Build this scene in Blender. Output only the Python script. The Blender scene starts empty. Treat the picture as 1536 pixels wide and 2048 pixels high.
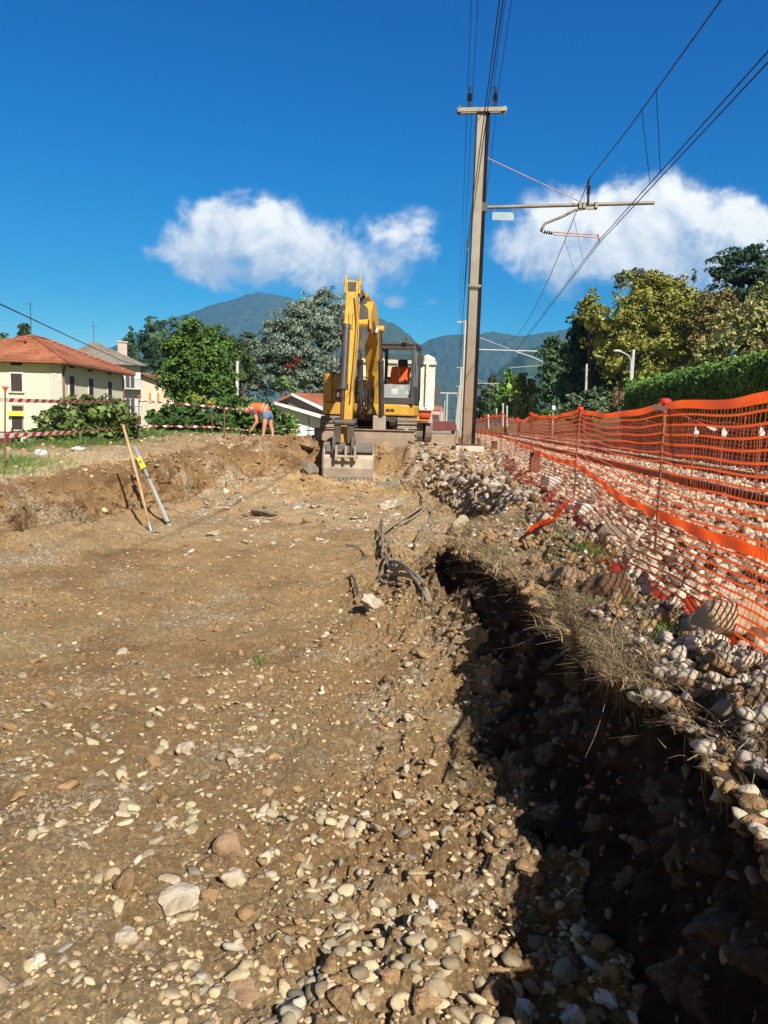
import bpy, math, random
import numpy as np
from mathutils import Vector, Matrix

scene = bpy.context.scene
C = scene.collection
R = math.radians
random.seed(7)
RS = np.random.RandomState(11)

# ------------------------------------------------------------------ camera (at the origin, +Y ahead, metres)
F = 1500.0
CAMROT = Matrix.Rotation(R(90 - 6.7), 3, 'X') @ Matrix.Rotation(R(1.6), 3, 'Z')
cam_d = bpy.data.cameras.new("camera")
cam = bpy.data.objects.new("camera", cam_d)
C.objects.link(cam)
cam.rotation_euler = CAMROT.to_euler()
cam_d.sensor_fit = 'VERTICAL'
cam_d.sensor_height = 36
cam_d.lens = 36 * F / 2048
cam_d.clip_start = 0.05
cam_d.clip_end = 30000
scene.camera = cam


def ray(px, py):
    d = CAMROT @ Vector(((px - 768) / F, -(py - 1024) / F, -1))
    return d


def P(px, py, y):
    """point seen at photo pixel (px,py) at forward distance y"""
    d = ray(px, py)
    return d * (y / d.y)


# ------------------------------------------------------------------ light
anti = ray(95, 2035).normalized()          # shadow of the camera falls here
SUN_EL = math.asin(-anti.z)
sun_h = Vector((-anti.x, -anti.y, -anti.z))
sd = bpy.data.lights.new("sun", 'SUN')
sun = bpy.data.objects.new("sun", sd)
C.objects.link(sun)
sun.rotation_euler = anti.to_track_quat('-Z', 'Y').to_euler()
sd.energy = 5.0
sd.angle = R(0.53)
sd.color = (1.0, 0.945, 0.86)

world = bpy.data.worlds.new("World")
scene.world = world
world.use_nodes = True
nt = world.node_tree
for n in list(nt.nodes):
    nt.nodes.remove(n)


class NG:
    """tiny node-graph helper"""
    def __init__(s, nt):
        s.nt = nt

    def n(s, typ, ins=None, **kw):
        o = s.nt.nodes.new(typ)
        for k, v in kw.items():
            setattr(o, k, v)
        if ins:
            for k, v in ins.items():
                sock = o.inputs[k]
                if isinstance(v, bpy.types.NodeSocket):
                    s.nt.links.new(v, sock)
                else:
                    sock.default_value = v
        return o

    def math(s, op, a, b=None, c=None, clamp=False):
        ins = {0: a}
        if b is not None:
            ins[1] = b
        if c is not None:
            ins[2] = c
        o = s.n('ShaderNodeMath', ins, operation=op)
        o.use_clamp = clamp
        return o.outputs[0]

    def vmath(s, op, a, b=None):
        ins = {0: a}
        if b is not None:
            ins[1] = b
        o = s.n('ShaderNodeVectorMath', ins, operation=op)
        return o.outputs['Value'] if op in ('DOT_PRODUCT', 'LENGTH') else o.outputs[0]

    def noise(s, vec, scale, detail=4, rough=0.5, dist=0.0, out=0):
        o = s.n('ShaderNodeTexNoise', {'Vector': vec, 'Scale': scale, 'Detail': detail,
                                       'Roughness': rough, 'Distortion': dist})
        return o.outputs[out]

    def mapr(s, v, a, b, c=0.0, d=1.0, smooth=False):
        o = s.n('ShaderNodeMapRange', {0: v, 1: a, 2: b, 3: c, 4: d})
        if smooth:
            o.interpolation_type = 'SMOOTHSTEP'
        return o.outputs[0]

    def mix(s, f, a, b, blend='MIX'):
        o = s.n('ShaderNodeMix', data_type='RGBA', blend_type=blend)
        for k, v in ((0, f), (6, a), (7, b)):
            if isinstance(v, bpy.types.NodeSocket):
                s.nt.links.new(v, o.inputs[k])
            else:
                if k and len(v) == 3:
                    v = tuple(v) + (1,)
                o.inputs[k].default_value = v
        return o.outputs[2]


g = NG(nt)
sky = g.n('ShaderNodeTexSky', sky_type='NISHITA')
sky.sun_disc = False
sky.sun_elevation = SUN_EL
sky.sun_rotation = math.atan2(sun_h.x, sun_h.y)
sky.air_density = 1.0
sky.dust_density = 0.3
sky.ozone_density = 3.0
sky.altitude = 300
ss_ = g.n('ShaderNodeSeparateColor', {0: sky.outputs[0]})
skyc = g.n('ShaderNodeCombineColor', {i: g.math('MULTIPLY', g.math('POWER', ss_.outputs[i], p_), m_)
                                     for i, p_, m_ in ((0, 3.26, 0.0138), (1, 1.73, 0.247), (2, 1.105, 0.84))}).outputs[0]
tc = g.n('ShaderNodeTexCoord').outputs['Generated']
sep = g.n('ShaderNodeSeparateXYZ', {0: tc})
# sky outside the view (sun side), retinted apart to neutralise and set the shade fill
back = g.mapr(sep.outputs[1], 0.35, -0.1, 0.0, 1.0, smooth=True)
skyc = g.mix(back, skyc, g.mix(1.0, sky.outputs[0], (0.80, 0.58, 0.42), 'MULTIPLY'))
yy = g.math('MAXIMUM', sep.outputs[1], 0.02)
u_ = g.math('DIVIDE', sep.outputs[0], yy)
v_ = g.math('DIVIDE', sep.outputs[2], yy)
uv = g.n('ShaderNodeCombineXYZ', {0: u_, 1: v_, 2: 0.0}).outputs[0]
wn = g.noise(uv, 9.0, 5, 0.55, out=1)
warp = g.vmath('MULTIPLY', g.vmath('SUBTRACT', wn, (0.5, 0.5, 0.5)), (0.075, 0.05, 0.0))
uvw = g.vmath('ADD', uv, warp)
# cloud masses: photo pixel, half size in pixels, weight
blobs = [(420, 425, 48, 34, .85), (455, 460, 85, 55, 1.0), (375, 495, 75, 32, .75), (520, 450, 75, 50, 1.0),
         (560, 490, 90, 50, .9), (640, 510, 80, 40, .8), (480, 530, 110, 38, .8), (600, 555, 110, 40, .7),
         (705, 520, 60, 34, .55), (780, 490, 80, 42, .72), (835, 460, 45, 35, .7), (800, 530, 75, 35, .55), (670, 575, 90, 28, .6),
         (795, 598, 34, 14, .5), (860, 602, 20, 10, .42),
         (1110, 450, 65, 50, .9), (1080, 500, 70, 42, .75), (1180, 430, 80, 55, .95), (1290, 415, 90, 55, 1.0), (1180, 500, 120, 55, .9),
         (1390, 430, 80, 50, .95), (1330, 500, 140, 65, 1.0), (1470, 465, 70, 55, .85), (1450, 540, 130, 55, .8),
         (1250, 560, 130, 45, .55), (1560, 500, 90, 60, .8)]


def field(vec, f_scale=1.0):
    tot = None
    for (bx, by, rx, ry, w) in blobs:
        c = P(bx, by, 1.0)
        d = g.vmath('MULTIPLY', g.vmath('SUBTRACT', vec, (c.x, c.z, 0)), (F / rx, F / ry, 0))
        q = g.vmath('DOT_PRODUCT', d, d)
        e = g.math('MULTIPLY', g.math('EXPONENT', g.math('MULTIPLY', q, -0.9)), w)
        tot = e if tot is None else g.math('MAXIMUM', g.math('MULTIPLY_ADD', tot, 1.0, g.math('MULTIPLY', e, 0.35)), e)
    return tot


fld = g.math('MULTIPLY', field(uvw), 0.93)
n1 = g.noise(uv, 10.0, 11, 0.60, 0.25)
n1b = g.noise(g.vmath('ADD', uv, (-0.012, -0.016, 0)), 10.0, 11, 0.60, 0.25)
dens = g.math('ADD', fld, g.math('MULTIPLY', g.math('MULTIPLY', g.math('SUBTRACT', n1, 0.5), 2.7), g.mapr(fld, 0.02, 0.25)))
alpha = g.mapr(dens, 0.12, 0.82, smooth=True)
relief = g.math('MULTIPLY', g.math('SUBTRACT', n1, n1b), 3.0)
lowsh = g.mapr(v_, P(768, 600, 1).z, P(768, 420, 1).z, -0.42, 0.26)
br = g.math('ADD', g.math('ADD', g.math('ADD', 0.62, lowsh), relief), g.math('MULTIPLY', g.math('SUBTRACT', fld, 0.8), 0.12))
br = g.math('MINIMUM', g.math('MAXIMUM', br, 0.25), 1.0)
ccol = g.mix(br, (4.0, 5.0, 6.6), (12.5, 12.1, 10.8))
ahead = g.mapr(sep.outputs[1], 0.05, 0.3)
alpha = g.math('MULTIPLY', g.math('MULTIPLY', alpha, ahead), g.mapr(n1, 0.2, 0.5, 0.75, 0.97))
fin = g.mix(alpha, skyc, ccol)
bg = g.n('ShaderNodeBackground', {'Color': fin, 'Strength': 0.085})
wo = g.n('ShaderNodeOutputWorld', {0: bg.outputs[0]})

scene.view_settings.view_transform = 'Standard'
scene.view_settings.look = 'None'
scene.view_settings.exposure = 0.58
scene.view_settings.gamma = 1
scene.cycles.volume_bounces = 0
scene.cycles.max_bounces = 5
scene.cycles.diffuse_bounces = 2
scene.cycles.transparent_max_bounces = 8


# ------------------------------------------------------------------ helpers
def tag(o, label=None, cat=None, group=None, kind=None):
    if label:
        o['label'] = label
    if cat:
        o['category'] = cat
    if group:
        o['group'] = group
    if kind:
        o['kind'] = kind
    return o


def thing(name, label, cat, loc=(0, 0, 0), rotz=0.0, group=None):
    o = bpy.data.objects.new(name, None)
    o.empty_display_size = 0.2
    C.objects.link(o)
    o.location = loc
    o.rotation_euler = (0, 0, rotz)
    return tag(o, label, cat, group)


def np_mesh(name, V, Fc, mat=None, smooth=False, parent=None, world=False, cols=None):
    """V (n,3); Fc (m,k) array, all faces same size, or list of arrays"""
    V = np.asarray(V, dtype=np.float32)
    if parent is not None and world:
        Mi = (Matrix.Translation(parent.location) @ parent.rotation_euler.to_matrix().to_4x4()).inverted()
        A = np.array(Mi.to_3x3(), dtype=np.float32)
        V = V @ A.T + np.array(Mi.translation, dtype=np.float32)
    me = bpy.data.meshes.new(name)
    Fl = Fc if isinstance(Fc, list) else [Fc]
    Fl = [np.asarray(f, dtype=np.int32) for f in Fl if len(f)]
    nl = sum(f.size for f in Fl)
    nf = sum(f.shape[0] for f in Fl)
    me.vertices.add(len(V))
    me.vertices.foreach_set('co', V.ravel())
    me.loops.add(nl)
    me.loops.foreach_set('vertex_index', np.concatenate([f.ravel() for f in Fl]))
    me.polygons.add(nf)
    tot = np.concatenate([np.full(f.shape[0], f.shape[1], dtype=np.int32) for f in Fl])
    st = np.concatenate([[0], np.cumsum(tot)[:-1]]).astype(np.int32)
    me.polygons.foreach_set('loop_start', st)
    me.polygons.foreach_set('loop_total', tot)
    if smooth:
        me.polygons.foreach_set('use_smooth', np.ones(nf, dtype=bool))
    me.update(calc_edges=True)
    if cols is not None:
        ca = me.color_attributes.new('col', 'FLOAT_COLOR', 'POINT')
        cc = np.ones((len(V), 4), dtype=np.float32)
        cc[:, :3] = cols
        ca.data.foreach_set('color', cc.ravel())
    if mat is not None:
        me.materials.append(mat)
    o = bpy.data.objects.new(name, me)
    C.objects.link(o)
    if parent is not None:
        o.parent = parent
    return o


class MB:
    """collects shapes; build() links them as one mesh object. T is applied to what is added."""
    def __init__(s, T=None):
        s.v = []
        s.f = []
        s.T = T or Matrix.Identity(4)

    def add(s, vs, fs):
        b = len(s.v)
        s.v += [s.T @ Vector(v) for v in vs]
        s.f += [tuple(i + b for i in f) for f in fs]
        return s

    def box(s, c, d, rot=None, taper=1.0):
        c = Vector(c)
        hx, hy, hz = d[0] / 2, d[1] / 2, d[2] / 2
        M = rot or Matrix.Identity(3)
        vs = []
        for z in (-1, 1):
            k = taper if z > 0 else 1
            for x, y in ((-1, -1), (1, -1), (1, 1), (-1, 1)):
                vs.append(c + M @ Vector((x * hx * k, y * hy * k, z * hz)))
        return s.add(vs, [(3, 2, 1, 0), (4, 5, 6, 7), (0, 1, 5, 4), (1, 2, 6, 5), (2, 3, 7, 6), (3, 0, 4, 7)])

    def bar(s, a, b, w, h=None, up=(0, 0, 1)):
        """box beam from a to b"""
        a, b = Vector(a), Vector(b)
        h = h or w
        d = (b - a)
        L = d.length
        d.normalize()
        up = Vector(up)
        if abs(d.dot(up)) > 0.98:
            up = Vector((0, 1, 0))
        x = d.cross(up).normalized()
        z = x.cross(d)
        M = Matrix((x, d, z)).transposed()
        return s.box((a + b) / 2, (w, L, h), M)

    def cyl(s, a, b, r0, r1=None, n=12, caps=True):
        return s.tube([a, b], [r0, r0 if r1 is None else r1], n, caps)

    def tube(s, pts, r, n=8, caps=True):
        pts = [Vector(p) for p in pts]
        if not isinstance(r, (list, tuple)):
            r = [r] * len(pts)
        t0 = (pts[1] - pts[0]).normalized()
        ref = Vector((0, 0, 1)) if abs(t0.z) < 0.9 else Vector((1, 0, 0))
        x = t0.cross(ref).normalized()
        vs = []
        for i, p in enumerate(pts):
            a = pts[max(i - 1, 0)]
            b = pts[min(i + 1, len(pts) - 1)]
            t = (b - a)
            if t.length < 1e-9:
                t = t0
            t.normalize()
            x = (x - t * x.dot(t)).normalized()
            y = t.cross(x)
            for k in range(n):
                an = 2 * math.pi * k / n
                vs.append(p + (x * math.cos(an) + y * math.sin(an)) * r[i])
        fs = []
        for i in range(len(pts) - 1):
            for k in range(n):
                fs.append((i * n + k, i * n + (k + 1) % n, (i + 1) * n + (k + 1) % n, (i + 1) * n + k))
        if caps:
            fs.append(tuple(range(n - 1, -1, -1)))
            m = (len(pts) - 1) * n
            fs.append(tuple(m + k for k in range(n)))
        return s.add(vs, fs)

    def prism(s, poly, x0, x1, plane='YZ'):
        """polygon extruded; plane YZ -> extruded along X from x0 to x1"""
        n = len(poly)
        mk = {'YZ': lambda a, b, t: (t, a, b), 'XZ': lambda a, b, t: (a, t, b), 'XY': lambda a, b, t: (a, b, t)}[plane]
        vs = [mk(a, b, x0) for a, b in poly] + [mk(a, b, x1) for a, b in poly]
        fs = [tuple(range(n)), tuple(range(2 * n - 1, n - 1, -1))]
        fs += [(i, (i + 1) % n, n + (i + 1) % n, n + i) for i in range(n)]
        return s.add(vs, fs)

    def sphere(s, c, r, n=12, m=8):
        c = Vector(c)
        if not hasattr(r, '__len__'):
            r = (r, r, r)
        vs = [c + Vector((0, 0, r[2]))]
        for j in range(1, m):
            a = math.pi * j / m
            for i in range(n):
                b = 2 * math.pi * i / n
                vs.append(c + Vector((r[0] * math.sin(a) * math.cos(b), r[1] * math.sin(a) * math.sin(b), r[2] * math.cos(a))))
        vs.append(c - Vector((0, 0, r[2])))
        fs = [(0, 1 + i, 1 + (i + 1) % n) for i in range(n)]
        for j in range(m - 2):
            for i in range(n):
                a = 1 + j * n
                fs.append((a + i, a + n + i, a + n + (i + 1) % n, a + (i + 1) % n))
        l = len(vs) - 1
        a = 1 + (m - 2) * n
        fs += [(a + i, l, a + (i + 1) % n) for i in range(n)]
        return s.add(vs, fs)

    def quad(s, a, b, c, d):
        return s.add([a, b, c, d], [(0, 1, 2, 3)])

    def build(s, name, mat=None, parent=None, bevel=0.0, smooth=False, world=False, seg=2):
        me = bpy.data.meshes.new(name)
        V = s.v
        if parent is not None and world:
            Mi = (Matrix.Translation(parent.location) @ parent.rotation_euler.to_matrix().to_4x4()).inverted()
            V = [Mi @ v for v in V]
        me.from_pydata([tuple(v) for v in V], [], s.f)
        me.update()
        import bmesh
        bm = bmesh.new()
        bm.from_mesh(me)
        bmesh.ops.recalc_face_normals(bm, faces=bm.faces)
        bm.to_mesh(me)
        bm.free()
        if mat:
            me.materials.append(mat)
        if smooth:
            for p in me.polygons:
                p.use_smooth = True
        o = bpy.data.objects.new(name, me)
        C.objects.link(o)
        if parent is not None:
            o.parent = parent
        if bevel:
            m = o.modifiers.new('bevel', 'BEVEL')
            m.width = bevel
            m.segments = seg
            m.limit_method = 'ANGLE'
        return o


def T_(loc, rz=0.0, rx=0.0, ry=0.0):
    return Matrix.Translation(loc) @ Matrix.Rotation(rz, 4, 'Z') @ Matrix.Rotation(ry, 4, 'Y') @ Matrix.Rotation(rx, 4, 'X')


def copy_tree(o, parent=None):
    c = o.copy()
    C.objects.link(c)
    c.parent = parent
    for ch in [x for x in o.children]:
        copy_tree(ch, c)
    return c


# materials
def M(name, c1, c2=None, rough=0.75, metal=0.0, scale=6.0, var=0.5, bump=0.0, bscale=None, detail=5,
      island=0.0, spec=0.5, thr=None, coord='Object'):
    m = bpy.data.materials.new(name)
    m.use_nodes = True
    t = m.node_tree
    t.nodes.clear()
    h = NG(t)
    co = h.n('ShaderNodeTexCoord').outputs[coord]
    if c2 is None:
        c2 = tuple(x * 0.72 for x in c1)
    n = h.noise(co, scale, detail, 0.6)
    a, b = thr or (0.5 - 0.5 * (1 - var) - 0.02, 0.5 + 0.5 * (1 - var) + 0.02)
    f = h.mapr(n, 0.32 if thr is None else a, 0.68 if thr is None else b)
    col = h.mix(f, c1, c2)
    if island:
        ri = h.n('ShaderNodeNewGeometry').outputs['Random Per Island']
        hs = h.n('ShaderNodeHueSaturation', {'Hue': h.mapr(ri, 0, 1, 0.5 - 0.010 * island, 0.5 + 0.008 * island),
                                             'Value': h.mapr(h.n('ShaderNodeTexWhiteNoise', {1: ri}, noise_dimensions='1D').outputs[0], 0, 1, 1 - 0.45 * island, 1 + 0.4 * island),
                                             'Saturation': 1.0, 'Fac': 1.0, 'Color': col})
        col = hs.outputs[0]
    p = h.n('ShaderNodeBsdfPrincipled', {'Base Color': col, 'Roughness': rough, 'Metallic': metal, 'Specular IOR Level': spec})
    if bump:
        bn = h.noise(co, bscale or scale * 6, 5, 0.6)
        bp = h.n('ShaderNodeBump', {'Strength': bump, 'Distance': 0.02, 'Height': bn})
        t.links.new(bp.outputs[0], p.inputs['Normal'])
    h.n('ShaderNodeOutputMaterial', {0: p.outputs[0]})
    return m


# numpy noise
def _h(ix, iy, seed):
    n = (ix.astype(np.int64) * 374761393 + iy.astype(np.int64) * 668265263 + seed * 974634777) & 0xffffffff
    n = ((n ^ (n >> 13)) * 1274126177) & 0xffffffff
    n = n ^ (n >> 16)
    return n


def gn(x, y, seed=0):
    ix = np.floor(x)
    iy = np.floor(y)
    fx = x - ix
    fy = y - iy
    ux = fx * fx * fx * (fx * (fx * 6 - 15) + 10)
    uy = fy * fy * fy * (fy * (fy * 6 - 15) + 10)

    def gr(jx, jy):
        a = _h(ix + jx, iy + jy, seed).astype(np.float64) * (2 * np.pi / 4294967296.0)
        return np.cos(a) * (fx - jx) + np.sin(a) * (fy - jy)
    a = gr(0, 0)
    b = gr(1, 0)
    c = gr(0, 1)
    d = gr(1, 1)
    return (a + (b - a) * ux) * (1 - uy) + (c + (d - c) * ux) * uy


def fbm(x, y, octv=4, seed=0, gain=0.5, ridged=False):
    t = 0
    a = 1.0
    for i in range(octv):
        n = gn(x, y, seed + i * 17)
        if ridged:
            n = 0.5 - np.abs(n) * 1.4
        t = t + a * n
        a *= gain
        x = x * 2.03 + 11.7
        y = y * 2.03 - 5.3
    return t


def worley(x, y, seed=0):
    """(distance to nearest cell point, random value of that cell)"""
    ix = np.floor(x)
    iy = np.floor(y)
    best = np.full(x.shape, 9.0)
    rnd = np.zeros(x.shape)
    for dx in (-1, 0, 1):
        for dy in (-1, 0, 1):
            h = _h(ix + dx, iy + dy, seed)
            px = ix + dx + 0.15 + 0.7 * ((h & 0xffff) / 65535.0)
            py = iy + dy + 0.15 + 0.7 * (((h >> 16) & 0xffff) / 65535.0)
            d = np.sqrt((x - px) ** 2 + (y - py) ** 2)
            m = d < best
            best = np.where(m, d, best)
            rnd = np.where(m, ((h * 7919) & 0xffff) / 65535.0, rnd)
    return best, rnd


def sstep(a, b, x):
    t = np.clip((x - a) / (b - a), 0, 1)
    return t * t * (3 - 2 * t)


# ------------------------------------------------------------------ terrain shape
TRK = 0.091      # the railway runs this many metres to the right per metre ahead
toe = [(-7.5, -3), (-6.8, 4), (-5.5, 8.3), (-4.85, 9.6), (-4.35, 11.1), (-3.75, 12.3), (-3.3, 14.2), (-2.5, 16), (-1.5, 17.2),
       (0.1, 17.3), (0.75, 16.2), (1.25, 13), (1.3, 10.4), (1.1, 8.8), (0.5, 7.4), (0.45, 6), (0.72, 5), (0.86, 4), (0.9, 3), (0.93, 2), (0.82, 0), (0.82, -3)]
rim = [(-9, -3), (-8.2, 4), (-6.35, 8.7), (-5.6, 10.4), (-4.85, 12.3), (-4.3, 13.8), (-3.9, 15.6), (-3.0, 17.8), (-1.6, 18.7),
       (0.2, 18.7), (0.95, 18), (1.1, 17), (1.55, 15.6), (1.8, 13), (1.85, 10.6), (1.72, 8.8), (1.38, 7.6), (0.9, 7.1), (0.72, 6.2),
       (0.93, 5.2), (1.06, 4.1), (1.06, 2.95), (1.2, 2.4), (1.08, 1.75), (0.97, 0), (0.97, -3)]


def poly_d(poly, x, y):
    """distance to polygon outline and inside test"""
    d2 = np.full(x.shape, 1e9)
    ins = np.zeros(x.shape, dtype=bool)
    n = len(poly)
    for i in range(n):
        ax, ay = poly[i]
        bx, by = poly[(i + 1) % n]
        ex, ey = bx - ax, by - ay
        t = np.clip(((x - ax) * ex + (y - ay) * ey) / (ex * ex + ey * ey), 0, 1)
        d2 = np.minimum(d2, (x - ax - t * ex) ** 2 + (y - ay - t * ey) ** 2)
        c = ((ay > y) != (by > y))
        if abs(ey) > 1e-9:
            ins ^= c & (x < ex * (y - ay) / ey + ax)
    return np.sqrt(d2), ins


def top_z(x, y):
    u = x - TRK * y
    gR = np.interp(y, [-5, 6, 10, 14, 19, 30], [-.96, -.95, -.92, -.84, -.66, -.66])
    bal = np.interp(u, [1.15, 1.45, 2.5, 5.3, 6.2, 7.0, 9.0, 30, 80], [0, 0.02, 0.24, 0.24, 0.02, 0.1, 0.2, 2.0, 9.0])
    base = np.where(u > 1.15, np.minimum(gR + bal, np.where(u < 6.0, -.745, 99)), gR)
    gL = np.interp(y, [0, 8, 10, 13, 16, 20, 26, 40], [-1.3, -1.12, -1.02, -.80, -.62, -.45, -.5, -.65])
    dr = sstep(0, 1, (-x - 6.6 - np.maximum(0, 16.5 - y) * 1.0) / 7.0) * sstep(6, 12, y)
    gL = gL - 1.9 * dr
    gL = gL - 1.6 * sstep(24, 34, y) * sstep(1.5, 5.0, -x)
    w = sstep(-1.5, 1.2, x)
    return gL * (1 - w) + base * w


def wall_t(x, y):
    wk = np.where(x > -.3, .35, 1.0)
    wx = x + wk * 0.22 * fbm(x * 1.3, y * 1.3, 3, 5) + wk * 0.05 * fbm(x * 7, y * 7, 2, 6)
    wy = y + wk * 0.30 * fbm(x * 1.1 + 9, y * 1.1, 3, 7)
    dt, it = poly_d(toe, wx, wy)
    dr_, ir = poly_d(rim, wx, wy)
    t = np.where(it, 0.0, np.where(ir, dt / (dt + dr_ + 1e-6), 1.0))
    return t, dt, dr_, it, ir


def height(x, y, fine=True):
    x = np.asarray(x, dtype=np.float64)
    y = np.asarray(y, dtype=np.float64)
    t, dt, drm, it, ir = wall_t(x, y)
    fz = np.interp(y, [0, 11, 13, 16.5, 18], [-1.75, -1.74, -1.66, -1.38, -1.3])
    # soil lying against the foot of the right-hand cut
    rw = sstep(-0.9, 0.1, x)
    ramp = 0.32 * np.exp(-np.clip(dt, 0, 9) / 0.36) * sstep(3.6, 5.4, y) * (1 - sstep(9, 11, y)) * rw * it
    ramp = ramp + 0.12 * np.exp(-np.clip(dt, 0, 9) / 0.2) * it * rw
    ramp = ramp + 0.22 * np.exp(-np.clip(dt, 0, 9) / 0.5) * it * (1 - rw)
    fz = fz + ramp
    tz = top_z(x, y) - 0.12 * np.exp(-((x + .3) / 1.6) ** 2 - ((y - 18.6) / 1.6) ** 2) - .08 * np.exp(-((x + 3.4) / .8) ** 2 - ((y - 19.6) / 2.0) ** 2)
    left = x < -0.8
    prof = np.where(left, 0.78 * sstep(0.05, 0.55, t) + 0.22 * t, sstep(0, 1, t) * 0.5 + 0.5 * t)
    z = fz + (tz - fz) * prof
    near = np.clip(1 - y / 70.0, 0, 1)
    # spoil heaps round the digger
    for (cx, cy, rx, ry, hh) in ((-2.3, 18.2, .7, .6, .14), (0.25, 17.8, .7, .5, .22), (1.0, 18.1, .5, .6, .2), (-1.9, 17.4, .7, .5, .12), (-0.9, 18.1, 1.2, .4, .06),
                                 (1.25, 9.3, .3, .6, .1), (0.15, 6.6, .45, .7, .16), (-0.25, 7.6, .3, .25, .12)):
        z = z + hh * np.exp(-((x - cx) / rx) ** 2 - ((y - cy) / ry) ** 2)
    if fine:
        u = x - TRK * y
        bal = sstep(1.0, 1.5, u) * (1 - sstep(7.0, 8.0, u))
        wall = 4 * t * (1 - t)
        rough = 0.040 + 0.085 * wall + 0.03 * (t >= 1) * (1 - bal) * np.exp(-drm / 1.2)
        far = sstep(12, 17, y) * (1 - sstep(20, 26, y)) * (x < 2)
        rough = rough + 0.06 * far
        rgt = 1.7 * np.exp(-((x - 0.45) / 0.62) ** 2) * it * (1 - sstep(10, 13, y))
        rough = (rough + 0.035 * rgt) * near
        z = z + rough * fbm(x * 2.6, y * 2.6, 5, 21, 0.55) * 1.6
        z = z + rough * 0.75 * (fbm(x * 9, y * 9, 3, 61, 0.55, ridged=True))
        z = z + 0.015 * near * (1 - bal) * fbm(x * 22, y * 22, 3, 88, .6) * sstep(-.3, .3, fbm(x * .9, y * .9, 2, 90))
        # clods
        w1, r1 = worley(x * 9, y * 9, 3)
        cl = np.clip(0.42 - w1, 0, 1) * np.clip(r1 - 0.45, 0, 1)
        z = z + cl * (0.10 * wall + 0.10 * rgt + 0.06 * far + 0.02) * near
        w2, r2 = worley(x * 24 + 3, y * 24, 9)
        z = z + np.clip(0.45 - w2, 0, 1) * r2 * (0.022 + 0.04 * wall + 0.03 * rgt) * near * (1 - bal)
        z = z + 0.03 * fbm(x * 0.6, y * 0.6, 3, 31) * near
        z = z + bal * np.clip(0.5 - worley(x * 14, y * 14, 13)[0], 0, 1) * 0.05 * near
    return z


def hz(x, y, fine=False):
    return float(height(np.array([x]), np.array([y]), fine)[0])


def G(x, y, up=0.0):
    return Vector((x, y, hz(x, y, True) + up))

# ------------------------------------------------------------------ ground sheet
def soil_material():
    m = bpy.data.materials.new('earth')
    m.use_nodes = True
    t = m.node_tree
    t.nodes.clear()
    h = NG(t)
    co = h.n('ShaderNodeTexCoord').outputs['Object']
    at = h.n('ShaderNodeVertexColor', layer_name='col').outputs[0]
    vo = h.n('ShaderNodeTexVoronoi', {'Vector': co, 'Scale': 55.0})
    vo2 = h.n('ShaderNodeTexVoronoi', {'Vector': h.vmath('ADD', co, h.noise(co, 20, 2, out=1)), 'Scale': 120.0})
    n1 = h.noise(co, 2.2, 6, 0.65)
    n2 = h.noise(co, 17.0, 5, 0.7)
    n3 = h.noise(co, 90.0, 3, 0.7)
    # light grit and chips, in patches
    rnd = h.n('ShaderNodeSeparateColor', {0: vo.outputs['Color']})
    grit = h.math('MULTIPLY', h.mapr(rnd.outputs[0], 0.66, 0.76), h.mapr(vo.outputs['Distance'], 0.42, 0.30))
    grit = h.math('MULTIPLY', grit, h.mapr(n1, 0.42, 0.58, 0.15, 1.0))
    lum = h.mapr(h.n('ShaderNodeSeparateColor', {0: at}).outputs[0], 0.09, 0.25, 0.12, 1.0)
    n4 = h.noise(co, 38.0, 6, 0.75)
    n5 = h.noise(h.vmath('ADD', co, (3.3, 1.7, 0)), 38.0, 5, 0.75)
    n6 = h.noise(h.vmath('ADD', co, (9.3, 4.7, 2)), 1.5, 7, 0.72)
    n7 = h.noise(h.vmath('ADD', co, (1.3, 8.7, 5)), 0.9, 6, 0.7)
    c = h.mix(h.mapr(n1, 0.35, 0.65, 0, 0.5), at, h.mix(1.0, at, (0.84, 0.80, 0.77), 'MULTIPLY'))
    c = h.mix(h.mapr(n2, 0.50, 0.60, 0, 0.45), c, h.mix(1.0, c, (1.3, 1.29, 1.26), 'MULTIPLY'))
    c = h.mix(h.mapr(n4, 0.54, 0.62, 0, 0.5), c, h.mix(1.0, c, (0.60, 0.56, 0.53), 'MULTIPLY'))
    # fine grey grit in patches
    gp = h.math('MULTIPLY', h.mapr(n7, 0.52, 0.62), lum)
    c = h.mix(h.math('MULTIPLY', gp, 0.25), c, (0.37, 0.305, 0.205))
    c = h.mix(h.math('MULTIPLY', h.math('MULTIPLY', gp, h.mapr(n5, 0.50, 0.56)), 0.8), c, (0.60, 0.52, 0.38))
    # dry pale crust broken into flecks
    crust = h.math('MULTIPLY', h.math('MULTIPLY', h.mapr(n5, 0.49, 0.55), h.mapr(n6, 0.38, 0.54, 0.35, 1.0)), lum)
    c = h.mix(h.math('MULTIPLY', crust, 0.95), c, h.mix(1.0, c, (1.58, 1.62, 1.68), 'MULTIPLY'))
    grit = h.math('MULTIPLY', grit, lum)
    c = h.mix(h.math('MULTIPLY', grit, 0.6), c, h.mix(rnd.outputs[1], (0.42, 0.33, 0.21), (0.62, 0.52, 0.37)))
    p = h.n('ShaderNodeBsdfPrincipled', {'Base Color': c, 'Roughness': 0.95, 'Specular IOR Level': 0.12})
    hgt = h.math('ADD', h.math('ADD', h.math('MULTIPLY', n2, 1.0), h.math('MULTIPLY', n4, 0.5)), h.math('MULTIPLY', grit, 0.35))
    hgt = h.math('ADD', hgt, h.math('MULTIPLY', vo2.outputs['Distance'], -0.25))
    b = h.n('ShaderNodeBump', {'Strength': 1.0, 'Distance': 0.035, 'Height': hgt})
    t.links.new(b.outputs[0], p.inputs['Normal'])
    h.n('ShaderNodeOutputMaterial', {0: p.outputs[0]})
    return m


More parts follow.
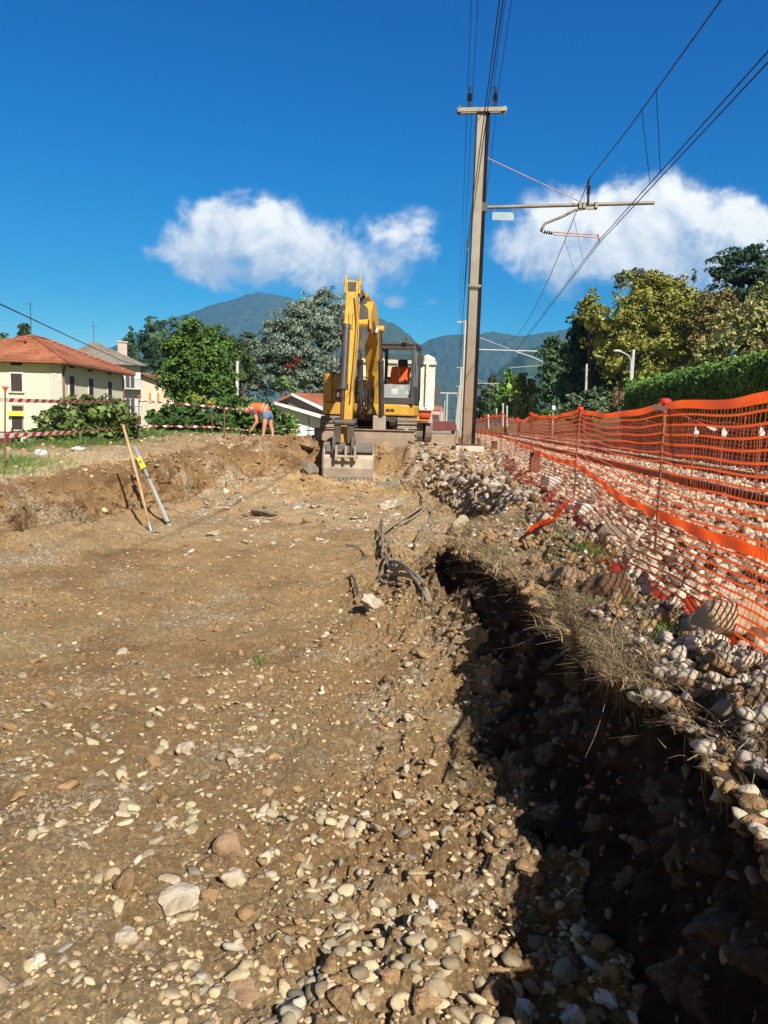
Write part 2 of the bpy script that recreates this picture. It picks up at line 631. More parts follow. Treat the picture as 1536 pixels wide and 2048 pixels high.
def build_ground():
    th = np.concatenate([np.linspace(-82, -36, 40, endpoint=False), np.linspace(-36, 38, 980), np.linspace(38, 82, 42)[1:]]) * np.pi / 180
    r = [0.9]
    while r[-1] < 7000:
        q = r[-1]
        r.append(q * (1.0034 if q < 20 else 1.012 if q < 60 else 1.06 if q < 300 else 1.2))
    r = np.array(r)
    oy = -0.9
    Rr, Th = np.meshgrid(r, th, indexing='ij')
    X = Rr * np.sin(Th)
    Y = Rr * np.cos(Th) + oy
    Z = height(X, Y)
    nr, nh = X.shape
    t, dt, drm, it, ir = wall_t(X, Y)
    u = X - TRK * Y
    a = fbm(X * 0.8, Y * 0.8, 4, 77)
    b = fbm(X * 0.45 + 5, Y * 0.45, 4, 78)
    c3 = fbm(X * 3, Y * 3, 3, 79)
    col = np.empty(X.shape + (3,))

    def lay(mask, rgb):
        col[:] = col * (1 - mask[..., None]) + np.array(rgb) * mask[..., None]
    col[:] = (0.47, 0.305, 0.145)
    lay(sstep(0.0, 0.35, a), (0.36, 0.228, 0.108))
    lay(sstep(0.05, 0.4, b) * it * 0.6, (0.53, 0.39, 0.21))
    lay(sstep(0.12, 0.5, -a) * it * 0.5, (0.40, 0.295, 0.165))
    # pale broken rock across the floor ahead of the bucket
    lay(np.exp(-((Y - 13.4) / 1.5) ** 2) * it * sstep(-.2, .35, c3 + .5 * a) * 0.5, (0.40, 0.34, 0.25))
    # left bank: dry crust on top, damp cut face
    lf = (X < -0.9) & (Y < 22)
    top = (t >= 1) & (X < 1.3) & (Y < 26)
    lay((top & lf) * 0.8, (0.64, 0.49, 0.30))
    wl = np.clip(4 * t * (1 - t), 0, 1) * lf
    lay(wl * 0.85, (0.24, 0.14, 0.065))
    lay(sstep(12, 16, Y) * (1 - sstep(20, 24, Y)) * (X < 1.2) * (t > 0.02) * 0.6, (0.26, 0.155, 0.072))
    # right cut: dark reddish soil
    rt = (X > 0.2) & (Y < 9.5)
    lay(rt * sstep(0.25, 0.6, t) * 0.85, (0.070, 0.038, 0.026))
    lay(rt * (t >= 1) * (u < 1.3) * 0.8, (0.27, 0.20, 0.115))
    # crushed pale limestone on the verge by the mast
    pk = sstep(8.5, 10, Y) * (1 - sstep(27, 40, Y)) * sstep(0.2, 0.9, X) * (t > 0.35) * (u < 1.6)
    lay(pk * np.clip(0.55 + c3 * 1.3, 0, 1), (0.44, 0.36, 0.28))
    # trackbed
    lay(sstep(1.0, 1.5, u) * (1 - sstep(6.0, 6.8, u)) * (Y > -3), (0.30, 0.235, 0.18))
    # grass slopes
    gl = sstep(0, 1.2, (-X - 4.8 - np.maximum(0, 16.3 - Y) * 0.95 + 0.7 * a)) * sstep(6, 10, Y)
    gl = np.maximum(gl, sstep(24, 30, Y) * sstep(2, 5, -X))
    lay(gl, (0.105, 0.15, 0.04))
    lay(sstep(6.6, 7.6, u), (0.08, 0.105, 0.035))
    lay(sstep(60, 120, Y) * (1 - sstep(400, 900, Y)), (0.09, 0.11, 0.04))
    lay(sstep(34, 60, Y) * (np.abs(u + 1) < 3) * 0.8, (0.30, 0.25, 0.19))
    lay(sstep(400, 900, Y), (0.04, 0.07, 0.03))
    V = np.stack([X, Y, Z], -1).reshape(-1, 3)
    i = np.arange(nr - 1)[:, None] * nh + np.arange(nh - 1)[None, :]
    Fc = np.stack([i, i + 1, i + nh + 1, i + nh], -1).reshape(-1, 4)[:, ::-1]
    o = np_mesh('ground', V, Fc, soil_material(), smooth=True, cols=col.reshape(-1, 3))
    tag(o, kind='structure')
    print('ground verts', len(V))


build_ground()



# ------------------------------------------------------------------ cut faces: the same walls, re-meshed evenly and broken up
def cut_face(a0, a1, ds, nh, seed, colr, amp, off):
    """between matching points of the toe and rim lines; ds step along, nh rows"""
    tp = np.array(a0, float)
    rp = np.array(a1, float)

    def resample(p, n):
        L = np.concatenate([[0], np.cumsum(np.hypot(*np.diff(p, axis=0).T))])
        s = np.linspace(0, L[-1], n)
        return np.stack([np.interp(s, L, p[:, 0]), np.interp(s, L, p[:, 1])], -1), L[-1]
    _, L = resample(rp, 10)
    n = int(L / ds)
    A, _ = resample(tp, n)
    B, _ = resample(rp, n)
    D = B - A
    D /= np.hypot(D[:, 0], D[:, 1])[:, None] + 1e-9
    # smooth the directions
    k = np.ones(61) / 61
    for c in (0, 1):
        D[:, c] = np.convolve(np.pad(D[:, c], 30, mode='edge'), k, 'valid')
    D /= np.hypot(D[:, 0], D[:, 1])[:, None]
    Wd = np.hypot(*(B - A).T)
    q = np.linspace(-0.45, 1.0, 150)
    dd = q[None, :] * 1.0
    dd = np.where(dd > 0, dd * (Wd[:, None] + .35), dd)
    X = A[:, 0:1] + D[:, 0:1] * dd
    Y = A[:, 1:2] + D[:, 1:2] * dd
    Z = height(X, Y, False)
    seg = np.sqrt(np.diff(dd, axis=1) ** 2 + np.diff(Z, axis=1) ** 2)
    slope = np.abs(np.diff(Z, axis=1)) / (np.abs(np.diff(dd, axis=1)) + 1e-6)
    seg = seg * (0.25 + np.clip(slope, 0, 2))
    S = np.concatenate([np.zeros((n, 1)), np.cumsum(seg, axis=1)], 1)
    out = np.empty((n, nh, 4))
    for i in range(n):
        s = np.linspace(0, S[i, -1], nh)
        for c, arr in enumerate((X, Y, Z)):
            out[i, :, c] = np.interp(s, S[i], arr[i])
        out[i, :, 3] = np.interp(s, S[i][1:], slope[i])
    m = sstep(0.35, 1.1, out[..., 3])
    kk = np.ones(7) / 7
    m = np.apply_along_axis(lambda r: np.convolve(np.pad(r, 3, mode='edge'), kk, 'valid'), 1, m)
    sp = np.arange(n)[:, None] * ds * np.ones((1, nh))
    zz = out[..., 2]
    d1 = fbm(sp * 1.7, zz * 2.2, 3, seed) * 1.2
    d2 = fbm(sp * 5.5, zz * 6.5, 4, seed + 1, .55, ridged=True)
    w1, r1 = worley(sp * 11 + .3 * fbm(sp * 9, zz * 9, 2, 3), zz * 13, seed + 2)
    w2, r2 = worley(sp * 27, zz * 29, seed + 3)
    disp = amp * (d1 * 1.0 + d2 * .75) + np.clip(.5 - w1, 0, 1) * (r1 > .35) * r1 * amp * 1.3 + np.clip(.5 - w2, 0, 1) * r2 * amp * .45
    disp = disp + off
    out[..., 0] -= D[:, 0:1] * disp * m
    out[..., 1] -= D[:, 1:2] * disp * m
    out[..., 2] += m * .25 * amp * fbm(sp * 8 + 4, zz * 8, 3, seed + 8) - .03 * (1 - m)
    c1 = fbm(sp * 1.1, zz * 2.5, 4, seed + 5)[..., None]
    c2 = fbm(sp * 5, zz * 7, 3, seed + 6)[..., None]
    base = np.array(colr[0]) * np.ones((n, nh, 3))
    f = sstep(-.1, .35, c1)
    base = base * (1 - f) + np.array(colr[1]) * f
    f = sstep(.05, .35, c2) * .6
    base = base * (1 - f) + np.array(colr[2]) * f
    i = np.arange(n - 1)[:, None] * nh + np.arange(nh - 1)[None, :]
    Fc = np.stack([i, i + nh, i + nh + 1, i + 1], -1).reshape(-1, 4)
    o = np_mesh('ground', out[..., :3].reshape(-1, 3), Fc, bpy.data.materials['earth'], smooth=True, cols=base.reshape(-1, 3))
    tag(o, kind='structure')


cut_face(toe[:13:1][:9], rim[:9], .022, 80, 500, ((0.33, 0.205, 0.093), (0.20, 0.115, 0.052), (0.44, 0.30, 0.155)), .10, .03)
cut_face(toe[8:14], [rim[8], rim[9], rim[10], rim[11], rim[12], rim[13]], .022, 60, 540, ((0.31, 0.19, 0.088), (0.22, 0.128, 0.06), (0.42, 0.29, 0.16)), .09, .02)
cut_face(toe[10:16], rim[11:18], .02, 70, 560, ((0.38, 0.29, 0.195), (0.22, 0.15, 0.09), (0.52, 0.43, 0.33)), .13, .03)


def near_wall():
    def res(p, n):
        p = np.array(p, float)
        L = np.concatenate([[0], np.cumsum(np.hypot(*np.diff(p, axis=0).T))])
        s = np.linspace(0, L[-1], n)
        q = np.stack([np.interp(s, L, p[:, 0]), np.interp(s, L, p[:, 1])], -1)
        k = np.ones(41) / 41
        for c in (0, 1):
            e = np.pad(q[:, c], 20, mode='reflect', reflect_type='odd')
            q[:, c] = np.convolve(e, k, 'valid')
        return q
    n, nh = 860, 150
    A = res(toe[13:21], n)
    B = res(rim[15:25], n)
    D = B - A
    D /= np.hypot(D[:, 0], D[:, 1])[:, None]
    W = np.hypot(*(B - A).T)
    v = np.linspace(-.12, 1.22, nh)[None, :]
    vc = np.clip(v, -.12, 1)
    over = np.clip(v - 1, 0, 1)
    prof = 1.25 * vc - .25 * vc ** 2 * np.sign(vc)
    hor = W[:, None] * vc ** 1.0 + over * .9
    X = A[:, 0:1] + D[:, 0:1] * hor
    Y = A[:, 1:2] + D[:, 1:2] * hor
    zt = top_z(B[:, 0], B[:, 1])[:, None]
    Z = -1.74 + (zt + 1.74) * prof
    sp = np.cumsum(np.concatenate([[0], np.hypot(*np.diff(B, axis=0).T)]))[:, None] * np.ones((1, nh))
    a = fbm(sp * 1.3, Z * 1.5, 3, 700)
    b = fbm(sp * 4.5 + .5 * a, Z * 4.5, 4, 701, .55)
    c = fbm(sp * 10, Z * 10, 3, 702, .55, ridged=True)
    w1, r1 = worley(sp * 8 + .3 * b, Z * 8 + .3 * c, 703)
    w2, r2 = worley(sp * 20, Z * 20, 704)
    w3, r3 = worley(sp * 45, Z * 45, 705)
    disp = .085 + .09 * a + .075 * b + .03 * c + np.clip(.5 - w1, 0, 1) * (r1 > .45) * .16 * r1 + np.clip(.5 - w2, 0, 1) * (r2 > .3) * r2 * .07 + np.clip(.5 - w3, 0, 1) * r3 * .025
    # undercut below the turf, bulge at the foot
    disp = disp + .05 * np.exp(-((v - 1.0) / .10) ** 2) - .04 * np.exp(-((v - .82) / .10) ** 2) + .10 * np.exp(-((v - .0) / .22) ** 2) * (1 + 1.2 * a)
    m = 1 - sstep(1.0, 1.12, v * np.ones_like(sp))
    X -= D[:, 0:1] * disp * m
    Y -= D[:, 1:2] * disp * m
    Z = Z + m * (.03 * b) - .13 * sstep(1.0, 1.14, v)
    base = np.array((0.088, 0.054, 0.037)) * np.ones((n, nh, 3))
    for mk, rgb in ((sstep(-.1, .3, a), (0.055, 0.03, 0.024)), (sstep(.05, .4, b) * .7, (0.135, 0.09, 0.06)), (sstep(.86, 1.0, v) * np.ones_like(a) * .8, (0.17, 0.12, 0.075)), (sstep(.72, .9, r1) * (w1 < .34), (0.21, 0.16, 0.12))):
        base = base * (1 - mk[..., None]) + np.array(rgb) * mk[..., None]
    i = np.arange(n - 1)[:, None] * nh + np.arange(nh - 1)[None, :]
    Fc = np.stack([i, i + nh, i + nh + 1, i + 1], -1).reshape(-1, 4)
    V = np.stack([X, Y, Z], -1)
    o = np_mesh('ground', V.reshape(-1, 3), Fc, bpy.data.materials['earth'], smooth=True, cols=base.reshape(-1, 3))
    tag(o, kind='structure')
    return V, D


NW, NWD = near_wall()

# ------------------------------------------------------------------ stones
def ico(sub):
    import bmesh
    bm = bmesh.new()
    bmesh.ops.create_icosphere(bm, subdivisions=sub, radius=1)
    V = np.array([v.co[:] for v in bm.verts])
    Fc = np.array([[v.index for v in f.verts] for f in bm.faces])
    bm.free()
    return V, Fc


def rock_shape(seed, sub=2, rough=0.22, angular=0.5):
    rs = np.random.RandomState(seed)
    V, Fc = ico(sub)
    # cut the ball with random planes: facets
    for k in range(int(5 + 9 * angular)):
        n = rs.normal(size=3)
        n /= np.linalg.norm(n)
        d = rs.uniform(0.55, 0.9) if angular > .3 else rs.uniform(0.72, 0.95)
        s = V @ n
        V = V - np.outer(np.clip(s - d, 0, None), n) * 0.9
    for k in range(3):
        w = rs.normal(size=3) * (1.5 + k * 1.6)
        V = V * (1 + rough / (k + 1.5) * np.sin(V @ w + rs.uniform(0, 6)))[:, None]
    return V, Fc


PROT = {}


def proto(kind):
    if kind not in PROT:
        if kind == 'cobble':
            PROT[kind] = [rock_shape(100 + i, 2, .20, .30 + .6 * (i % 2)) for i in range(8)]
        elif kind == 'chip':
            PROT[kind] = [rock_shape(200 + i, 1, .2, 1.2) for i in range(8)]
        elif kind == 'crushed':
            PROT[kind] = [rock_shape(300 + i, 2, .16, 1.25) for i in range(8)]
        elif kind == 'clod':
            PROT[kind] = [rock_shape(400 + i, 2, .42, .6) for i in range(8)]
    return PROT[kind]


def rand_rot(n, rs, tilt=0.6):
    a = rs.uniform(0, 2 * np.pi, n)
    b = rs.normal(0, tilt, n)
    c = rs.normal(0, tilt, n)
    ca, sa, cb, sb, cc, sc = np.cos(a), np.sin(a), np.cos(b), np.sin(b), np.cos(c), np.sin(c)
    z = np.zeros(n)
    o = np.ones(n)
    Rz = np.array([[ca, -sa, z], [sa, ca, z], [z, z, o]]).transpose(2, 0, 1)
    Rx = np.array([[o, z, z], [z, cb, -sb], [z, sb, cb]]).transpose(2, 0, 1)
    Ry = np.array([[cc, z, sc], [z, o, z], [-sc, z, cc]]).transpose(2, 0, 1)
    return Rz @ Rx @ Ry


def scatter(name, kind, X, Y, S, mat, seed, sink=0.25, flat=(0.45, 0.8), long=(1.0, 1.6), up=None, smooth=None, tilt=.35, Zs=None):
    rs = np.random.RandomState(seed)
    n = len(X)
    Z = height(X, Y) if Zs is None else Zs
    fl = rs.uniform(flat[0], flat[1], n)
    lo = rs.uniform(long[0], long[1], n)
    sc = np.stack([S * lo, S, S * fl], -1)
    Rm = rand_rot(n, rs, tilt)
    Pp = np.stack([X, Y, Z + S * fl * (1 - 2 * sink)], -1)
    prot = proto(kind)
    which = rs.randint(0, len(prot), n)
    Vs, Fs, b = [], [], 0
    for k, (V, Fc) in enumerate(prot):
        ix = np.where(which == k)[0]
        if not len(ix):
            continue
        W = V[None] * sc[ix][:, None, :]
        W = np.einsum('nij,nkj->nki', Rm[ix], W) + Pp[ix][:, None, :]
        Vs.append(W.reshape(-1, 3))
        FF = Fc[None] + (np.arange(len(ix)) * len(V))[:, None, None] + b
        Fs.append(FF.reshape(-1, 3))
        b += len(ix) * len(V)
    sm = (kind in ('cobble', 'clod')) if smooth is None else smooth
    o = np_mesh(name, np.concatenate(Vs), np.concatenate(Fs), mat, smooth=sm)
    tag(o, kind='stuff')
    return o


m_cob = M('stone_buff', (0.45, 0.375, 0.25), (0.36, 0.27, 0.155), rough=.9, scale=26, island=1.0, bump=.35, bscale=90, spec=.2)
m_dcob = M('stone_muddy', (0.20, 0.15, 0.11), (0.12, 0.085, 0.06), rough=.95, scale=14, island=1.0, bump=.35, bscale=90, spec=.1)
m_chip = M('stone_chip', (0.47, 0.365, 0.22), (0.37, 0.26, 0.14), rough=.95, scale=30, island=1.1, bump=.3, bscale=120, spec=.1)
m_grey = M('stone_grey', (0.46, 0.41, 0.32), (0.31, 0.26, 0.185), rough=.9, scale=14, island=1.2, bump=.3, bscale=100, spec=.2)
m_bal = M('ballast_stone', (0.52, 0.43, 0.31), (0.24, 0.185, 0.13), rough=.85, scale=9, island=1.5, bump=.3, bscale=80, spec=.25)
m_clod = M('earth_clod', (0.37, 0.245, 0.125), (0.26, 0.16, 0.08), rough=.97, scale=30, island=.5, bump=.9, bscale=60, spec=.05)
m_lime = M('limestone_rubble', (0.50, 0.42, 0.335), (0.34, 0.27, 0.21), rough=.9, scale=8, island=.8, bump=.4, bscale=70, spec=.15)

# --- gravel and pebbles on the pit floor (denser in front and towards the cut)
def rnd_field(n, y0, y1, seed, xa=-1.05, xb=1.0, pw=1.5):
    rs = np.random.RandomState(seed)
    Y = y0 + (y1 - y0) * rs.uniform(0, 1, n) ** pw
    w = Y * 0.56 + 0.6
    X = rs.uniform(xa, xb, n) * w
    return X, Y, rs


X, Y, rs = rnd_field(42000, 1.4, 14, 1, pw=1.3)
t, dt, drm, it, ir = wall_t(X, Y)
dens = 0.25 + 1.1 * fbm(X * 1.1, Y * 1.1, 3, 55) + 0.5 * np.exp(-((X - 0.25) / 0.7) ** 2) + 0.25 * (Y < 5)
k = it & (rs.uniform(0, 1, len(X)) < dens)
X, Y = X[k], Y[k]
S = 0.005 + 0.015 * rs.uniform(0, 1, len(X)) ** 2.4
scatter('gravel', 'chip', X, Y, S, m_chip, 3, sink=.42, flat=(.3, .6))

X, Y, rs = rnd_field(3400, 1.4, 12, 2, pw=1.25)
t, dt, drm, it, ir = wall_t(X, Y)
dens = 0.12 + 0.9 * fbm(X * .9 + 3, Y * .9, 3, 56) + 0.75 * np.exp(-((X - 0.3) / 0.55) ** 2) * (Y < 7.5) + 0.25 * (Y < 4.5)
k = it & (rs.uniform(0, 1, len(X)) < dens)
X, Y = X[k], Y[k]
S = 0.012 + 0.022 * rs.uniform(0, 1, len(X)) ** 1.8
print('cobbles', len(X))
scatter('pebbles', 'cobble', X, Y, S, m_cob, 4, sink=.5, flat=(.28, .6))
k = rs.uniform(0, 1, len(X)) < .35
scatter('stone_fragments', 'crushed', X[k] + .06, Y[k] + .11, S[k] * .9, m_grey, 5, sink=.3)

rs = np.random.RandomState(91)
XX, YY, SS = [], [], []
for (px, py, sp, n) in ((300, 1400, .28, 46), (430, 1385, .25, 40), (520, 1500, .15, 22), (300, 1540, .14, 18), (120, 1430, .2, 20), (200, 1480, .2, 18), (360, 1640, .12, 22), (610, 1620, .14, 30), (700, 1670, .14, 34), (230, 1640, .10, 14),
                        (130, 1640, .12, 16), (480, 1690, .12, 22), (740, 1800, .14, 26), (820, 1700, .15, 24), (660, 1900, .12, 22), (780, 1960, .10, 26), (450, 1980, .10, 14), (900, 1600, .14, 24), (860, 1480, .2, 26), (720, 1260, .25, 26), (440, 1900, .1, 10)):
    d = ray(px, py)
    q = d * (-1.73 / d.z)
    XX.append(q.x + rs.normal(0, sp, n)); YY.append(q.y + rs.normal(0, sp * 1.1, n)); SS.append(.008 + .026 * rs.uniform(0, 1, n) ** 1.4)
XX, YY, SS = map(np.concatenate, (XX, YY, SS))
m_kha = M('stone_khaki', (0.43, 0.38, 0.26), (0.36, 0.28, 0.17), rough=.95, scale=22, island=.7, bump=.4, bscale=90, spec=.1)
scatter('stone_clusters', 'crushed', XX, YY, SS, m_kha, 92, sink=.35, flat=(.3, .65), smooth=True)
# --- stones sticking out of the right-hand cut and lying at its foot
X = RS.uniform(0.45, 1.5, 9000)
Y = RS.uniform(1.0, 9.5, 9000)
t, dt, drm, it, ir = wall_t(X, Y)
k = (t > 0.0) & (t < 0.35) & (RS.uniform(0, 1, 9000) < .3)
X, Y = X[k], Y[k]
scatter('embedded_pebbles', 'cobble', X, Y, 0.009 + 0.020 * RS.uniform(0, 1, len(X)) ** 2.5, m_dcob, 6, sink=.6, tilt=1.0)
rs = np.random.RandomState(61)
n = 900
ii = rs.randint(0, NW.shape[0], n)
jj = rs.randint(14, 108, n)
Q = NW[ii, jj] - np.concatenate([NWD[ii], np.zeros((n, 1))], 1) * .004
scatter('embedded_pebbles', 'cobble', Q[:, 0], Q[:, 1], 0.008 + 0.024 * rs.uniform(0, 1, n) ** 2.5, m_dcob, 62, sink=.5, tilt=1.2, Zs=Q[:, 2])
# --- pale cobbles heaped at the very front, by the cut
rs = np.random.RandomState(66)
X = rs.normal(0.30, 0.24, 150)
Y = rs.uniform(1.4, 2.4, 150)
scatter('cobble_heap', 'cobble', X, Y, rs.uniform(.014, .034, 150), m_cob, 67, sink=.2)
# --- earth clods
X, Y, rs = rnd_field(26000, 1.3, 21, 8, pw=1.0)
t, dt, drm, it, ir = wall_t(X, Y)
dens = 0.10 + 0.9 * np.exp(-((X - 0.45) / 0.5) ** 2) * (Y < 9) + 0.30 * ((X < 0) & (dt < .6)) + 0.5 * ((Y > 15.5) & (X < 2)) + .5 * ((t > 0.05) & (t < 1))
dens = dens * (1 - ((X < -4) & (t >= 1)) * .9) * (X < 2.2)
k = rs.uniform(0, 1, len(X)) < dens
X, Y = X[k], Y[k]
S = 0.007 + 0.034 * rs.uniform(0, 1, len(X)) ** 3 * (1 + (Y > 12) * 1.0)
scatter('earth_clods', 'clod', X, Y, S, m_clod, 9, sink=.42, flat=(.45, .8))

# --- ballast
rs = np.random.RandomState(5)
n = 26000
Y = 2.0 + 26 * rs.uniform(0, 1, n) ** 1.7
U = rs.uniform(1.12, 6.1, n)
X = U + TRK * Y
S = rs.uniform(.022, .042, n)
scatter('ballast', 'crushed', X, Y, S, m_bal, 10, sink=.15, flat=(.6, .95), long=(1, 1.5), tilt=.8, smooth=False)
n = 9000
Y = 28 + 40 * rs.uniform(0, 1, n)
U = rs.uniform(1.2, 6.1, n)
X = U + TRK * Y
scatter('ballast', 'chip', X, Y, rs.uniform(.04, .06, n), m_bal, 12, sink=.15, smooth=False)
rs = np.random.RandomState(63)
n = 1100
ii = rs.randint(0, NW.shape[0], n)
jj = rs.randint(108, 134, n)
Q = NW[ii, jj]
nearm = (Q[:, 1] < 2.75) & (rs.uniform(0, 1, n) < .38)
scatter('verge_clods', 'clod', Q[~nearm, 0], Q[~nearm, 1], 0.010 + .03 * rs.uniform(0, 1, (~nearm).sum()) ** 2, m_clod, 64, sink=.4, Zs=Q[~nearm, 2])
scatter('ballast_spill', 'cobble', Q[nearm, 0], Q[nearm, 1], 0.010 + .03 * rs.uniform(0, 1, nearm.sum()) ** 1.5, m_grey, 65, sink=.45, Zs=Q[nearm, 2])
# ballast spilled over the near rim (bottom right corner of the verge)
n = 240
Y = rs.uniform(1.5, 3.3, n)
X = 1.08 + rs.uniform(0, .75, n) + .03 * (3 - Y)
scatter('ballast_spill', 'cobble', X, Y, rs.uniform(.02, .04, n), m_grey, 13, sink=.1, flat=(.6, .9))

# --- limestone rubble on the verge and down the far part of the cut
rs = np.random.RandomState(15)
n = 9000
Y = rs.uniform(8.0, 24, n)
X = rs.uniform(0.5, 3.4, n)
t, dt, drm, it, ir = wall_t(X, Y)
u = X - TRK * Y
k = ((t > 0.8) | ((t > .1) & (rs.uniform(0, 1, n) < .3))) & (u < 1.5) & (rs.uniform(0, 1, n) < .5)
X, Y = X[k], Y[k]
S = 0.015 + 0.06 * rs.uniform(0, 1, len(X)) ** 3
scatter('limestone_rubble', 'crushed', X, Y, S, m_lime, 16, sink=.25, smooth=False)
rs = np.random.RandomState(18)
n = 2600
Y = rs.uniform(8.6, 24, n)
X = rs.uniform(0.7, 3.4, n)
t, dt, drm, it, ir = wall_t(X, Y)
k = (t > .05) & (X - TRK * Y < 1.3)
scatter('verge_clods', 'clod', X[k], Y[k], .015 + .07 * rs.uniform(0, 1, k.sum()) ** 2.5, m_clod, 21, sink=.35)
rs = np.random.RandomState(19)
n = 260
Y = rs.uniform(8.6, 17.5, n)
X = rs.uniform(0.8, 2.0, n)
t, dt, drm, it, ir = wall_t(X, Y)
k = (t > 0.03) & (t < 1)
scatter('rock_face_blocks', 'crushed', X[k], Y[k], rs.uniform(.04, .13, k.sum()), m_lime, 20, sink=.45, smooth=False, tilt=.9)
# broken slabs in front of the bucket
n = 700
Y = rs.normal(13.2, 1.5, n)
X = rs.uniform(-3.2, 0.9, n)
t, dt, drm, it, ir = wall_t(X, Y)
k = it & (fbm(X * 1.2, Y * 1.2, 2, 4) > -.1)
X, Y = X[k], Y[k]
scatter('rock_fragments', 'crushed', X, Y, 0.015 + 0.07 * rs.uniform(0, 1, len(X)) ** 2.2, m_grey, 17, sink=.35, flat=(.2, .5), smooth=False)
# dirt, chips and clods on the narrow verge of the cut
n = 6000
Y = rs.uniform(1.8, 9, n)
X = rs.uniform(.7, 2.2, n)
t, dt, drm, it, ir = wall_t(X, Y)
k = (t >= .97) & (X - TRK * Y < 1.15)
X, Y = X[k], Y[k]
h2 = len(X) // 2
scatter('verge_clods', 'clod', X[:h2], Y[:h2], 0.008 + 0.04 * rs.uniform(0, 1, h2) ** 3, m_clod, 71, sink=.3)
scatter('verge_chips', 'crushed', X[h2:], Y[h2:], 0.006 + 0.028 * rs.uniform(0, 1, len(X) - h2) ** 3, m_grey, 72, sink=.3, smooth=False)
# rubble over the left bank and crest
n = 5000
Y = rs.uniform(7.5, 22, n)
X = rs.uniform(-9.5, -0.8, n)
t, dt, drm, it, ir = wall_t(X, Y)
k = (t > 0.0) & (rs.uniform(0, 1, n) < .45) & (X > -5.6 - np.maximum(0, 16.3 - Y) * .95)
X, Y = X[k], Y[k]
scatter('bank_stones', 'chip', X, Y, 0.010 + 0.055 * rs.uniform(0, 1, len(X)) ** 4, m_chip, 18, sink=.35, smooth=False)

# --- single rocks one could point at
m_pale = M('rock_pale', (0.56, 0.49, 0.38), (0.34, 0.26, 0.17), rough=.9, scale=9, bump=.6, bscale=40, spec=.2)
m_bufg = M('rock_greenbuff', (0.40, 0.36, 0.24), (0.27, 0.225, 0.14), rough=.9, scale=9, bump=.6, bscale=40, spec=.2)
m_tan = M('rock_tan', (0.48, 0.35, 0.23), (0.33, 0.22, 0.13), rough=.95, scale=7, bump=.8, bscale=40, spec=.1)
m_brown = M('rock_brown', (0.36, 0.245, 0.15), (0.22, 0.14, 0.08), rough=.95, scale=7, bump=.8, bscale=40, spec=.1)
m_dark = M('clod_dark', (0.16, 0.095, 0.055), (0.095, 0.055, 0.032), rough=.97, scale=9, bump=1.0, bscale=30, spec=.05)
m_white = M('rock_white', (0.66, 0.63, 0.57), (0.42, 0.40, 0.36), rough=.8, scale=6, bump=.5, bscale=30, spec=.3)


def rock(px, py, zs, size, label, mat, seed, ang=.8, flat=.7, name='rock', cat='rock', y=None, up=0.0, rough=.22):
    size = size * .72 if (y is None and py > 1300) else size
    """zs: ground height guess to place it; size: half widths in m"""
    if y is None:
        d = ray(px, py)
        yy_ = 3.0
        # march the ray on the terrain
        yy_ = 1.0
        while yy_ < 60:
            q = d * (yy_ / d.y)
            if q.z < hz(q.x, q.y, False):
                break
            yy_ *= 1.01
        q = d * (yy_ / d.y)
    else:
        q = P(px, py, y)
    V, Fc = rock_shape(seed, 4, rough, ang)
    nn = fbm(V[:, 0] * 2.5 + V[:, 2] * 1.3 + seed, V[:, 1] * 2.5 - V[:, 2], 4, seed)
    V = V * (1 + .13 * nn)[:, None]
    V = V * np.array([size * 1.15, size, size * flat])
    V = V @ rand_rot(1, np.random.RandomState(seed), .25)[0].T
    o = np_mesh(name, V, Fc, mat, smooth=ang < .5)
    o.location = (q.x, q.y, hz(q.x, q.y, True) + size * flat * .35 + up)
    tag(o, label, cat)
    return o


rock(255, 1893, 0, .050, 'round buff cobble near the lower left corner of the pit floor', m_pale, 1, .2, .7)
rock(460, 1715, 0, .085, 'knobbly rock caked in soil standing proud in the near pit floor', m_brown, 2, .7, .9)
rock(468, 1795, 0, .052, 'blocky cream stone just below the soil-caked knobbly rock', m_pale, 3, .5, .7)
rock(365, 1842, 0, .10, 'flat cream-coloured slab half buried in the near pit floor', m_pale, 4, .9, .25)
rock(367, 1512, 0, .075, 'large smooth cream cobble alone in the middle left of the floor', m_pale, 5, .35, .6)
rock(480, 1985, 0, .085, 'wide grey-buff flat stone at the bottom edge of the pit floor', m_brown, 6, .6, .4)
rock(478, 1520, 0, .055, 'elongated cream stone right of the large smooth cobble', m_pale, 8, .4, .5)
rock(170, 1695, 0, .045, 'oblong pale stone on the left of the near pit floor', m_pale, 9, .3, .4)
rock(1128, 1985, 0, .055, 'dark rounded cobble in the shade at the foot of the cut', m_grey, 10, .3, .8)
rock(1048, 2036, 0, .045, 'bright white block at the bottom edge where the shade begins', m_white, 11, .7, .8)
rock(1148, 2030, 0, .050, 'pointed white stone in the shade at the bottom edge', m_white, 12, .8, 1.0)
rock(1215, 2020, 0, .045, 'bluish white stone in the shade right of the pointed one', m_white, 13, .6, .9)
rock(1330, 2025, 0, .04, 'small white stone in the shade, rightmost at the bottom edge', m_white, 14, .6, .9)
rock(860, 1850, 0, .035, 'narrow white stone standing among brown clods near the shade', m_white, 15, .7, .9)
rock(745, 1225, 0, .15, 'big angular pale rock beside the lower end of the cable tangle', m_pale, 16, .9, .5)
rock(245, 1315, 0, .06, 'lone pale cobble on the bare left part of the floor', m_pale, 17, .3, .7)
rock(425, 1075, 0, .12, 'pale angular rock right of the levelling staff foot', m_pale, 18, .9, .5)
rock(530, 1033, 0, .22, 'grey flat slab leaning on the rubble left of centre', m_grey, 19, 1.0, .35)
rock(776, 1020, 0, .16, 'pale rock under the upper end of the cable tangle', m_pale, 20, .9, .6)
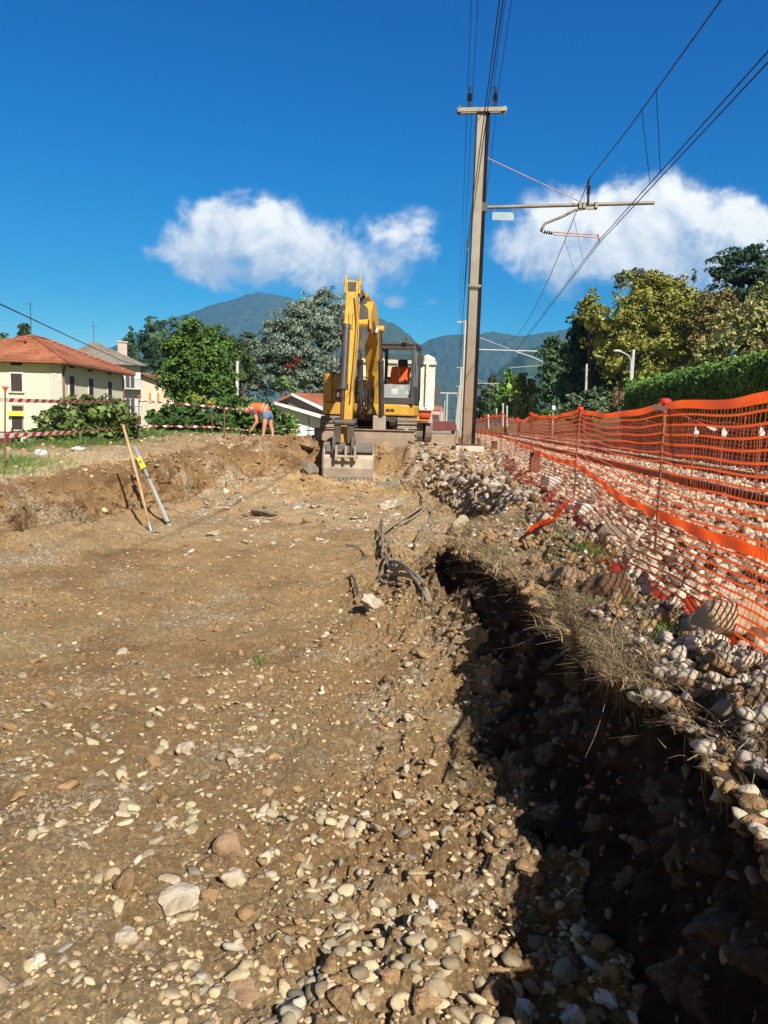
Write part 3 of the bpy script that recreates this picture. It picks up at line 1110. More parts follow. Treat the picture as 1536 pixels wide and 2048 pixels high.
rock(770, 980, 0, .24, 'long grey-white slab below and right of the bucket', m_grey, 21, 1.0, .4)
rock(812, 888, 0, .30, 'large pale pointed boulder against the dozer blade', m_pale, 22, 1.0, 1.0, up=.05)
rock(775, 905, 0, .20, 'soil-stained boulder left of the pale pointed boulder', m_brown, 23, .8, .8)
rock(623, 945, 0, .17, 'grey-green block standing left of the bucket', m_grey, 24, 1.0, 1.1)
rock(610, 915, 0, .22, 'brown flat rock overhanging a dark gap left of the bucket', m_brown, 25, .9, .5)
rock(84, 915, 0, .14, 'white-grey boulder at the grass edge on the left bank', m_white, 26, .7, .7, y=13.8)
rock(155, 903, 0, .16, 'low white stone on the crest right of the white-grey boulder', m_white, 27, .7, .4, y=14.6)
rock(22, 950, 0, .22, 'thin flat stone slab lying on the left bank top', m_brown, 28, .9, .14, y=11.9)
rock(935, 1060, 0, .0001, '', m_pale, 29) if False else None
rock(885, 990, 0, .15, 'leaning buff rock in the limestone face of the cut', m_brown, 30, .9, 1.0, up=-.05)
rock(925, 985, 0, .19, 'tilted greenish-buff boulder on the rim below the mast', m_bufg, 31, .8, 1.0, y=11.5)
rock(1470, 1258, 0, .185, 'big wedge-shaped brown boulder under the net at the right edge', m_tan, 32, .9, .85, y=3.35, rough=.15)
rock(1215, 1195, 0, .16, 'dark clod of earth lying under the net', m_dark, 33, .6, .8, y=4.15, name='earth_lump', cat='clod')
rock(1140, 1160, 0, .13, 'flatter brown lump of earth just left of the dark clod', m_brown, 34, .6, .55, y=4.6, name='earth_lump', cat='clod')
rock(1535, 1290, 0, .12, 'dark stone cut by the right edge below the net', m_dark, 35, .8, .8, y=3.2)
rock(1225, 1058, 0, .15, 'squarish grey-green rock half under the mesh between the first two posts', m_grey, 36, .9, .75, y=6.4)
rock(1090, 1065, 0, .12, 'buff rock on the grassy rim beside the fallen net tail', m_pale, 37, .8, .6, y=6.9)
rock(1207, 1205, 0, .06, 'yellowish cobble in the matted dry grass', m_pale, 38, .3, .8, y=4.05)
rock(1150, 1100, 0, .05, 'white pebble on the green patch of the rim', m_white, 39, .4, .7, y=6.0)

# ------------------------------------------------------------------ hills
def hill(name, pts, D, depth, seed, mat, rough=0.09):
    """ridge through photo pixels at forward distance D; slopes fall toward and away from us"""
    Q = np.array([P(px, py, D)[:] for px, py in pts])
    n = 260
    xs = np.linspace(Q[0, 0], Q[-1, 0], n)
    zr = np.interp(xs, Q[:, 0], Q[:, 2])
    m = 150
    ts = np.linspace(-1, 1, m)
    Xg = np.repeat(xs[:, None], m, 1)
    Yg = D + ts[None, :] * depth + 0 * Xg
    prof = np.clip(1 - np.abs(ts), 0, 1) ** 0.9
    rid = fbm(Xg / D * 14, Yg / D * 9, 5, seed, .5, ridged=True)
    mid = np.clip(4 * np.abs(ts) * (1 - np.abs(ts)), 0, 1)[None, :]
    Zg = zr[:, None] * prof[None, :] + np.minimum(rid - .45, 0.05) * rough * D * .5 * mid - 30 * (1 - prof[None, :])
    Zg += (fbm(xs / D * 120, xs * 0, 4, seed + 3) * D * .0016)[:, None] + fbm(Xg / D * 150, Yg / D * 150, 2, seed + 9) * D * .0012
    V = np.stack([Xg, Yg, Zg], -1).reshape(-1, 3)
    i = np.arange(n - 1)[:, None] * m + np.arange(m - 1)[None, :]
    Fc = np.stack([i, i + m, i + m + 1, i + 1], -1).reshape(-1, 4)
    o = np_mesh(name, V, Fc, mat, smooth=True)
    tag(o, kind='structure')


m_hill = M('forest_slope', (0.15, 0.19, 0.115), (0.085, 0.125, 0.085), rough=1, scale=.035, detail=10, spec=0, bump=1.0, bscale=.06)
m_hill.node_tree.nodes['Bump'].inputs['Distance'].default_value = 30
m_hill2 = M('forest_slope_near', (0.12, 0.18, 0.075), (0.06, 0.105, 0.05), rough=1, scale=.06, detail=10, spec=0, bump=1.0, bscale=.12)
m_hill2.node_tree.nodes['Bump'].inputs['Distance'].default_value = 18
hill('hills', [(-400, 830), (-100, 800), (150, 735), (300, 660), (345, 637), (380, 626), (430, 607), (470, 597), (495, 588), (520, 584), (545, 587), (575, 593), (640, 612), (700, 640), (760, 690), (840, 760), (1000, 840)], 5200, 1900, 4, m_hill)
hill('hills', [(620, 840), (690, 660), (735, 628), (760, 636), (790, 648), (812, 664), (830, 681), (848, 700), (870, 727), (900, 760), (960, 830)], 3300, 1300, 14, m_hill)
hill('hills', [(700, 800), (800, 720), (838, 690), (862, 677), (890, 670), (930, 668), (960, 668), (985, 662), (1005, 666), (1040, 671), (1075, 667), (1110, 662), (1150, 654), (1250, 640), (1400, 640), (1600, 690)], 4300, 1500, 24, m_hill)
hill('hills', [(900, 860), (960, 790), (1000, 740), (1040, 705), (1080, 690), (1130, 680), (1200, 660), (1300, 640), (1500, 660), (1700, 760)], 2300, 900, 34, m_hill2)

# haze
hb = MB()
hb.box((0, 2990, 548), (9000, 6140, 1160))
hm = bpy.data.materials.new('haze_air')
hm.use_nodes = True
ht = hm.node_tree
ht.nodes.clear()
hh = NG(ht)
pv = hh.n('ShaderNodeVolumePrincipled', {'Color': (0.07, 0.42, 0.92, 1), 'Density': 0.00013, 'Anisotropy': 0.0})
ho = hh.n('ShaderNodeOutputMaterial')
ht.links.new(pv.outputs[0], ho.inputs['Volume'])
HZ = hb.build('haze', hm)
tag(HZ, kind='stuff')
HZ.display_type = 'WIRE'


# ------------------------------------------------------------------ grass, roots and matted sod
def blades(name, X, Y, Z, H, W, lean, mat, seed, kind='stuff', nseg=3, dirv=None, spread=1.0):
    rs = np.random.RandomState(seed)
    n = len(X)
    a = rs.uniform(0, 2 * np.pi, n)
    if dirv is not None:
        a = dirv + rs.normal(0, spread, n)
    dx, dy = np.cos(a), np.sin(a)
    wa = rs.uniform(0, 2 * np.pi, n)
    wx, wy = np.cos(wa) * W / 2, np.sin(wa) * W / 2
    V = np.zeros((n, nseg + 1, 2, 3))
    for k in range(nseg + 1):
        f = k / nseg
        cx = X + dx * lean * H * f ** 1.7
        cy = Y + dy * lean * H * f ** 1.7
        cz = Z + H * f * (1 - .45 * np.clip(lean, 0, 1.8) * f)
        tp = 1 - .8 * f
        V[:, k, 0] = np.stack([cx - wx * tp, cy - wy * tp, cz], -1)
        V[:, k, 1] = np.stack([cx + wx * tp, cy + wy * tp, cz], -1)
    b = (np.arange(n) * (nseg + 1) * 2)[:, None]
    Fs = []
    for k in range(nseg):
        Fs.append(b + np.array([[2 * k, 2 * k + 1, 2 * k + 3, 2 * k + 2]]))
    o = np_mesh(name, V.reshape(-1, 3), np.concatenate(Fs), mat)
    return tag(o, kind=kind)


m_grass = M('grass_green', (0.17, 0.235, 0.055), (0.10, 0.155, 0.035), rough=.8, scale=1.2, island=1.6, spec=.2)
m_grass2 = M('grass_fresh', (0.14, 0.22, 0.05), (0.09, 0.15, 0.035), rough=.7, scale=2, island=1.6, spec=.2)
m_dry = M('dry_grass', (0.45, 0.36, 0.20), (0.22, 0.155, 0.085), rough=.9, scale=6, island=1.6, spec=.15)
m_root = M('root', (0.30, 0.215, 0.135), (0.17, 0.11, 0.075), rough=.95, scale=20, island=1.2, spec=.1)

# left bank grass
rs = np.random.RandomState(31)
n = 95000
Y = 9 + 19 * rs.uniform(0, 1, n) ** .9
X = -3.2 - rs.uniform(0, 1, n) ** 1.2 * 12.5
ns = fbm(X * .8, Y * .8, 3, 77)
lim = -X - 4.8 - np.maximum(0, 16.3 - Y) * 0.95 + 0.7 * ns
k = (lim > -.15 + rs.uniform(-.3, .5, n)) & (np.abs(X) / Y < .62) & (rs.uniform(0, 1, n) < .55 + ns)
X, Y = X[k], Y[k]
Z = height(X, Y, False)
hh_ = rs.uniform(.05, .17, len(X)) * (1 + .8 * fbm(X * .7 + 4, Y * .7, 2, 8))
blades('grass', X, Y, Z - .02, hh_, .016, rs.uniform(.1, .9, len(X)), m_grass, 32)
# tall thin clumps near the left edge of the frame
rs = np.random.RandomState(35)
X = rs.normal(-6.3, .5, 2600); Y = rs.normal(12.0, .6, 2600)
blades('grass', X, Y, height(X, Y, False) - .02, rs.uniform(.08, .24, 2600), .012, rs.uniform(.1, .6, 2600), m_grass2, 36)

# dry matted grass on the rim of the right-hand cut
def rim_line(yv):
    r = np.array([p for p in rim[12:] if True])
    return np.interp(yv, r[::-1, 1], r[::-1, 0])


rs = np.random.RandomState(41)
n = 17000
Y = 2.0 + 6.2 * rs.uniform(0, 1, n) ** .8
Xr = rim_line(Y)
off = rs.normal(.03, .10, n) + .09 * np.abs(rs.normal(0, 1, n)) * (Y > 4)
X = Xr + off - .07
dn = fbm(X * 2.2, Y * 2.2, 3, 66)
spill = (Y < 2.7) & (rs.uniform(0, 1, n) < .85)
k = (dn > -.06 + rs.uniform(-.15, .15, n)) & ~spill & (X - TRK * Y < 1.25)
X, Y = X[k], Y[k]
t_, _, _, _, _ = wall_t(X, Y)
Z = np.where(t_ > .9, height(X, Y, False), np.interp(Y, [0, 10], [-.965, -.935]) - .01)
inw = t_ < .75
H = rs.uniform(.04, .15, len(X))
blades('dry_grass', X, Y, Z + .005, H, .0045, rs.uniform(.7, 2.1, len(X)), m_dry, 42, dirv=np.pi, spread=1.5)
# hanging roots and straw under the lip
n = 5200
Y = 1.9 + 6.4 * rs.uniform(0, 1, n)
X = rim_line(Y) - rs.uniform(.04, .17, n)
dn = fbm(Y * 1.9, Y * 0, 3, 68)
k = rs.uniform(0, 1, n) < .35 + 1.4 * dn
X, Y = X[k], Y[k]
n = len(X)
Z = np.interp(Y, [0, 10], [-.97, -.94]) - rs.uniform(0, .07, n)
blades('roots', X, Y, Z, -rs.uniform(.04, .17, n) * (1 + (rs.uniform(0, 1, n) > .93) * 1.2), .004, rs.uniform(.1, 1.1, n), m_root, 43, dirv=np.pi, spread=1.1, nseg=4)
# green tufts
for (px, py, d, n, sp) in ((1165, 1100, 5.9, 1500, .18), (1190, 1120, 5.4, 900, .13), (1080, 1068, 7.0, 300, .1), (1325, 1290, 3.4, 160, .05), (1240, 1200, 3.9, 150, .05), (455, 1395, 0, 60, .05)):
    if d == 0:
        q = Vector((-.87, 5.2, 0))
    else:
        q = P(px, py, d)
    X = q.x + rs.normal(0, sp, n); Y = q.y + rs.normal(0, sp * 1.4, n)
    blades('grass', X, Y, height(X, Y, False) + .025, rs.uniform(.03, .09, n), .006, rs.uniform(.3, 1.3, n), m_grass2, 44)
# stiff straw bundles sticking out of the lip
def straw(px, py, d, n, seed, L=.16, dirv=np.pi, dz=-.2):
    rs = np.random.RandomState(seed)
    q = P(px, py, d)
    mb = MB()
    for k in range(n):
        a = dirv + rs.normal(0, .8)
        v = Vector((math.cos(a), math.sin(a) * .7, dz + rs.normal(0, .35))).normalized() * rs.uniform(.5, 1.2) * L
        s = q + Vector(rs.normal(0, .04, 3))
        e = s + v
        mb.tube([s, s.lerp(e, .5) + Vector(rs.normal(0, .008, 3)), e], [.0022, .002, .0012], 4, caps=False)
    return mb


for i, (px, py, d, n, L, dz) in enumerate(((1225, 1265, 3.6, 60, .17, -.1), (1265, 1310, 3.35, 50, .14, -.4), (1270, 1340, 3.3, 50, .2, -1.2), (1120, 1180, 4.4, 45, .15, -.9), (1180, 1215, 4.0, 40, .16, -.5), (1010, 1085, 6.4, 60, .25, -.1), (1060, 1080, 6.4, 60, .25, .1))):
    o = straw(px, py, d, n, 50 + i, L, dz=dz).build('dry_stalks', m_dry)
    tag(o, kind='stuff')

# ------------------------------------------------------------------ railway track
m_rust = M('rusty_rail', (0.16, 0.075, 0.045), (0.10, 0.045, 0.03), rough=.75, metal=.3, scale=5, bump=.2)
m_railtop = M('rail_steel', (0.42, 0.40, 0.38), rough=.3, metal=.9, scale=3)
m_conc = M('concrete_sleeper', (0.36, 0.31, 0.26), (0.24, 0.20, 0.17), rough=.9, scale=6, bump=.3)
trk = thing('railway_track', 'railway track with rusty rails on concrete sleepers behind the orange net', 'railway track', (0, 0, 0))


def rail_mesh(off):
    mb = MB()
    y = 2.0
    while y < 66:
        y2 = min(y + 6.4, 66)
        a = (off + TRK * y, y)
        b = (off + TRK * y2, y2)
        for (w, h, zc) in ((.14, .015, -.722), (.022, .11, -.665)):
            mb.bar((a[0], a[1], zc), (b[0], b[1], zc), w, h)
        mb.bar((a[0], a[1], -.6), (b[0], b[1], -.6), .07, .035)
        y = y2
    return mb


def rail_far(off):
    mb = MB()
    mb.bar((off + TRK * 66, 66, -.66), (off + TRK * 420, 420, -.66), .08, .15)
    return mb


for off in (3.02, 4.50):
    mb = rail_mesh(off)
    mb.bar((off + TRK * 66, 66, -.66), (off + TRK * 420, 420, -.66), .08, .15)
    r_ = mb.build('rail', m_rust, trk)
    h_ = MB().bar((off + TRK * 2, 2, -.5805), (off + TRK * 66, 66, -.5805), .05, .004).build('running_surface', m_railtop, r_)
sl = MB().box((0, 0, 0), (2.5, .26, .16))
for s_ in (-.86, .62, -.6, .86):
    pass
for xx in (-.85, -.63, .63, .85):
    sl.box((xx, 0, .10), (.07, .10, .05))
s0 = sl.build('sleeper', m_conc, trk, bevel=.01, seg=1)
for i in range(98):
    s = s0 if i == 0 else s0.copy()
    if i:
        C.objects.link(s)
        s.parent = trk
    y = 3.2 + i * .6
    s.location = (3.76 + TRK * y, y, -.805)
    s.rotation_euler = (0, 0, -math.atan(TRK))

# ------------------------------------------------------------------ orange barrier net on steel rods
m_rod = M('rusty_rod', (0.20, 0.085, 0.045), (0.13, 0.055, 0.03), rough=.8, scale=14)
m_cap = M('red_cap', (0.62, 0.035, 0.025), (0.50, 0.03, 0.02), rough=.45, scale=9)


def translucent(m, k=.5):
    t = m.node_tree
    p = t.nodes['Principled BSDF']
    tr = t.nodes.new('ShaderNodeBsdfTranslucent')
    src = p.inputs['Base Color'].links[0].from_socket
    t.links.new(src, tr.inputs[0])
    mx = t.nodes.new('ShaderNodeMixShader')
    mx.inputs[0].default_value = k
    t.links.new(p.outputs[0], mx.inputs[1])
    t.links.new(tr.outputs[0], mx.inputs[2])
    t.links.new(mx.outputs[0], t.nodes['Material Output'].inputs[0])
    return m


m_net = translucent(M('orange_net', (1.0, 0.17, 0.025), (0.98, 0.12, 0.02), rough=.4, scale=3), .55)
m_netband = translucent(M('orange_band', (1.0, 0.15, 0.02), (0.95, 0.10, 0.015), rough=.45, scale=5), .55)
fence = [(1.36, 1.3), (1.835, 5.1), (2.36, 9.3), (2.68, 13.9), (3.08, 17.9), (3.42, 22.4), (3.78, 27), (4.2, 32), (4.62, 37), (5.08, 42), (5.5, 47), (5.95, 52), (6.4, 57)]
ORD = ['nearest', 'first', 'second', 'third', 'fourth', 'fifth', 'sixth', 'seventh', 'eighth', 'ninth', 'tenth', 'eleventh', 'twelfth']
tops = []
for i, (x, y) in enumerate(fence):
    zb = hz(x, y, True)
    if i == 1:
        b = P(1306, 1152, y)
        tp = P(1306, 800, y)
        x, zb = b.x, b.z
        zt = tp.z
    else:
        zt = [.26, 0, P(1147, 815, 9.3).z, P(1052, 826, 13.9).z, P(1025, 836, 17.9).z][i] if i < 5 else zb + 1.18
    tops.append((x, y, zt, zb))
    if i == 0:
        continue
    lean = [0, 0, .015, -.03, .02][i] if i < 5 else RS.uniform(-.03, .03)
    r = thing('fence_rod', 'rusty rod with a red mushroom cap, %s fence rod counted from the right edge' % ORD[i] if i < 12 else 'rusty rod with a red cap, farthest rod of the orange fence', 'fence post', (x, y, zb), 0, 'rods holding the orange net')
    L = zt - zb
    rr = .009 if i < 5 else .014
    MB().tube([(0, 0, -.1), (0, 0, L * .5), (lean, 0, L)], rr, 8).build('rod', m_rod, r, smooth=True)
    cp = MB()
    cp.tube([(lean, 0, L - .085), (lean, 0, L - .02), (lean, 0, L - .018), (lean, 0, L + .004), (lean, 0, L + .014)], [.017, .02, .041, .038, .018], 14)
    cp.build('cap', m_cap, r, smooth=False)


def lerp(a, b, t):
    return a + (b - a) * t


def net_point(i, s, v, amp=1.0):
    """panel i, fraction s along, v 0 top .. 1 bottom edge"""
    x0, y0, t0, b0 = tops[i]
    x1, y1, t1, b1 = tops[i + 1]
    x, y = lerp(x0, x1, s), lerp(y0, y1, s)
    top, bot = lerp(t0, t1, s), lerp(b0, b1, s)
    top -= .035
    sg = math.sin(math.pi * s)
    L = math.hypot(x1 - x0, y1 - y0)
    sag = (.045 if i == 0 else .06) * sg
    z = top - sag
    mid = lerp([.45, .61, .56][i], [.61, .56, .54][i], s) if i < 3 else .54
    # upper half hangs, middle band sags, lower half flops toward the pit
    zm = lerp(top, bot, mid) - [.06, .05][i] * sg if i < 2 else lerp(top, bot, mid) - .06 * sg
    foot = .05 + .27 * s * s if i == 0 else .32 + .08 * math.sin(i * 2.1 + s * 5)
    if i >= 4:
        foot *= .4
    if v < .5:
        k = v * 2
        zz = lerp(z, zm, k)
        out = -.02 * k * sg + .03 * math.sin(s * 9 + i * 2 + v * 3) * sg * k
    else:
        k = (v - .5) * 2
        zz = lerp(zm, bot + .03, k ** .9)
        out = -foot * k ** 1.3 + .03 * math.sin(s * 7 + i + v * 5) * sg
    nx, ny = (y1 - y0) / L, -(x1 - x0) / L
    w = .003 * math.sin(s * L * 11 + v * 17) + .010 * math.sin(s * L * 3.1 + v * 7 + i)
    px_, py_ = x + nx * (out + w), y + ny * (out + w)
    if k if v >= .5 else 0:
        g_ = hz(px_, py_, False) + .045
        zz = max(zz, g_)
    return Vector((px_, py_, zz + .006 * math.sin(s * L * 4.3 + v * 9 + i)))


net = thing('barrier_net', 'orange plastic mesh fence drooping between red-capped rods beside the pit', 'safety net', (1.6, 3, -1))
thin = ([], [])
band = ([], [])


def ribbon(store, pts, wid, axis):
    vs, fs = store
    b = len(vs)
    for p in pts:
        vs.append(p - axis * wid / 2)
        vs.append(p + axis * wid / 2)
    for k in range(len(pts) - 1):
        fs.append((b + 2 * k, b + 2 * k + 2, b + 2 * k + 3, b + 2 * k + 1))


NR = 23
for i in range(len(tops) - 1):
    x0, y0, *_ = tops[i]
    x1, y1, *_ = tops[i + 1]
    L = math.hypot(x1 - x0, y1 - y0)
    seg = int(L / (.055 if i < 3 else .10))
    NRi = NR if i < 4 else 16
    grid = {}
    for j in range(NRi + 1):
        v = j / NRi
        pts = [net_point(i, k / seg, v) for k in range(seg + 1)]
        grid[j] = pts
        isb = j in (0, NRi // 2 + (NRi % 2), NRi)
        if isb:
            wd = .05 if j == 0 else .062
            # wide bands are bands of their own, a bit wavy and twisted
            vs, fs = band
            b = len(vs)
            for k, p in enumerate(pts):
                tw = .35 * math.sin(k * .5 + i) if j else .2 * math.sin(k * .3)
                ax = Vector((math.sin(tw), -.2 * math.sin(tw), math.cos(tw)))
                if j == NRi:
                    ax = Vector((.75, 0, .35 + .4 * math.sin(k * .4))).normalized()
                    wd = .06
                vs.append(p - ax * wd / 2)
                vs.append(p + ax * wd / 2)
            for k in range(len(pts) - 1):
                fs.append((b + 2 * k, b + 2 * k + 2, b + 2 * k + 3, b + 2 * k + 1))
        else:
            ribbon(thin, pts, .012 if i < 4 else .014, Vector((0, 0, 1)))
    step = 1 if i < 4 else 1
    d = Vector((x1 - x0, y1 - y0, 0)).normalized()
    for k in range(0, seg + 1, step):
        pts = []
        for j in range(NRi + 1):
            p = grid[j][k]
            if j:
                q = grid[j - 1][k]
                m = (p + q) / 2 + d * .012 * math.sin(k * 1.7 + j * .9 + i)
                pts.append(m)
            pts.append(p)
        ribbon(thin, pts, .008 if i < 4 else .008, d)
th_, bd_ = MB(), MB()
th_.v, th_.f = thin
bd_.v, bd_.f = band
o = th_.build('mesh_strands', m_net, net, world=True)
o = bd_.build('solid_band', m_netband, net, world=True)
md = o.modifiers.new('thick', 'SOLIDIFY')
md.thickness = .002
o.modifiers.remove(md)

# red-white tape tied on the first rod
m_tw = M('tape_white', (0.78, 0.74, 0.70), rough=.5, scale=20)
m_tr = M('tape_red', (0.55, 0.03, 0.04), rough=.5, scale=20)


def tape(name, pts, w, parent=None, twist=0.0, stripe=.12, n=60, sagv=0.0, label=None, cat=None, group=None):
    """striped band: red and white alternate along it"""
    a, b = Vector(pts[0]), Vector(pts[-1])
    P_ = [Vector(p) for p in pts]
    cum = [0]
    for k in range(len(P_) - 1):
        cum.append(cum[-1] + (P_[k + 1] - P_[k]).length)
    Lt = cum[-1]

    def at(s):
        for k in range(len(P_) - 1):
            if s <= cum[k + 1] or k == len(P_) - 2:
                f = (s - cum[k]) / max(cum[k + 1] - cum[k], 1e-6)
                p = P_[k].lerp(P_[k + 1], f)
                p.z -= sagv * math.sin(math.pi * min(max(f, 0), 1))
                return p
    ns = max(2, int(Lt / stripe))
    mb = MB()
    mi = []
    prev = None
    for i in range(ns * 2 + 1):
        s0 = i * Lt / ns / 2
        p = at(s0)
        d = (at(min(s0 + .01, Lt)) - at(max(s0 - .01, 0))).normalized()
        side = d.cross(Vector((0, 0, 1))).normalized()
        a0 = (Vector((0, 0, 1)) * math.cos(s0 * twist) + side * math.sin(s0 * twist)) * w / 2
        sl_ = d * w * .35
        k = len(mb.v)
        mb.v += [p - a0 - sl_, p + a0 + sl_]
        if i:
            mb.f.append((k - 2, k, k + 1, k - 1))
            mi.append((i - 1) // 2 % 2)
    o = mb.build(name, m_tw)
    o.data.materials.append(m_tr)
    for f_, m_ in zip(o.data.polygons, mi):
        f_.material_index = m_
    org = P_[0]
    o.data.transform(Matrix.Translation(-org))
    o.location = org
    return tag(o, label, cat, group)


tape('barrier_tape', [P(1306, 812, 5.05), P(1345, 822, 4.9), P(1385, 838, 4.7), P(1432, 860, 4.45)], .03, twist=3, label='pinkish tape tail tied to the first red-capped rod and trailing right', cat='tape')

# marker cord beyond the track with knotted tape ends
m_cord = M('cord', (0.35, 0.24, 0.14), rough=.9, scale=30)
cz = [P(px, 858 + (px - 1190) * .005, d) for px, d in ((1150, 13.5), (1290, 10.7), (1390, 9.3), (1440, 8.7), (1523, 8.0), (1640, 7.0))]
cz = [Vector((p.x, p.y, p.z)) for p in cz]
tag(MB().tube(cz, .004, 6).build('string', m_cord), 'thin cord strung beyond the track with tape ends tied to it', 'cord')
for i, (px, d, lb) in enumerate(((1390, 9.3, 'left'), (1446, 8.7, 'middle'), (1521, 8.0, 'right'))):
    p = P(px, 858, d)
    zb = hz(p.x, p.y)
    s = thing('marker_stake', 'thin stake with a knotted red-and-white tape end behind the net, %s of three' % lb, 'stake', (p.x, p.y, zb), 0, 'marker stakes beyond the track')
    MB().cyl((0, 0, 0), (0, 0, p.z - zb + .05), .008, n=6).build('rod', m_rod, s)
    k = MB()
    for q in range(3):
        a = q * 2.1
        k.add([(0, -.01, p.z - zb + .03), (.025 * math.cos(a) + .02, -.02, p.z - zb - .04), (.02 * math.cos(a), -.02, p.z - zb - .10), (-.015, -.01, p.z - zb - .03)], [(0, 1, 2, 3)])
    k.build('tape_knot', m_tw, s)

# far net on the other side of the track
m_net2 = M('faded_net', (0.62, 0.13, 0.09), (0.50, 0.10, 0.09), rough=.6, scale=3)
fn = thing('barrier_net', 'faded reddish net standing on the far side of the railway track', 'safety net', (8, 28, -.6))
mb = MB()
fx0, fx1 = 11.5, 62
vs_ = []
for j in range(11):
    pts = []
    for k in range(0, 181):
        y = fx0 + (fx1 - fx0) * k / 180
        x = 5.55 + TRK * y
        z = lerp(-.60, .22 + .05 * math.sin(y * 1.2) + .03 * math.sin(y * 3), 1 - j / 10)
        pts.append(Vector((x + .03 * math.sin(y * 4 + j), y, z)))
    st = ([], [])
    ribbon(st, pts, .05 if j == 0 else .022, Vector((0, 0, 1)))
    mb.add(st[0], st[1])
for k in range(0, 520):
    y = fx0 + (fx1 - fx0) * k / 519
    x = 5.55 + TRK * y
    st = ([], [])
    ribbon(st, [Vector((x + .03 * math.sin(y * 4 + j), y, lerp(-.6, .20, j / 5))) for j in range(6)], .018, Vector((TRK, 1, 0)))
    mb.add(st[0], st[1])
mb.build('mesh_strands', m_net2, fn, world=True)
for i, y in enumerate([11.5, 14.5, 18, 22, 26.5, 31, 36, 42, 50]):
    x = 5.55 + TRK * y
    r = thing('fence_rod', 'thin rod carrying the faded net beyond the track, %s of its row from the right' % (ORD[i + 1]), 'fence post', (x, y, -.72), 0, 'rods of the far net')
    MB().cyl((0, 0, 0), (0, 0, 1.02), .012, n=6).build('rod', m_rod, r)
    MB().sphere((0, 0, 1.03), (.035, .035, .02), 8, 6).build('cap', m_cap, r)

# short rusty steel stubs between net and track
for (px, pt, pb, d, w, lb) in ((1068, 905, 958, 13.2, .16, 'rust-brown steel stub standing in the ballast behind the third rod'),
                               (988, 882, 908, 20.5, .13, 'small orange-brown steel stub farther along behind the net')):
    a, b = P(px, pb, d), P(px, pt, d)
    s = thing('steel_stub', lb, 'stub', (a.x, a.y, a.z - .05))
    h = b.z - a.z + .05
    mb = MB()
    mb.box((0, -.06, h / 2), (w, .012, h)).box((0, .06, h / 2), (w, .012, h)).box((0, 0, h / 2), (.012, .108, h))
    mb.build('web', m_rust, s)
# pieces of broken sleeper/concrete by the verge
for (px, py, d, sx, sz, lb) in ((1100, 985, 11.0, .22, .18, 'ribbed grey-white concrete block behind the net below the second rod'),
                                (1158, 1035, 7.9, .20, .14, 'white ridged concrete fragment lying by the orange net tail')):
    p = P(px, py, d)
    t_ = thing('concrete_block', lb, 'concrete block', (p.x, p.y, hz(p.x, p.y)), .5)
    mb = MB()
    mb.box((0, 0, sz / 2), (sx, .2, sz))
    for k in range(5):
        mb.box((-sx / 2 + sx * (k + .5) / 5, -.103, sz * .5), (sx / 10, .02, sz * .9))
    mb.build('block', m_white, t_, bevel=.01)

# ------------------------------------------------------------------ catenary mast
m_galv = M('galvanised_weathered', (0.26, 0.235, 0.185), (0.17, 0.14, 0.10), rough=.6, metal=.35, scale=1.4, detail=8, bump=.12, bscale=20)
m_galvb = M('mast_rust', (0.21, 0.13, 0.072), (0.14, 0.088, 0.05), rough=.75, metal=.2, scale=2.5, detail=8, bump=.15, bscale=20)
m_dkst = M('dark_steel', (0.085, 0.08, 0.08), (0.05, 0.045, 0.042), rough=.55, metal=.5, scale=10)
m_ins = M('insulator', (0.045, 0.025, 0.02), rough=.25, scale=10)
m_wire = M('wire', (0.030, 0.034, 0.045), rough=.5, metal=.5, scale=10)
m_brz = M('bronze_rod', (0.33, 0.17, 0.12), (0.22, 0.12, 0.09), rough=.5, metal=.6, scale=12)
DM = 19.0
mb_ = P(932, 888, DM)
mt_ = P(962, 224, DM)
mast = thing('catenary_mast', 'tall leaning galvanised steel mast with a cross-arm and a long bracket over the track', 'overhead line mast', (mb_.x, mb_.y, mb_.z))
AX = (mt_ - mb_)
H_ = AX.length
az = AX.normalized()
ax_ = Vector((1, .1, 0))
ax_ = (ax_ - az * ax_.dot(az)).normalized()
ay_ = az.cross(ax_)
MM = Matrix.Identity(4)
for i in range(3):
    MM[i][0], MM[i][1], MM[i][2] = ax_[i], ay_[i], az[i]
TM = MM


def hcol(z0, z1, w0, w1, d=.22, dark=False):
    """channel section: broad plate toward us, dark hollow to the right, rear flange"""
    mb = MB(TM)

    def bx(xa0, xb0, xa1, xb1, ya, yb):
        mb.add([(xa0, ya, z0), (xb0, ya, z0), (xb0, yb, z0), (xa0, yb, z0), (xa1, ya, z1), (xb1, ya, z1), (xb1, yb, z1), (xa1, yb, z1)],
               [(3, 2, 1, 0), (4, 5, 6, 7), (0, 1, 5, 4), (1, 2, 6, 5), (2, 3, 7, 6), (3, 0, 4, 7)])
    if not dark:
        bx(-w0 / 2, w0 / 2, -w1 / 2, w1 / 2, -d / 2, -d / 2 + .014)          # front plate
        bx(-w0 / 2, -w0 / 2 + .012, -w1 / 2, -w1 / 2 + .012, -d / 2 + .016, d / 2 - .016)  # web
    bx(w0 / 2 + .004, w0 / 2 + .10, w1 / 2 + .004, w1 / 2 + .095, -d / 2 + .02, -d / 2 + .03) if dark else None  # near-black plate: shade of the open hollow put in as colour
    bx(-w0 / 2, w0 / 2 + .118, -w1 / 2, w1 / 2 + .112, d / 2 - .014, d / 2) if not dark else None  # rear flange reaching out
    return mb


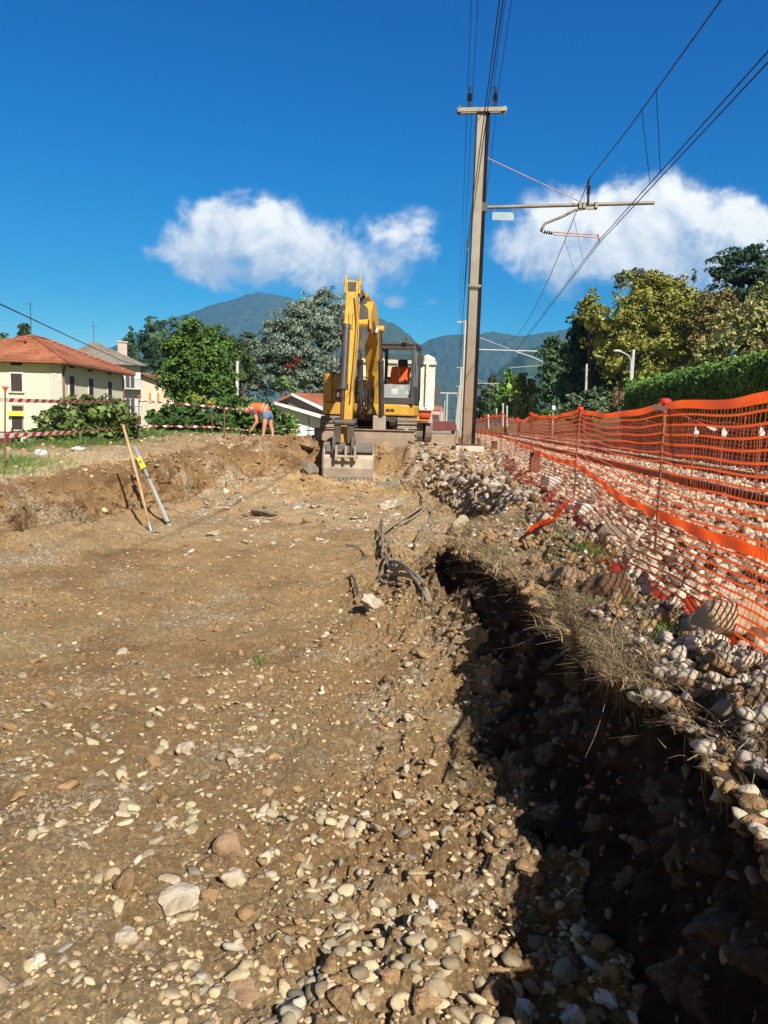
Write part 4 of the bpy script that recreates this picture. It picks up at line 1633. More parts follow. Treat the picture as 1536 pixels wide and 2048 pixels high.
m_mast = M('mast_weathered', (0.27, 0.255, 0.20), (0.19, 0.165, 0.115), rough=.65, metal=.2, scale=1.4, detail=8, bump=.12, bscale=20)
mt_ng = m_mast.node_tree
h_ng = NG(mt_ng)
co_ng = h_ng.n('ShaderNodeTexCoord').outputs['Object']
z_ng = h_ng.n('ShaderNodeSeparateXYZ', {0: co_ng}).outputs[2]
nz_ng = h_ng.noise(h_ng.vmath('MULTIPLY', co_ng, (5, 5, .8)), 1.0, 6, .65)
f_ng = h_ng.mapr(h_ng.math('ADD', z_ng, h_ng.math('MULTIPLY', nz_ng, 3.0)), 2.0, 4.8, 1.0, 0.0)
p_ng = mt_ng.nodes['Principled BSDF']
src_ng = p_ng.inputs['Base Color'].links[0].from_socket
mt_ng.links.new(h_ng.mix(f_ng, src_ng, (0.215, 0.14, 0.08)), p_ng.inputs['Base Color'])
hcol(0, H_, .215, .20).build('column', m_mast, mast)
hcol(0, H_, .215, .20, dark=True).build('recess_shade_strip', M('recess_shade', (0.012, 0.009, 0.008), (0.02, 0.013, 0.01), rough=.95, spec=.1, scale=3), mast)
mb = MB(TM)
mb.box((.05, 0, -.02), (.56, .42, .04))
for sx in (-.20, .29):
    mb.box((sx, -.16, .08), (.05, .05, .17)).box((sx, -.22, -.1), (.09, .04, .22))
mb.build('base_plate', m_rust, mast)
mb = MB(TM).box((.05, 0, -.19), (.72, .55, .30))
mb.build('footing', M('footing_concrete', (0.55, 0.47, 0.38), (0.40, 0.33, 0.26), rough=.95, scale=4, bump=.5), mast, bevel=.02)
# clamp comb
zc = (P(945, 573, DM) - mb_).length
mb = MB(TM).box((.01, -.125, zc), (.32, .03, .055))
for k in range(8):
    mb.box((-.115 + k * .033, -.15, zc - .045), (.010, .05, .05))
mb.build('clamp', m_galv, mast)
# cross arm on top
ca, cb = P(914, 222, DM - .1), P(1013, 220, DM - .1)
mb = MB()
for dy in (-.06, .08):
    mb.bar(ca + Vector((0, dy, 0)), cb + Vector((0, dy, 0)), .05, .09)
for px in (919, 1008):
    q = P(px, 222, DM - .1)
    mb.cyl(q + Vector((0, 0, -.09)), q + Vector((0, 0, .11)), .035)
mb.build('cross_arm', m_galv, mast, world=True)
INS = []
for px, wire_px in ((939, 939), (990, 990)):
    q = P(px, 215, DM - .1)
    mb = MB()
    mb.cyl(q, q + Vector((0, 0, .14)), .028)
    z = .14
    for k in range(4):
        mb.tube([q + Vector((0, 0, z)), q + Vector((0, 0, z + .02)), q + Vector((0, 0, z + .045))], [.03, .06, .03], 12)
        z += .045
    mb.cyl(q + Vector((0, 0, z)), q + Vector((0, 0, z + .12)), .024)
    mb.sphere(q + Vector((0, 0, z + .13)), .035)
    mb.build('insulator', m_ins, mast, world=True)
    INS.append(q + Vector((0, 0, z + .13)))
# bracket tube
ba, bb = P(966, 415, DM), P(1308, 406, DM + .1)
mb = MB().cyl(ba, bb, .042, n=14)
mb.build('bracket_tube', m_galv, mast, world=True, smooth=False)
MB().box(ba + Vector((.03, 0, 0)), (.14, .16, .2)).build('hinge', m_dkst, mast, world=True)
MB().cyl(P(968, 313, DM), P(1160, 403, DM), .011).cyl(P(968, 313, DM), P(976, 317, DM), .03).build('tie_rod', m_brz, mast, world=True)
# hanging number plate (blank sheet)
mb = MB()
p0, p1 = P(985, 424, DM), P(1027, 441, DM)
mb.box((p0 + p1) / 2, (p1.x - p0.x, .01, p0.z - p1.z))
mb.build('sign_plate', M('plate_grey', (0.30, 0.38, 0.40), rough=.4, metal=.3, scale=3), mast, world=True)
mb = MB()
for px in (988, 1025):
    mb.cyl(P(px, 408, DM), P(px, 428, DM), .012)
mb.build('plate_hanger', m_brz, mast, world=True)
# messenger support insulator on the tube
q = P(1176, 408, DM)
qt = P(1178, 358, DM)
mb = MB()
L = (qt - q).length
dn = (qt - q).normalized()
mb.cyl(q, q + dn * L * .4, .03).cyl(q + dn * L * .75, qt, .026)
for k in range(4):
    a = q + dn * L * (.4 + .09 * k)
    mb.tube([a, a + dn * .018, a + dn * .04], [.03, .062, .03], 12)
mb.build('insulator', m_ins, mast, world=True)
mb = MB()
for px in (1160, 1168, 1192):
    mb.box(P(px, 411, DM), (.07, .12, .14))
mb.bar(P(1158, 417, DM), P(1194, 417, DM), .05)
mb.build('clamp', m_galv, mast, world=True)
# registration arm: curved tube then double rod to the contact wire
cv = [P(1168, 417, DM), P(1150, 420, DM), P(1125, 433, DM), P(1100, 443, DM), P(1090, 447, DM), P(1085, 455, DM), P(1082, 463, DM)]
MB().tube(cv, .033, 10).build('registration_arm', m_galv, mast, world=True, smooth=True)
mb = MB()
a, b = P(1083, 463, DM), P(1106, 467, DM)
mb.cyl(a, b, .02)
for k in range(4):
    c = a.lerp(b, .2 + .2 * k)
    mb.tube([c, c + (b - a).normalized() * .02, c + (b - a).normalized() * .04], [.025, .055, .025], 10)
mb.build('insulator', m_ins, mast, world=True)
mb = MB().cyl(P(1106, 464, DM), P(1196, 470, DM), .014).cyl(P(1106, 469, DM), P(1196, 475, DM), .014).cyl(P(1196, 468, DM), P(1198, 484, DM), .018)
mb.build('steady_rod', m_brz, mast, world=True)
mb = MB()
for py in (483, 499):
    mb.box(P(935, py, DM - .2), (.05, .05, .06))
mb.build('cable_clamp', m_dkst, mast, world=True)

# ------------------------------------------------------------------ overhead wires
TD = Vector((TRK, 1, 0))


def wire(name, label, pts, r=.011, group=None, parent=None):
    o = MB().tube(pts, r, 6, caps=False).build(name, m_wire, parent, smooth=True, world=parent is not None)
    if parent is None:
        tag(o, label, 'cable', group)
    return o


def span(a, b, sag, n=16):
    a, b = Vector(a), Vector(b)
    return [a.lerp(b, i / n) - Vector((0, 0, sag * 4 * (i / n) * (1 - i / n))) for i in range(n + 1)]


SP = 44.0
k = 0
for q, nm in zip(INS, ('left', 'right')):
    for j, dx in enumerate((-.06, .06)):
        q2 = q + Vector((dx, 0, 0))
        back = q2 - TD * SP
        back.x += (.1 if nm == 'left' else .25)
        fwd = q2 + TD * 34 + Vector((0, 0, -.3))
        fwd2 = fwd + TD * 45 + Vector((0, 0, -.6))
        pts = span(back, q2, .55) + span(q2 - Vector((0, 0, .3)), fwd, .5)[1:] + span(fwd, fwd2, .7)[1:] + span(fwd2, fwd2 + TD * 90, .9)[1:]
        wire('feeder_wire', '%s wire of the pair on the %s cross-arm insulator' % (('left', 'right')[j], nm), pts, .007, 'feeder wires on top of the mast')
for j in range(2):
    A_ = P(934 + j * 3, 487, DM - .25)
    B_ = P(999 + j * 7, 0, 9.6)
    ext = A_ + (B_ - A_) * 2.0
    fw = A_ + TD * 34 + Vector((0, 0, -.5))
    wire('feeder_wire', 'thick dark cable slanting down across the mast to its side clamp, %s of two' % ('left', 'right')[j], [ext, B_] + [A_.lerp(B_, .5) - Vector((0, 0, .05))] + [A_, P(928, 600, DM + 2), fw], .008, 'cables clamped to the side of the mast')
# messenger and contact wires
ms = P(1178, 358, DM)
mback = P(1442, 0, 9.2)
mb2 = ms + (mback - ms) * 1.6
MESS = [mb2, mback, ms.lerp(mback, .5) - Vector((0, 0, .06)), ms]
mf = ms + TD * 33 + Vector((.15, 0, -.15))
mess_f = span(ms, mf, 1.15)
wire('messenger_wire', 'carrying wire rising from the bracket insulator to the upper right', MESS + mess_f[1:] + span(mf, mf + TD * 45, 1.1)[1:], .011)
cts = []
for j in range(2):
    c0 = P(1198, 481 + j * 3, DM) + Vector((.03 * j, 0, 0))
    cb_ = P(1542, 96 + 22 * j, 9.0)
    ce = c0 + (cb_ - c0) * 1.7
    cf = c0 + TD * 33 + Vector((.15, 0, 0))
    cts.append((c0, cb_, cf))
    wire('contact_wire', '%s of the two parallel contact wires held by the steady rods' % ('upper', 'lower')[j], [ce, cb_, c0] + [cf, cf + TD * 45], .010, 'contact wires over the track')
for i, ((ax1, ay1), (bx1, by1)) in enumerate((((1283, 224), (1300, 366)), ((1312, 182), (1321, 336)))):
    # find y distance along messenger
    def on_line(a, b, px):
        best = None
        for k in range(400):
            p = a.lerp(b, k / 399)
            d = CAMROT.transposed() @ p
            x = 768 + F * d.x / -d.z
            if best is None or abs(x - px) < best[0]:
                best = (abs(x - px), p)
        return best[1]
    t0 = on_line(ms, mback, ax1)
    t1 = on_line(cts[0][0], cts[0][1], bx1)
    wire('dropper_wire', 'thin dropper between carrying and contact wire, %s of the two at the upper right' % ('left', 'right')[i], [t0, t1], .006, 'droppers')
for i, f in enumerate((.07, .12, .30, .36, .55, .62)):
    a = mess_f[0].lerp(mess_f[-1], f) - Vector((0, 0, 1.15 * 4 * f * (1 - f)))
    b = cts[i % 2][0].lerp(cts[i % 2][2], f)
    wire('dropper_wire', 'thin dropper wire hanging over the track beyond the mast', [a, b], .005, 'droppers beyond the mast')

# farther masts of the line
m_far = M('far_mast', (0.46, 0.45, 0.42), (0.36, 0.34, 0.31), rough=.6, metal=.3, scale=2)
for i, (dist, lb) in enumerate(((52, 'second mast of the line, hidden behind the big mast but for its bracket'), (92, 'third mast of the line with a low pale bracket'), (135, 'far thin mast of the line'), (180, 'very far mast of the line, hardly more than a line'))):
    x = .48 + TRK * dist
    z0 = -.7
    t_ = thing('catenary_mast', lb, 'overhead line mast', (x, dist, z0), 0)
    MB().box((0, 0, 3.9), (.22, .2, 7.8)).build('column', m_far, t_)
    mb = MB().cyl((0, 0, 5.9), (4.9, .1, 5.9), .045, n=8).cyl((.1, 0, 7.0), (3.0, 0, 6.0), .02, n=6)
    mb.tube([(3.4, 0, 5.85), (4.6, 0, 5.5), (5.3, 0, 5.2), (5.3, 0, 5.0)], .035, 8).cyl((5.25, 0, 4.95), (3.2, 0, 4.75), .02, n=6)
    mb.build('bracket', m_far, t_)
    MB().box((0, 0, 7.7), (1.2, .1, .1)).build('cross_arm', m_far, t_)
# slender poles left of the mast in the distance
for (px, pt, pb, d, arm, lb) in ((893, 786, 852, 70, 1, 'slim pale pole with a small cross-arm left of the mast'), (912, 802, 853, 75, 0, 'slanted thin pole next to the big mast foot'),
                                 (881, 812, 850, 110, 0, 'short far pole between truck and slim pole'), (888, 800, 850, 120, 0, 'faint far pole just left of the slim pole')):
    a, b = P(px - 1, pb, d), P(px + 1.5, pt, d)
    if pt == 802:
        b = P(px + 4, pt, d)
    t_ = thing('line_pole', lb, 'pole', (a.x, a.y, a.z))
    mb = MB().cyl((0, 0, 0), b - a, .11 if d < 100 else .13, .09, n=8)
    mb.build('pole', m_far, t_)
    if arm:
        MB().box(b - a, (1.9, .12, .12)).build('cross_arm', m_far, t_)

# ------------------------------------------------------------------ excavator
m_yel = M('machine_yellow', (0.66, 0.37, 0.035), (0.42, 0.235, 0.04), rough=.5, scale=1.9, detail=8, bump=.05, spec=.4)
m_yeld = M('machine_yellow_dusty', (0.52, 0.31, 0.06), (0.36, 0.21, 0.06), rough=.7, scale=2.2, detail=8, spec=.2)
m_blk = M('black_paint', (0.035, 0.035, 0.037), (0.07, 0.062, 0.055), rough=.5, scale=2.5, detail=6)
m_chr = M('chrome_rod', (0.55, 0.53, 0.5), rough=.2, metal=1, scale=3)
m_hose = M('hose_rubber', (0.028, 0.027, 0.027), (0.06, 0.055, 0.05), rough=.6, scale=9)
m_stl = M('worn_steel', (0.44, 0.37, 0.28), (0.27, 0.225, 0.17), rough=.6, metal=.35, scale=2.5, detail=8, bump=.1)
m_stld = M('dark_worn_steel', (0.15, 0.125, 0.105), (0.085, 0.07, 0.06), rough=.55, metal=.4, scale=3, detail=6)
m_dirt = M('dusty_rubber', (0.27, 0.215, 0.165), (0.17, 0.135, 0.105), rough=.95, scale=4, bump=.3)
m_ora = M('hi_vis_orange', (0.95, 0.14, 0.015), (0.85, 0.11, 0.012), rough=.7, scale=10)
m_ref = M('reflective_grey', (0.42, 0.42, 0.37), rough=.35, scale=10)
m_glass = bpy.data.materials.new('cab_glass')
m_glass.use_nodes = True
_p = m_glass.node_tree.nodes['Principled BSDF']
_p.inputs['Base Color'].default_value = (0.80, 0.95, 0.92, 1)
_p.inputs['Roughness'].default_value = .08
_p.inputs['Alpha'].default_value = .20
m_cream = M('cream_paint', (0.74, 0.70, 0.56), (0.60, 0.55, 0.40), rough=.55, scale=1.5, detail=7)

GZ = -0.62
ex = thing('excavator', 'yellow crawler excavator with a black cab and its bucket lowered into the pit', 'excavator', (-.42, 21.0, GZ))
YAW = R(8)
U = Matrix.Translation((-.40, 21.3, GZ)) @ Matrix.Rotation(-YAW, 4, 'Z')


def part(mb, name, mat, bevel=0.0, smooth=False, parent=None):
    if parent is None:
        return mb.build(name, mat, ex, bevel=bevel, smooth=smooth, world=True)
    o = mb.build(name, mat, None, bevel=bevel, smooth=smooth)
    o.parent = parent
    o.data.transform(Matrix.Translation(-Vector(ex.location)))
    return o


# undercarriage: two crawlers with grousers
for sx in (-1, 1):
    T = T_((-.47 + sx * 1.01, 21.35, GZ))
    mb = MB(T)
    prof = []
    for a in range(90, 271, 30):
        prof.append((-1.25 + .36 * math.cos(R(a)), .37 + .36 * math.sin(R(a))))
    for a in range(-90, 91, 30):
        prof.append((1.25 + .36 * math.cos(R(a)), .37 + .36 * math.sin(R(a))))
    mb.prism(prof, -.25, .25)
    # pads
    for k in range(22):
        y = -1.3 + k * .125
        mb.box((0, y, .745), (.52, .095, .035)).box((0, y, -.0), (.52, .095, .03))
    for k in range(9):
        a = R(100 + k * 20)
        mb.box((0, -1.25 + .385 * math.cos(a), .37 + .385 * math.sin(a)), (.52, .09, .04), Matrix.Rotation(a, 3, 'X'))
    tr = part(mb, 'crawler_track', m_dirt, bevel=.008)
    mb = MB(T)
    for k in range(5):
        mb.cyl((-sx * .255, -1.0 + k * .5, .22), (sx * .27, -1.0 + k * .5, .22), .13, n=12)
    part(mb, 'roller', m_stld, parent=tr)
mb = MB(T_((-.47, 21.35, GZ)))
mb.box((0, 0, .42), (1.6, 1.5, .3)).cyl((0, 0, .5), (0, 0, .85), .55, n=20)
mb.box((.30, -1.3, .60), (.32, .25, .42)).box((-.45, -1.25, .60), (.3, .3, .2))
part(mb, 'chassis', m_stld, bevel=.02)
mb = MB(T_((-.47, 21.35, GZ)))
mb.box((.28, -1.5, .60), (.34, .1, .46))
mb.bar((.7, -1.0, .55), (1.0, -1.7, .45), .12)
part(mb, 'blade_arm', m_stl, bevel=.015)
part(MB(T_((-.47, 21.35, GZ))).bar((-.7, -1.0, .5), (-.9, -1.9, .4), .12), 'blade_arm', m_stl, bevel=.015)
# dozer blade
q = MB()
bl, brt = P(628, 880, 19.3), P(829, 880, 19.3)
zt, zb = P(730, 860, 19.3).z, P(730, 908, 19.3).z
cx = (bl.x + brt.x) / 2
w = brt.x - bl.x
prof = [(19.30, zb), (19.22, zb + .2), (19.25, zb + .42), (19.32, zt), (19.36, zt), (19.32, zb + .4), (19.3, zb + .2), (19.36, zb)]
q.prism(prof, bl.x, brt.x)
q.box((bl.x + .03, 19.45, (zt + zb) / 2), (.05, .34, .5)).box((brt.x - .03, 19.45, (zt + zb) / 2), (.05, .34, .5))
q.box((cx, 19.29, zt + .01), (w + .01, .08, .03))
part(q, 'dozer_blade', M('blade_mud', (0.30, 0.215, 0.145), (0.17, 0.13, 0.10), rough=.9, scale=2.4, detail=9, bump=.4), bevel=.01)

# upper body: rounded reduced-tail house
mb = MB(U)
deck = [(-1.22, -.95), (-1.12, -1.12), (-.95, -1.18), (.95, -1.20), (1.15, -1.12), (1.27, -.9), (1.30, .2), (1.1, .95), (.7, 1.3), (0, 1.42), (-.7, 1.3), (-1.1, .95), (-1.25, .2)]
mb.prism(deck, .84, 1.14, 'XY')
part(mb, 'deck', m_yel, bevel=.04)
mb = MB(U)
mb.prism([(x * .95, y * .95) for x, y in deck], .70, .838, 'XY')
part(mb, 'underside', m_blk)
# left engine / tank housing (seen left of the arm)
mb = MB(U)
mb.prism([(-1.24, -.88), (-1.15, -1.0), (-.42, -1.05), (-.36, -.95), (-.36, .3), (-1.26, .3)], 1.142, 1.93, 'XY')
part(mb, 'side_housing', m_yeld, bevel=.05)
mb = MB(U)
mb.prism([(-1.26, .304), (.25, .304), (.25, .9), (.1, 1.30), (-.7, 1.30), (-1.1, .95)], 1.142, 1.85, 'XY')
part(mb, 'engine_hood', m_yel, bevel=.06)
mb = MB(U)
mb.cyl((-.70, -.4, 1.93), (-.70, -.4, 2.25), .07, n=12)
part(mb, 'exhaust', m_blk, bevel=.01)
part(MB(U).box((-1.02, -.85, 1.955), (.25, .25, .05)), 'filler_cap', m_blk, bevel=.01)
part(MB(U).box((-.62, -.7, 2.04), (.14, .2, .22)), 'filter', m_blk, bevel=.01)
mb = MB(U)
for dx in (-.93, -.72):
    mb.tube([(dx, -1.12, 1.16), (dx, -1.12, 2.75 if dx < -.8 else 2.45)], .016, 6)
mb.tube([(-.93, -1.12, 1.9), (-.72, -1.12, 1.9)], .014, 6).tube([(-.93, -1.12, 1.5), (-.72, -1.12, 1.5)], .014, 6)
mb.tube([(-1.0, -.3, 1.95), (-1.0, -.3, 2.7)], .014, 6)
part(mb, 'handrail', m_blk)
mb = MB(U)
mb.box((-.75, -1.065, 1.35), (.18, .03, .22))
part(mb, 'lamp_recess', m_blk)
mb = MB(U).box((-.75, -1.09, 1.36), (.11, .03, .12))
part(mb, 'work_lamp', m_chr)
mb = MB(U)
for k in range(2):
    for j in range(3):
        mb.box((.60 + k * .12, -1.205, .955 + j * .028), (.10, .015, .014))
part(mb, 'grille', m_blk)
# front mudplate in yellow under left housing
mb = MB(U)
mb.prism([(-1.0, .84), (-.36, .84), (-.36, 1.16), (-.8, 1.16)], -1.24, -1.2, 'XZ')
part(mb, 'front_step', m_yel, bevel=.01)

# cab
CX0, CX1, CY0, CY1, CZ0, CZ1 = .27, 1.28, -1.14, .35, 1.145, 2.76
cabp = MB(U)
t = .075


def post(x, y, w=.08, d=.09, lean=0):
    cabp.bar((x, y, CZ0), (x, y + lean, CZ1), w, d, up=(0, 1, 0))


for x in (CX0 + .04, CX1 - .06):
    cabp.bar((x, CY0 + .04, CZ0), (x, CY0 + .10, CZ1 - .04), .085, .10, up=(0, 1, 0))
    cabp.bar((x, CY1 - .05, CZ0), (x, CY1 - .05, CZ1 - .05), .09, .09, up=(0, 1, 0))
cabp.bar((CX1 - .06, -.45, CZ0), (CX1 - .06, -.40, CZ1 - .05), .075, .10, up=(0, 1, 0))
cabp.box(((CX0 + CX1) / 2, CY0 + .05, CZ0 + .09), (CX1 - CX0, .09, .18))
cabp.box(((CX0 + CX1) / 2, CY0 + .11, CZ1 - .11), (CX1 - CX0, .09, .12))
cabp.box(((CX0 + CX1) / 2, CY1 - .04, 1.55), (CX1 - CX0, .05, .8))
for x in (CX0 + .03, CX1 - .045):
    cabp.box((x, (CY0 + CY1) / 2, 1.38), (.05, CY1 - CY0 - .12, .45))
    cabp.box((x, (CY0 + CY1) / 2, CZ1 - .12), (.07, CY1 - CY0 - .1, .1))
cab = part(cabp, 'cab', m_blk, bevel=.015)
mb = MB(U)
mb.prism([(CY0 + .02, CZ1 - .06), (CY0 + .06, CZ1 + .0), (CY1 - .3, CZ1 + .05), (CY1, CZ1 - .02), (CY1, CZ1 - .07)], CX0 - .02, CX1 + .02)
mb.prism([(CX0 - .0, CZ1 - .04), (CX0 + .04, CZ1 + .10), (CX0 + .10, CZ1 - .0)], CY0 + .05, CY0 + .12, 'XZ')
part(mb, 'roof', m_blk, bevel=.03, parent=cab)
mb = MB(U)
mb.box(((CX0 + CX1) / 2 - .01, CY0 + .012, 1.485), (.72, .012, .36))
part(mb, 'lower_windscreen', m_glass, parent=cab)
mb = MB(U)
fr = [(-.37, 1.31), (.36, 1.31)]
rr_ = []
for (sx, sz, a0) in ((-1, -1, 180), (1, -1, 270)):
    for a in range(0, 91, 18):
        rr_.append(((CX0 + CX1) / 2 - .01 + sx * .25 + .12 * math.cos(R(a0 + a)), CY0 + .0, 1.44 + .12 * math.sin(R(a0 + a))))
mb.tube([((CX0 + CX1) / 2 - .38, CY0, 1.66)] + rr_ + [((CX0 + CX1) / 2 + .36, CY0, 1.66)], .012, 6)
part(mb, 'window_seal', m_ref, parent=cab)
mb = MB(U)
mb.box((CX1 - .015, -.80, 2.1), (.01, .58, .95)).box((CX1 - .015, .0, 2.1), (.01, .62, .95)).box(((CX0 + CX1) / 2, CY1 - .01, 2.3), (.85, .01, .6))
part(mb, 'side_window', m_glass, parent=cab)
mb = MB(U)
mb.tube([(CX1 + .03, -.62, 1.25), (CX1 + .05, -.66, 1.9), (CX1 + .03, -.62, 2.45)], .017, 6)
mb.tube([(CX1 + .02, -.25, 1.2), (CX1 + .06, -.25, 1.3), (CX1 + .05, -.25, 2.5)], .02, 6)
mb.tube([(CX1, -1.0, 2.66), (CX1 + .17, -1.08, 2.6), (CX1 + .17, -1.08, 2.1)], .014, 6)
part(mb, 'grab_rail', m_blk, parent=cab)
mb = MB(U).box((CX1 + .14, -1.12, 2.30), (.16, .05, .30))
part(mb, 'mirror', M('mirror_back', (.06, .065, .07), rough=.3, scale=5), bevel=.02, parent=cab)
mb = MB(U)
for x in (.72, ):
    mb.cyl((x + .3, CY0 + .0, CZ1 + .07), (x + .3, CY0 - .08, CZ1 + .06), .05, .055, n=12)
part(mb, 'work_lamp', m_chr, parent=cab)
# beacon-side: seat with vest hung over it
mb = MB(U)
mb.box((.80, -.25, 1.50), (.48, .5, .16)).box((.80, .02, 1.85), (.46, .12, .62))
seat = part(mb, 'seat', M('seat_grey', (.36, .34, .30), (.28, .26, .23), rough=.9, scale=9), bevel=.04)
mb = MB(U).box((.82, -.02, 2.28), (.28, .11, .26))
part(mb, 'headrest', m_blk, bevel=.05, parent=seat)
mb = MB(U)
mb.box((.50, -.5, 1.62), (.10, .4, .07)).box((.99, -.5, 1.62), (.10, .4, .07)).cyl((.52, -.72, 1.62), (.5, -.78, 1.82), .03).cyl((.97, -.72, 1.62), (.98, -.78, 1.82), .03)
part(mb, 'armrest', m_blk, bevel=.01)
vg = []
mb = MB(U)
nx_, nz_ = 9, 7
for j in range(nz_ + 1):
    for i in range(nx_ + 1):
        fx, fz = i / nx_ - .5, j / nz_
        wd = .60 + .02 * math.sin(j)
        xx = .79 + fx * wd * (.86 + .14 * fz) - .05 * fz
        z = 2.20 - fz * (.36 + .18 * (.5 - fx))
        y = -.06 - .05 * math.cos(fx * 2.8) - .03 * math.sin(i * 1.7 + j) - .05 * fz
        vg.append((xx, y, z))
mb.add(vg, [(j * (nx_ + 1) + i, j * (nx_ + 1) + i + 1, (j + 1) * (nx_ + 1) + i + 1, (j + 1) * (nx_ + 1) + i) for j in range(nz_) for i in range(nx_)])
vest = mb.build('safety_vest', m_ora, None, smooth=True)
vest.modifiers.new('t', 'SOLIDIFY').thickness = .012
tag(vest, 'orange safety vest draped over the seat back inside the excavator cab', 'vest')
mb = MB(U)
mb.add([(.70, -.19, 2.16), (.745, -.19, 2.16), (.80, -.24, 1.80), (.755, -.24, 1.80)], [(0, 1, 2, 3)])
o = mb.build('reflective_strip', m_ref, None)
o.parent = vest

# boom (bent box section) in the vertical plane through foot and stick joint
FT = Vector((-.36, 20.35, GZ + 1.05))
JT = Vector((-.60, 17.45, 2.22))
h = Vector((JT.x - FT.x, JT.y - FT.y, 0))
Lh = h.length
ang = math.atan2(h.y, h.x)
BT = Matrix.Translation(FT) @ Matrix.Rotation(ang, 4, 'Z')     # local X forward along the boom, Y sideways, Z up
jz = JT.z - FT.z


def bprism(poly, y0, y1):
    mb = MB(BT)
    n = len(poly)
    vs = [(a, y0, b) for a, b in poly] + [(a, y1, b) for a, b in poly]
    fs = [tuple(range(n)), tuple(range(2 * n - 1, n - 1, -1))] + [(i, (i + 1) % n, n + (i + 1) % n, n + i) for i in range(n)]
    return mb.add(vs, fs)


boom = [(-.16, -.05), (0, -.18), (.2, -.05), (.62, .9), (1.05, 1.55), (1.6, 1.92), (2.2, 1.98), (Lh + .05, jz - .12), (Lh + .14, jz + .02), (Lh + .04, jz + .14), (2.25, 2.42), (1.55, 2.48), (.95, 2.22), (.45, 1.6), (.05, .75), (-.16, .15)]
mb = bprism(boom, -.165, .165)
bo = part(mb, 'boom', m_yel, bevel=.02)
mb = bprism([(Lh - .2, jz - .17), (Lh + .2, jz - .1), (Lh + .2, jz + .15), (Lh - .15, jz + .22)], .17, .21)
mb2_ = bprism([(Lh - .2, jz - .17), (Lh + .2, jz - .1), (Lh + .2, jz + .15), (Lh - .15, jz + .22)], -.21, -.17)
part(mb, 'boom_nose_cheek', m_yel)
part(mb2_, 'boom_nose_cheek', m_yel)
mb = MB(BT)
mb.box((-.02, .26, -.05), (.5, .1, .5)).box((-.02, -.26, -.05), (.5, .1, .5))
part(mb, 'boom_bracket', m_yeld, bevel=.02)
# boom lift cylinders
for s_ in (-1, 1):
    a = BT @ Vector((.55, s_ * .27, -.18))
    b = BT @ Vector((1.35, s_ * .26, 1.9))
    c = a.lerp(b, .62)
    part(MB().cyl(a, c, .075, n=14).cyl(c, c.lerp(b, .05), .085, n=14), 'boom_cylinder', m_blk, smooth=False)
    part(MB().cyl(c, b, .04, n=12), 'cylinder_rod', m_chr)
    part(MB().cyl(b - (BT.to_3x3() @ Vector((0, .09, 0))), b + (BT.to_3x3() @ Vector((0, .09, 0))), .08, n=12), 'pin', m_yel)
# stick cylinder lying on top of the boom
a = BT @ Vector((1.1, 0, 2.55))
b = Vector((-.66, 17.55, 2.98))
c = a.lerp(b, .7)
part(MB().cyl(a, c, .075, n=14), 'stick_cylinder', m_yel)
part(MB().cyl(c, b, .042, n=12), 'cylinder_rod', m_chr)
# lamp on the boom side
q = P(751, 661, 18.9)
part(MB().box(q, (.13, .1, .12)), 'work_lamp', M('lamp_white', (.8, .8, .8), rough=.2, scale=4), bevel=.02)
# stick
ST = P(706, 566, 17.35)
SB = P(691, 868, 16.95)
sdir = (SB - ST).normalized()
SL = (SB - ST).length
sx_ = Vector((1, -.05, 0))
sx_ = (sx_ - sdir * sx_.dot(sdir)).normalized()
sy_ = sdir.cross(sx_)      # points roughly away / toward
if sy_.y > 0:
    sy_ = -sy_
SM = Matrix.Identity(4)
for i in range(3):
    SM[i][0], SM[i][1], SM[i][2], SM[i][3] = sx_[i], sy_[i], sdir[i], ST[i]
# local: X right, Y toward the camera, Z down the stick
prof = [(-.10, 0), (.10, -.02), (.17, .35), (.20, .95), (.19, 1.4), (.11, SL - .25), (.08, SL), (-.10, SL), (-.14, SL - .5), (-.26, 1.35), (-.30, .95), (-.2, .5)]
mb = MB(SM)
mb.prism(prof, -.135, .135)
st_ = part(mb, 'stick', m_yel, bevel=.02)
mb = MB(SM)
for xx in (-.16, .16):
    mb.box((xx, -.02, .06), (.045, .26, .42))
mb.cyl((-.2, 0, .02), (.2, 0, .02), .07, n=14)
part(mb, 'stick_head', m_yel, bevel=.02, parent=st_)
mb = MB(SM)
mb.box((0, .10, .13), (.18, .10, .22))
part(mb, 'head_gap', m_blk, parent=st_)
mb = MB(SM)
for xx in (-.02, .06):
    mb.box((xx, .205, .9), (.02, .05, .35))
part(mb, 'rib', m_yeld, parent=st_)
# bucket cylinder in front of the stick
mb = MB(SM)
mb.cyl((-.06, .33, 1.05), (-.06, .36, 2.40), .085, n=16).cyl((-.06, .36, 2.34), (-.06, .36, 2.46), .105, n=16).cyl((-.06, .325, 1.02), (-.06, .33, 1.12), .095, n=14).box((-.17, .33, 1.22), (.14, .05, .05))
part(mb, 'bucket_cylinder', m_blk, smooth=False)
mb = MB(SM)
mb.cyl((-.06, .36, 2.46), (-.06, .34, SL - .25), .047, n=12)
part(mb, 'cylinder_rod', M('rod_bronze', (.30, .15, .11), (.2, .1, .08), rough=.25, metal=.8, scale=4))
mb = MB(SM)
mb.tube([(.12, .3, .3), (.16, .25, 1.0), (.13, .22, 2.0), (.10, .2, 2.7)], .018, 6).tube([(.17, .24, .4), (.20, .2, 1.2), (.16, .18, 2.2)], .016, 6)
part(mb, 'grease_line', m_yeld)
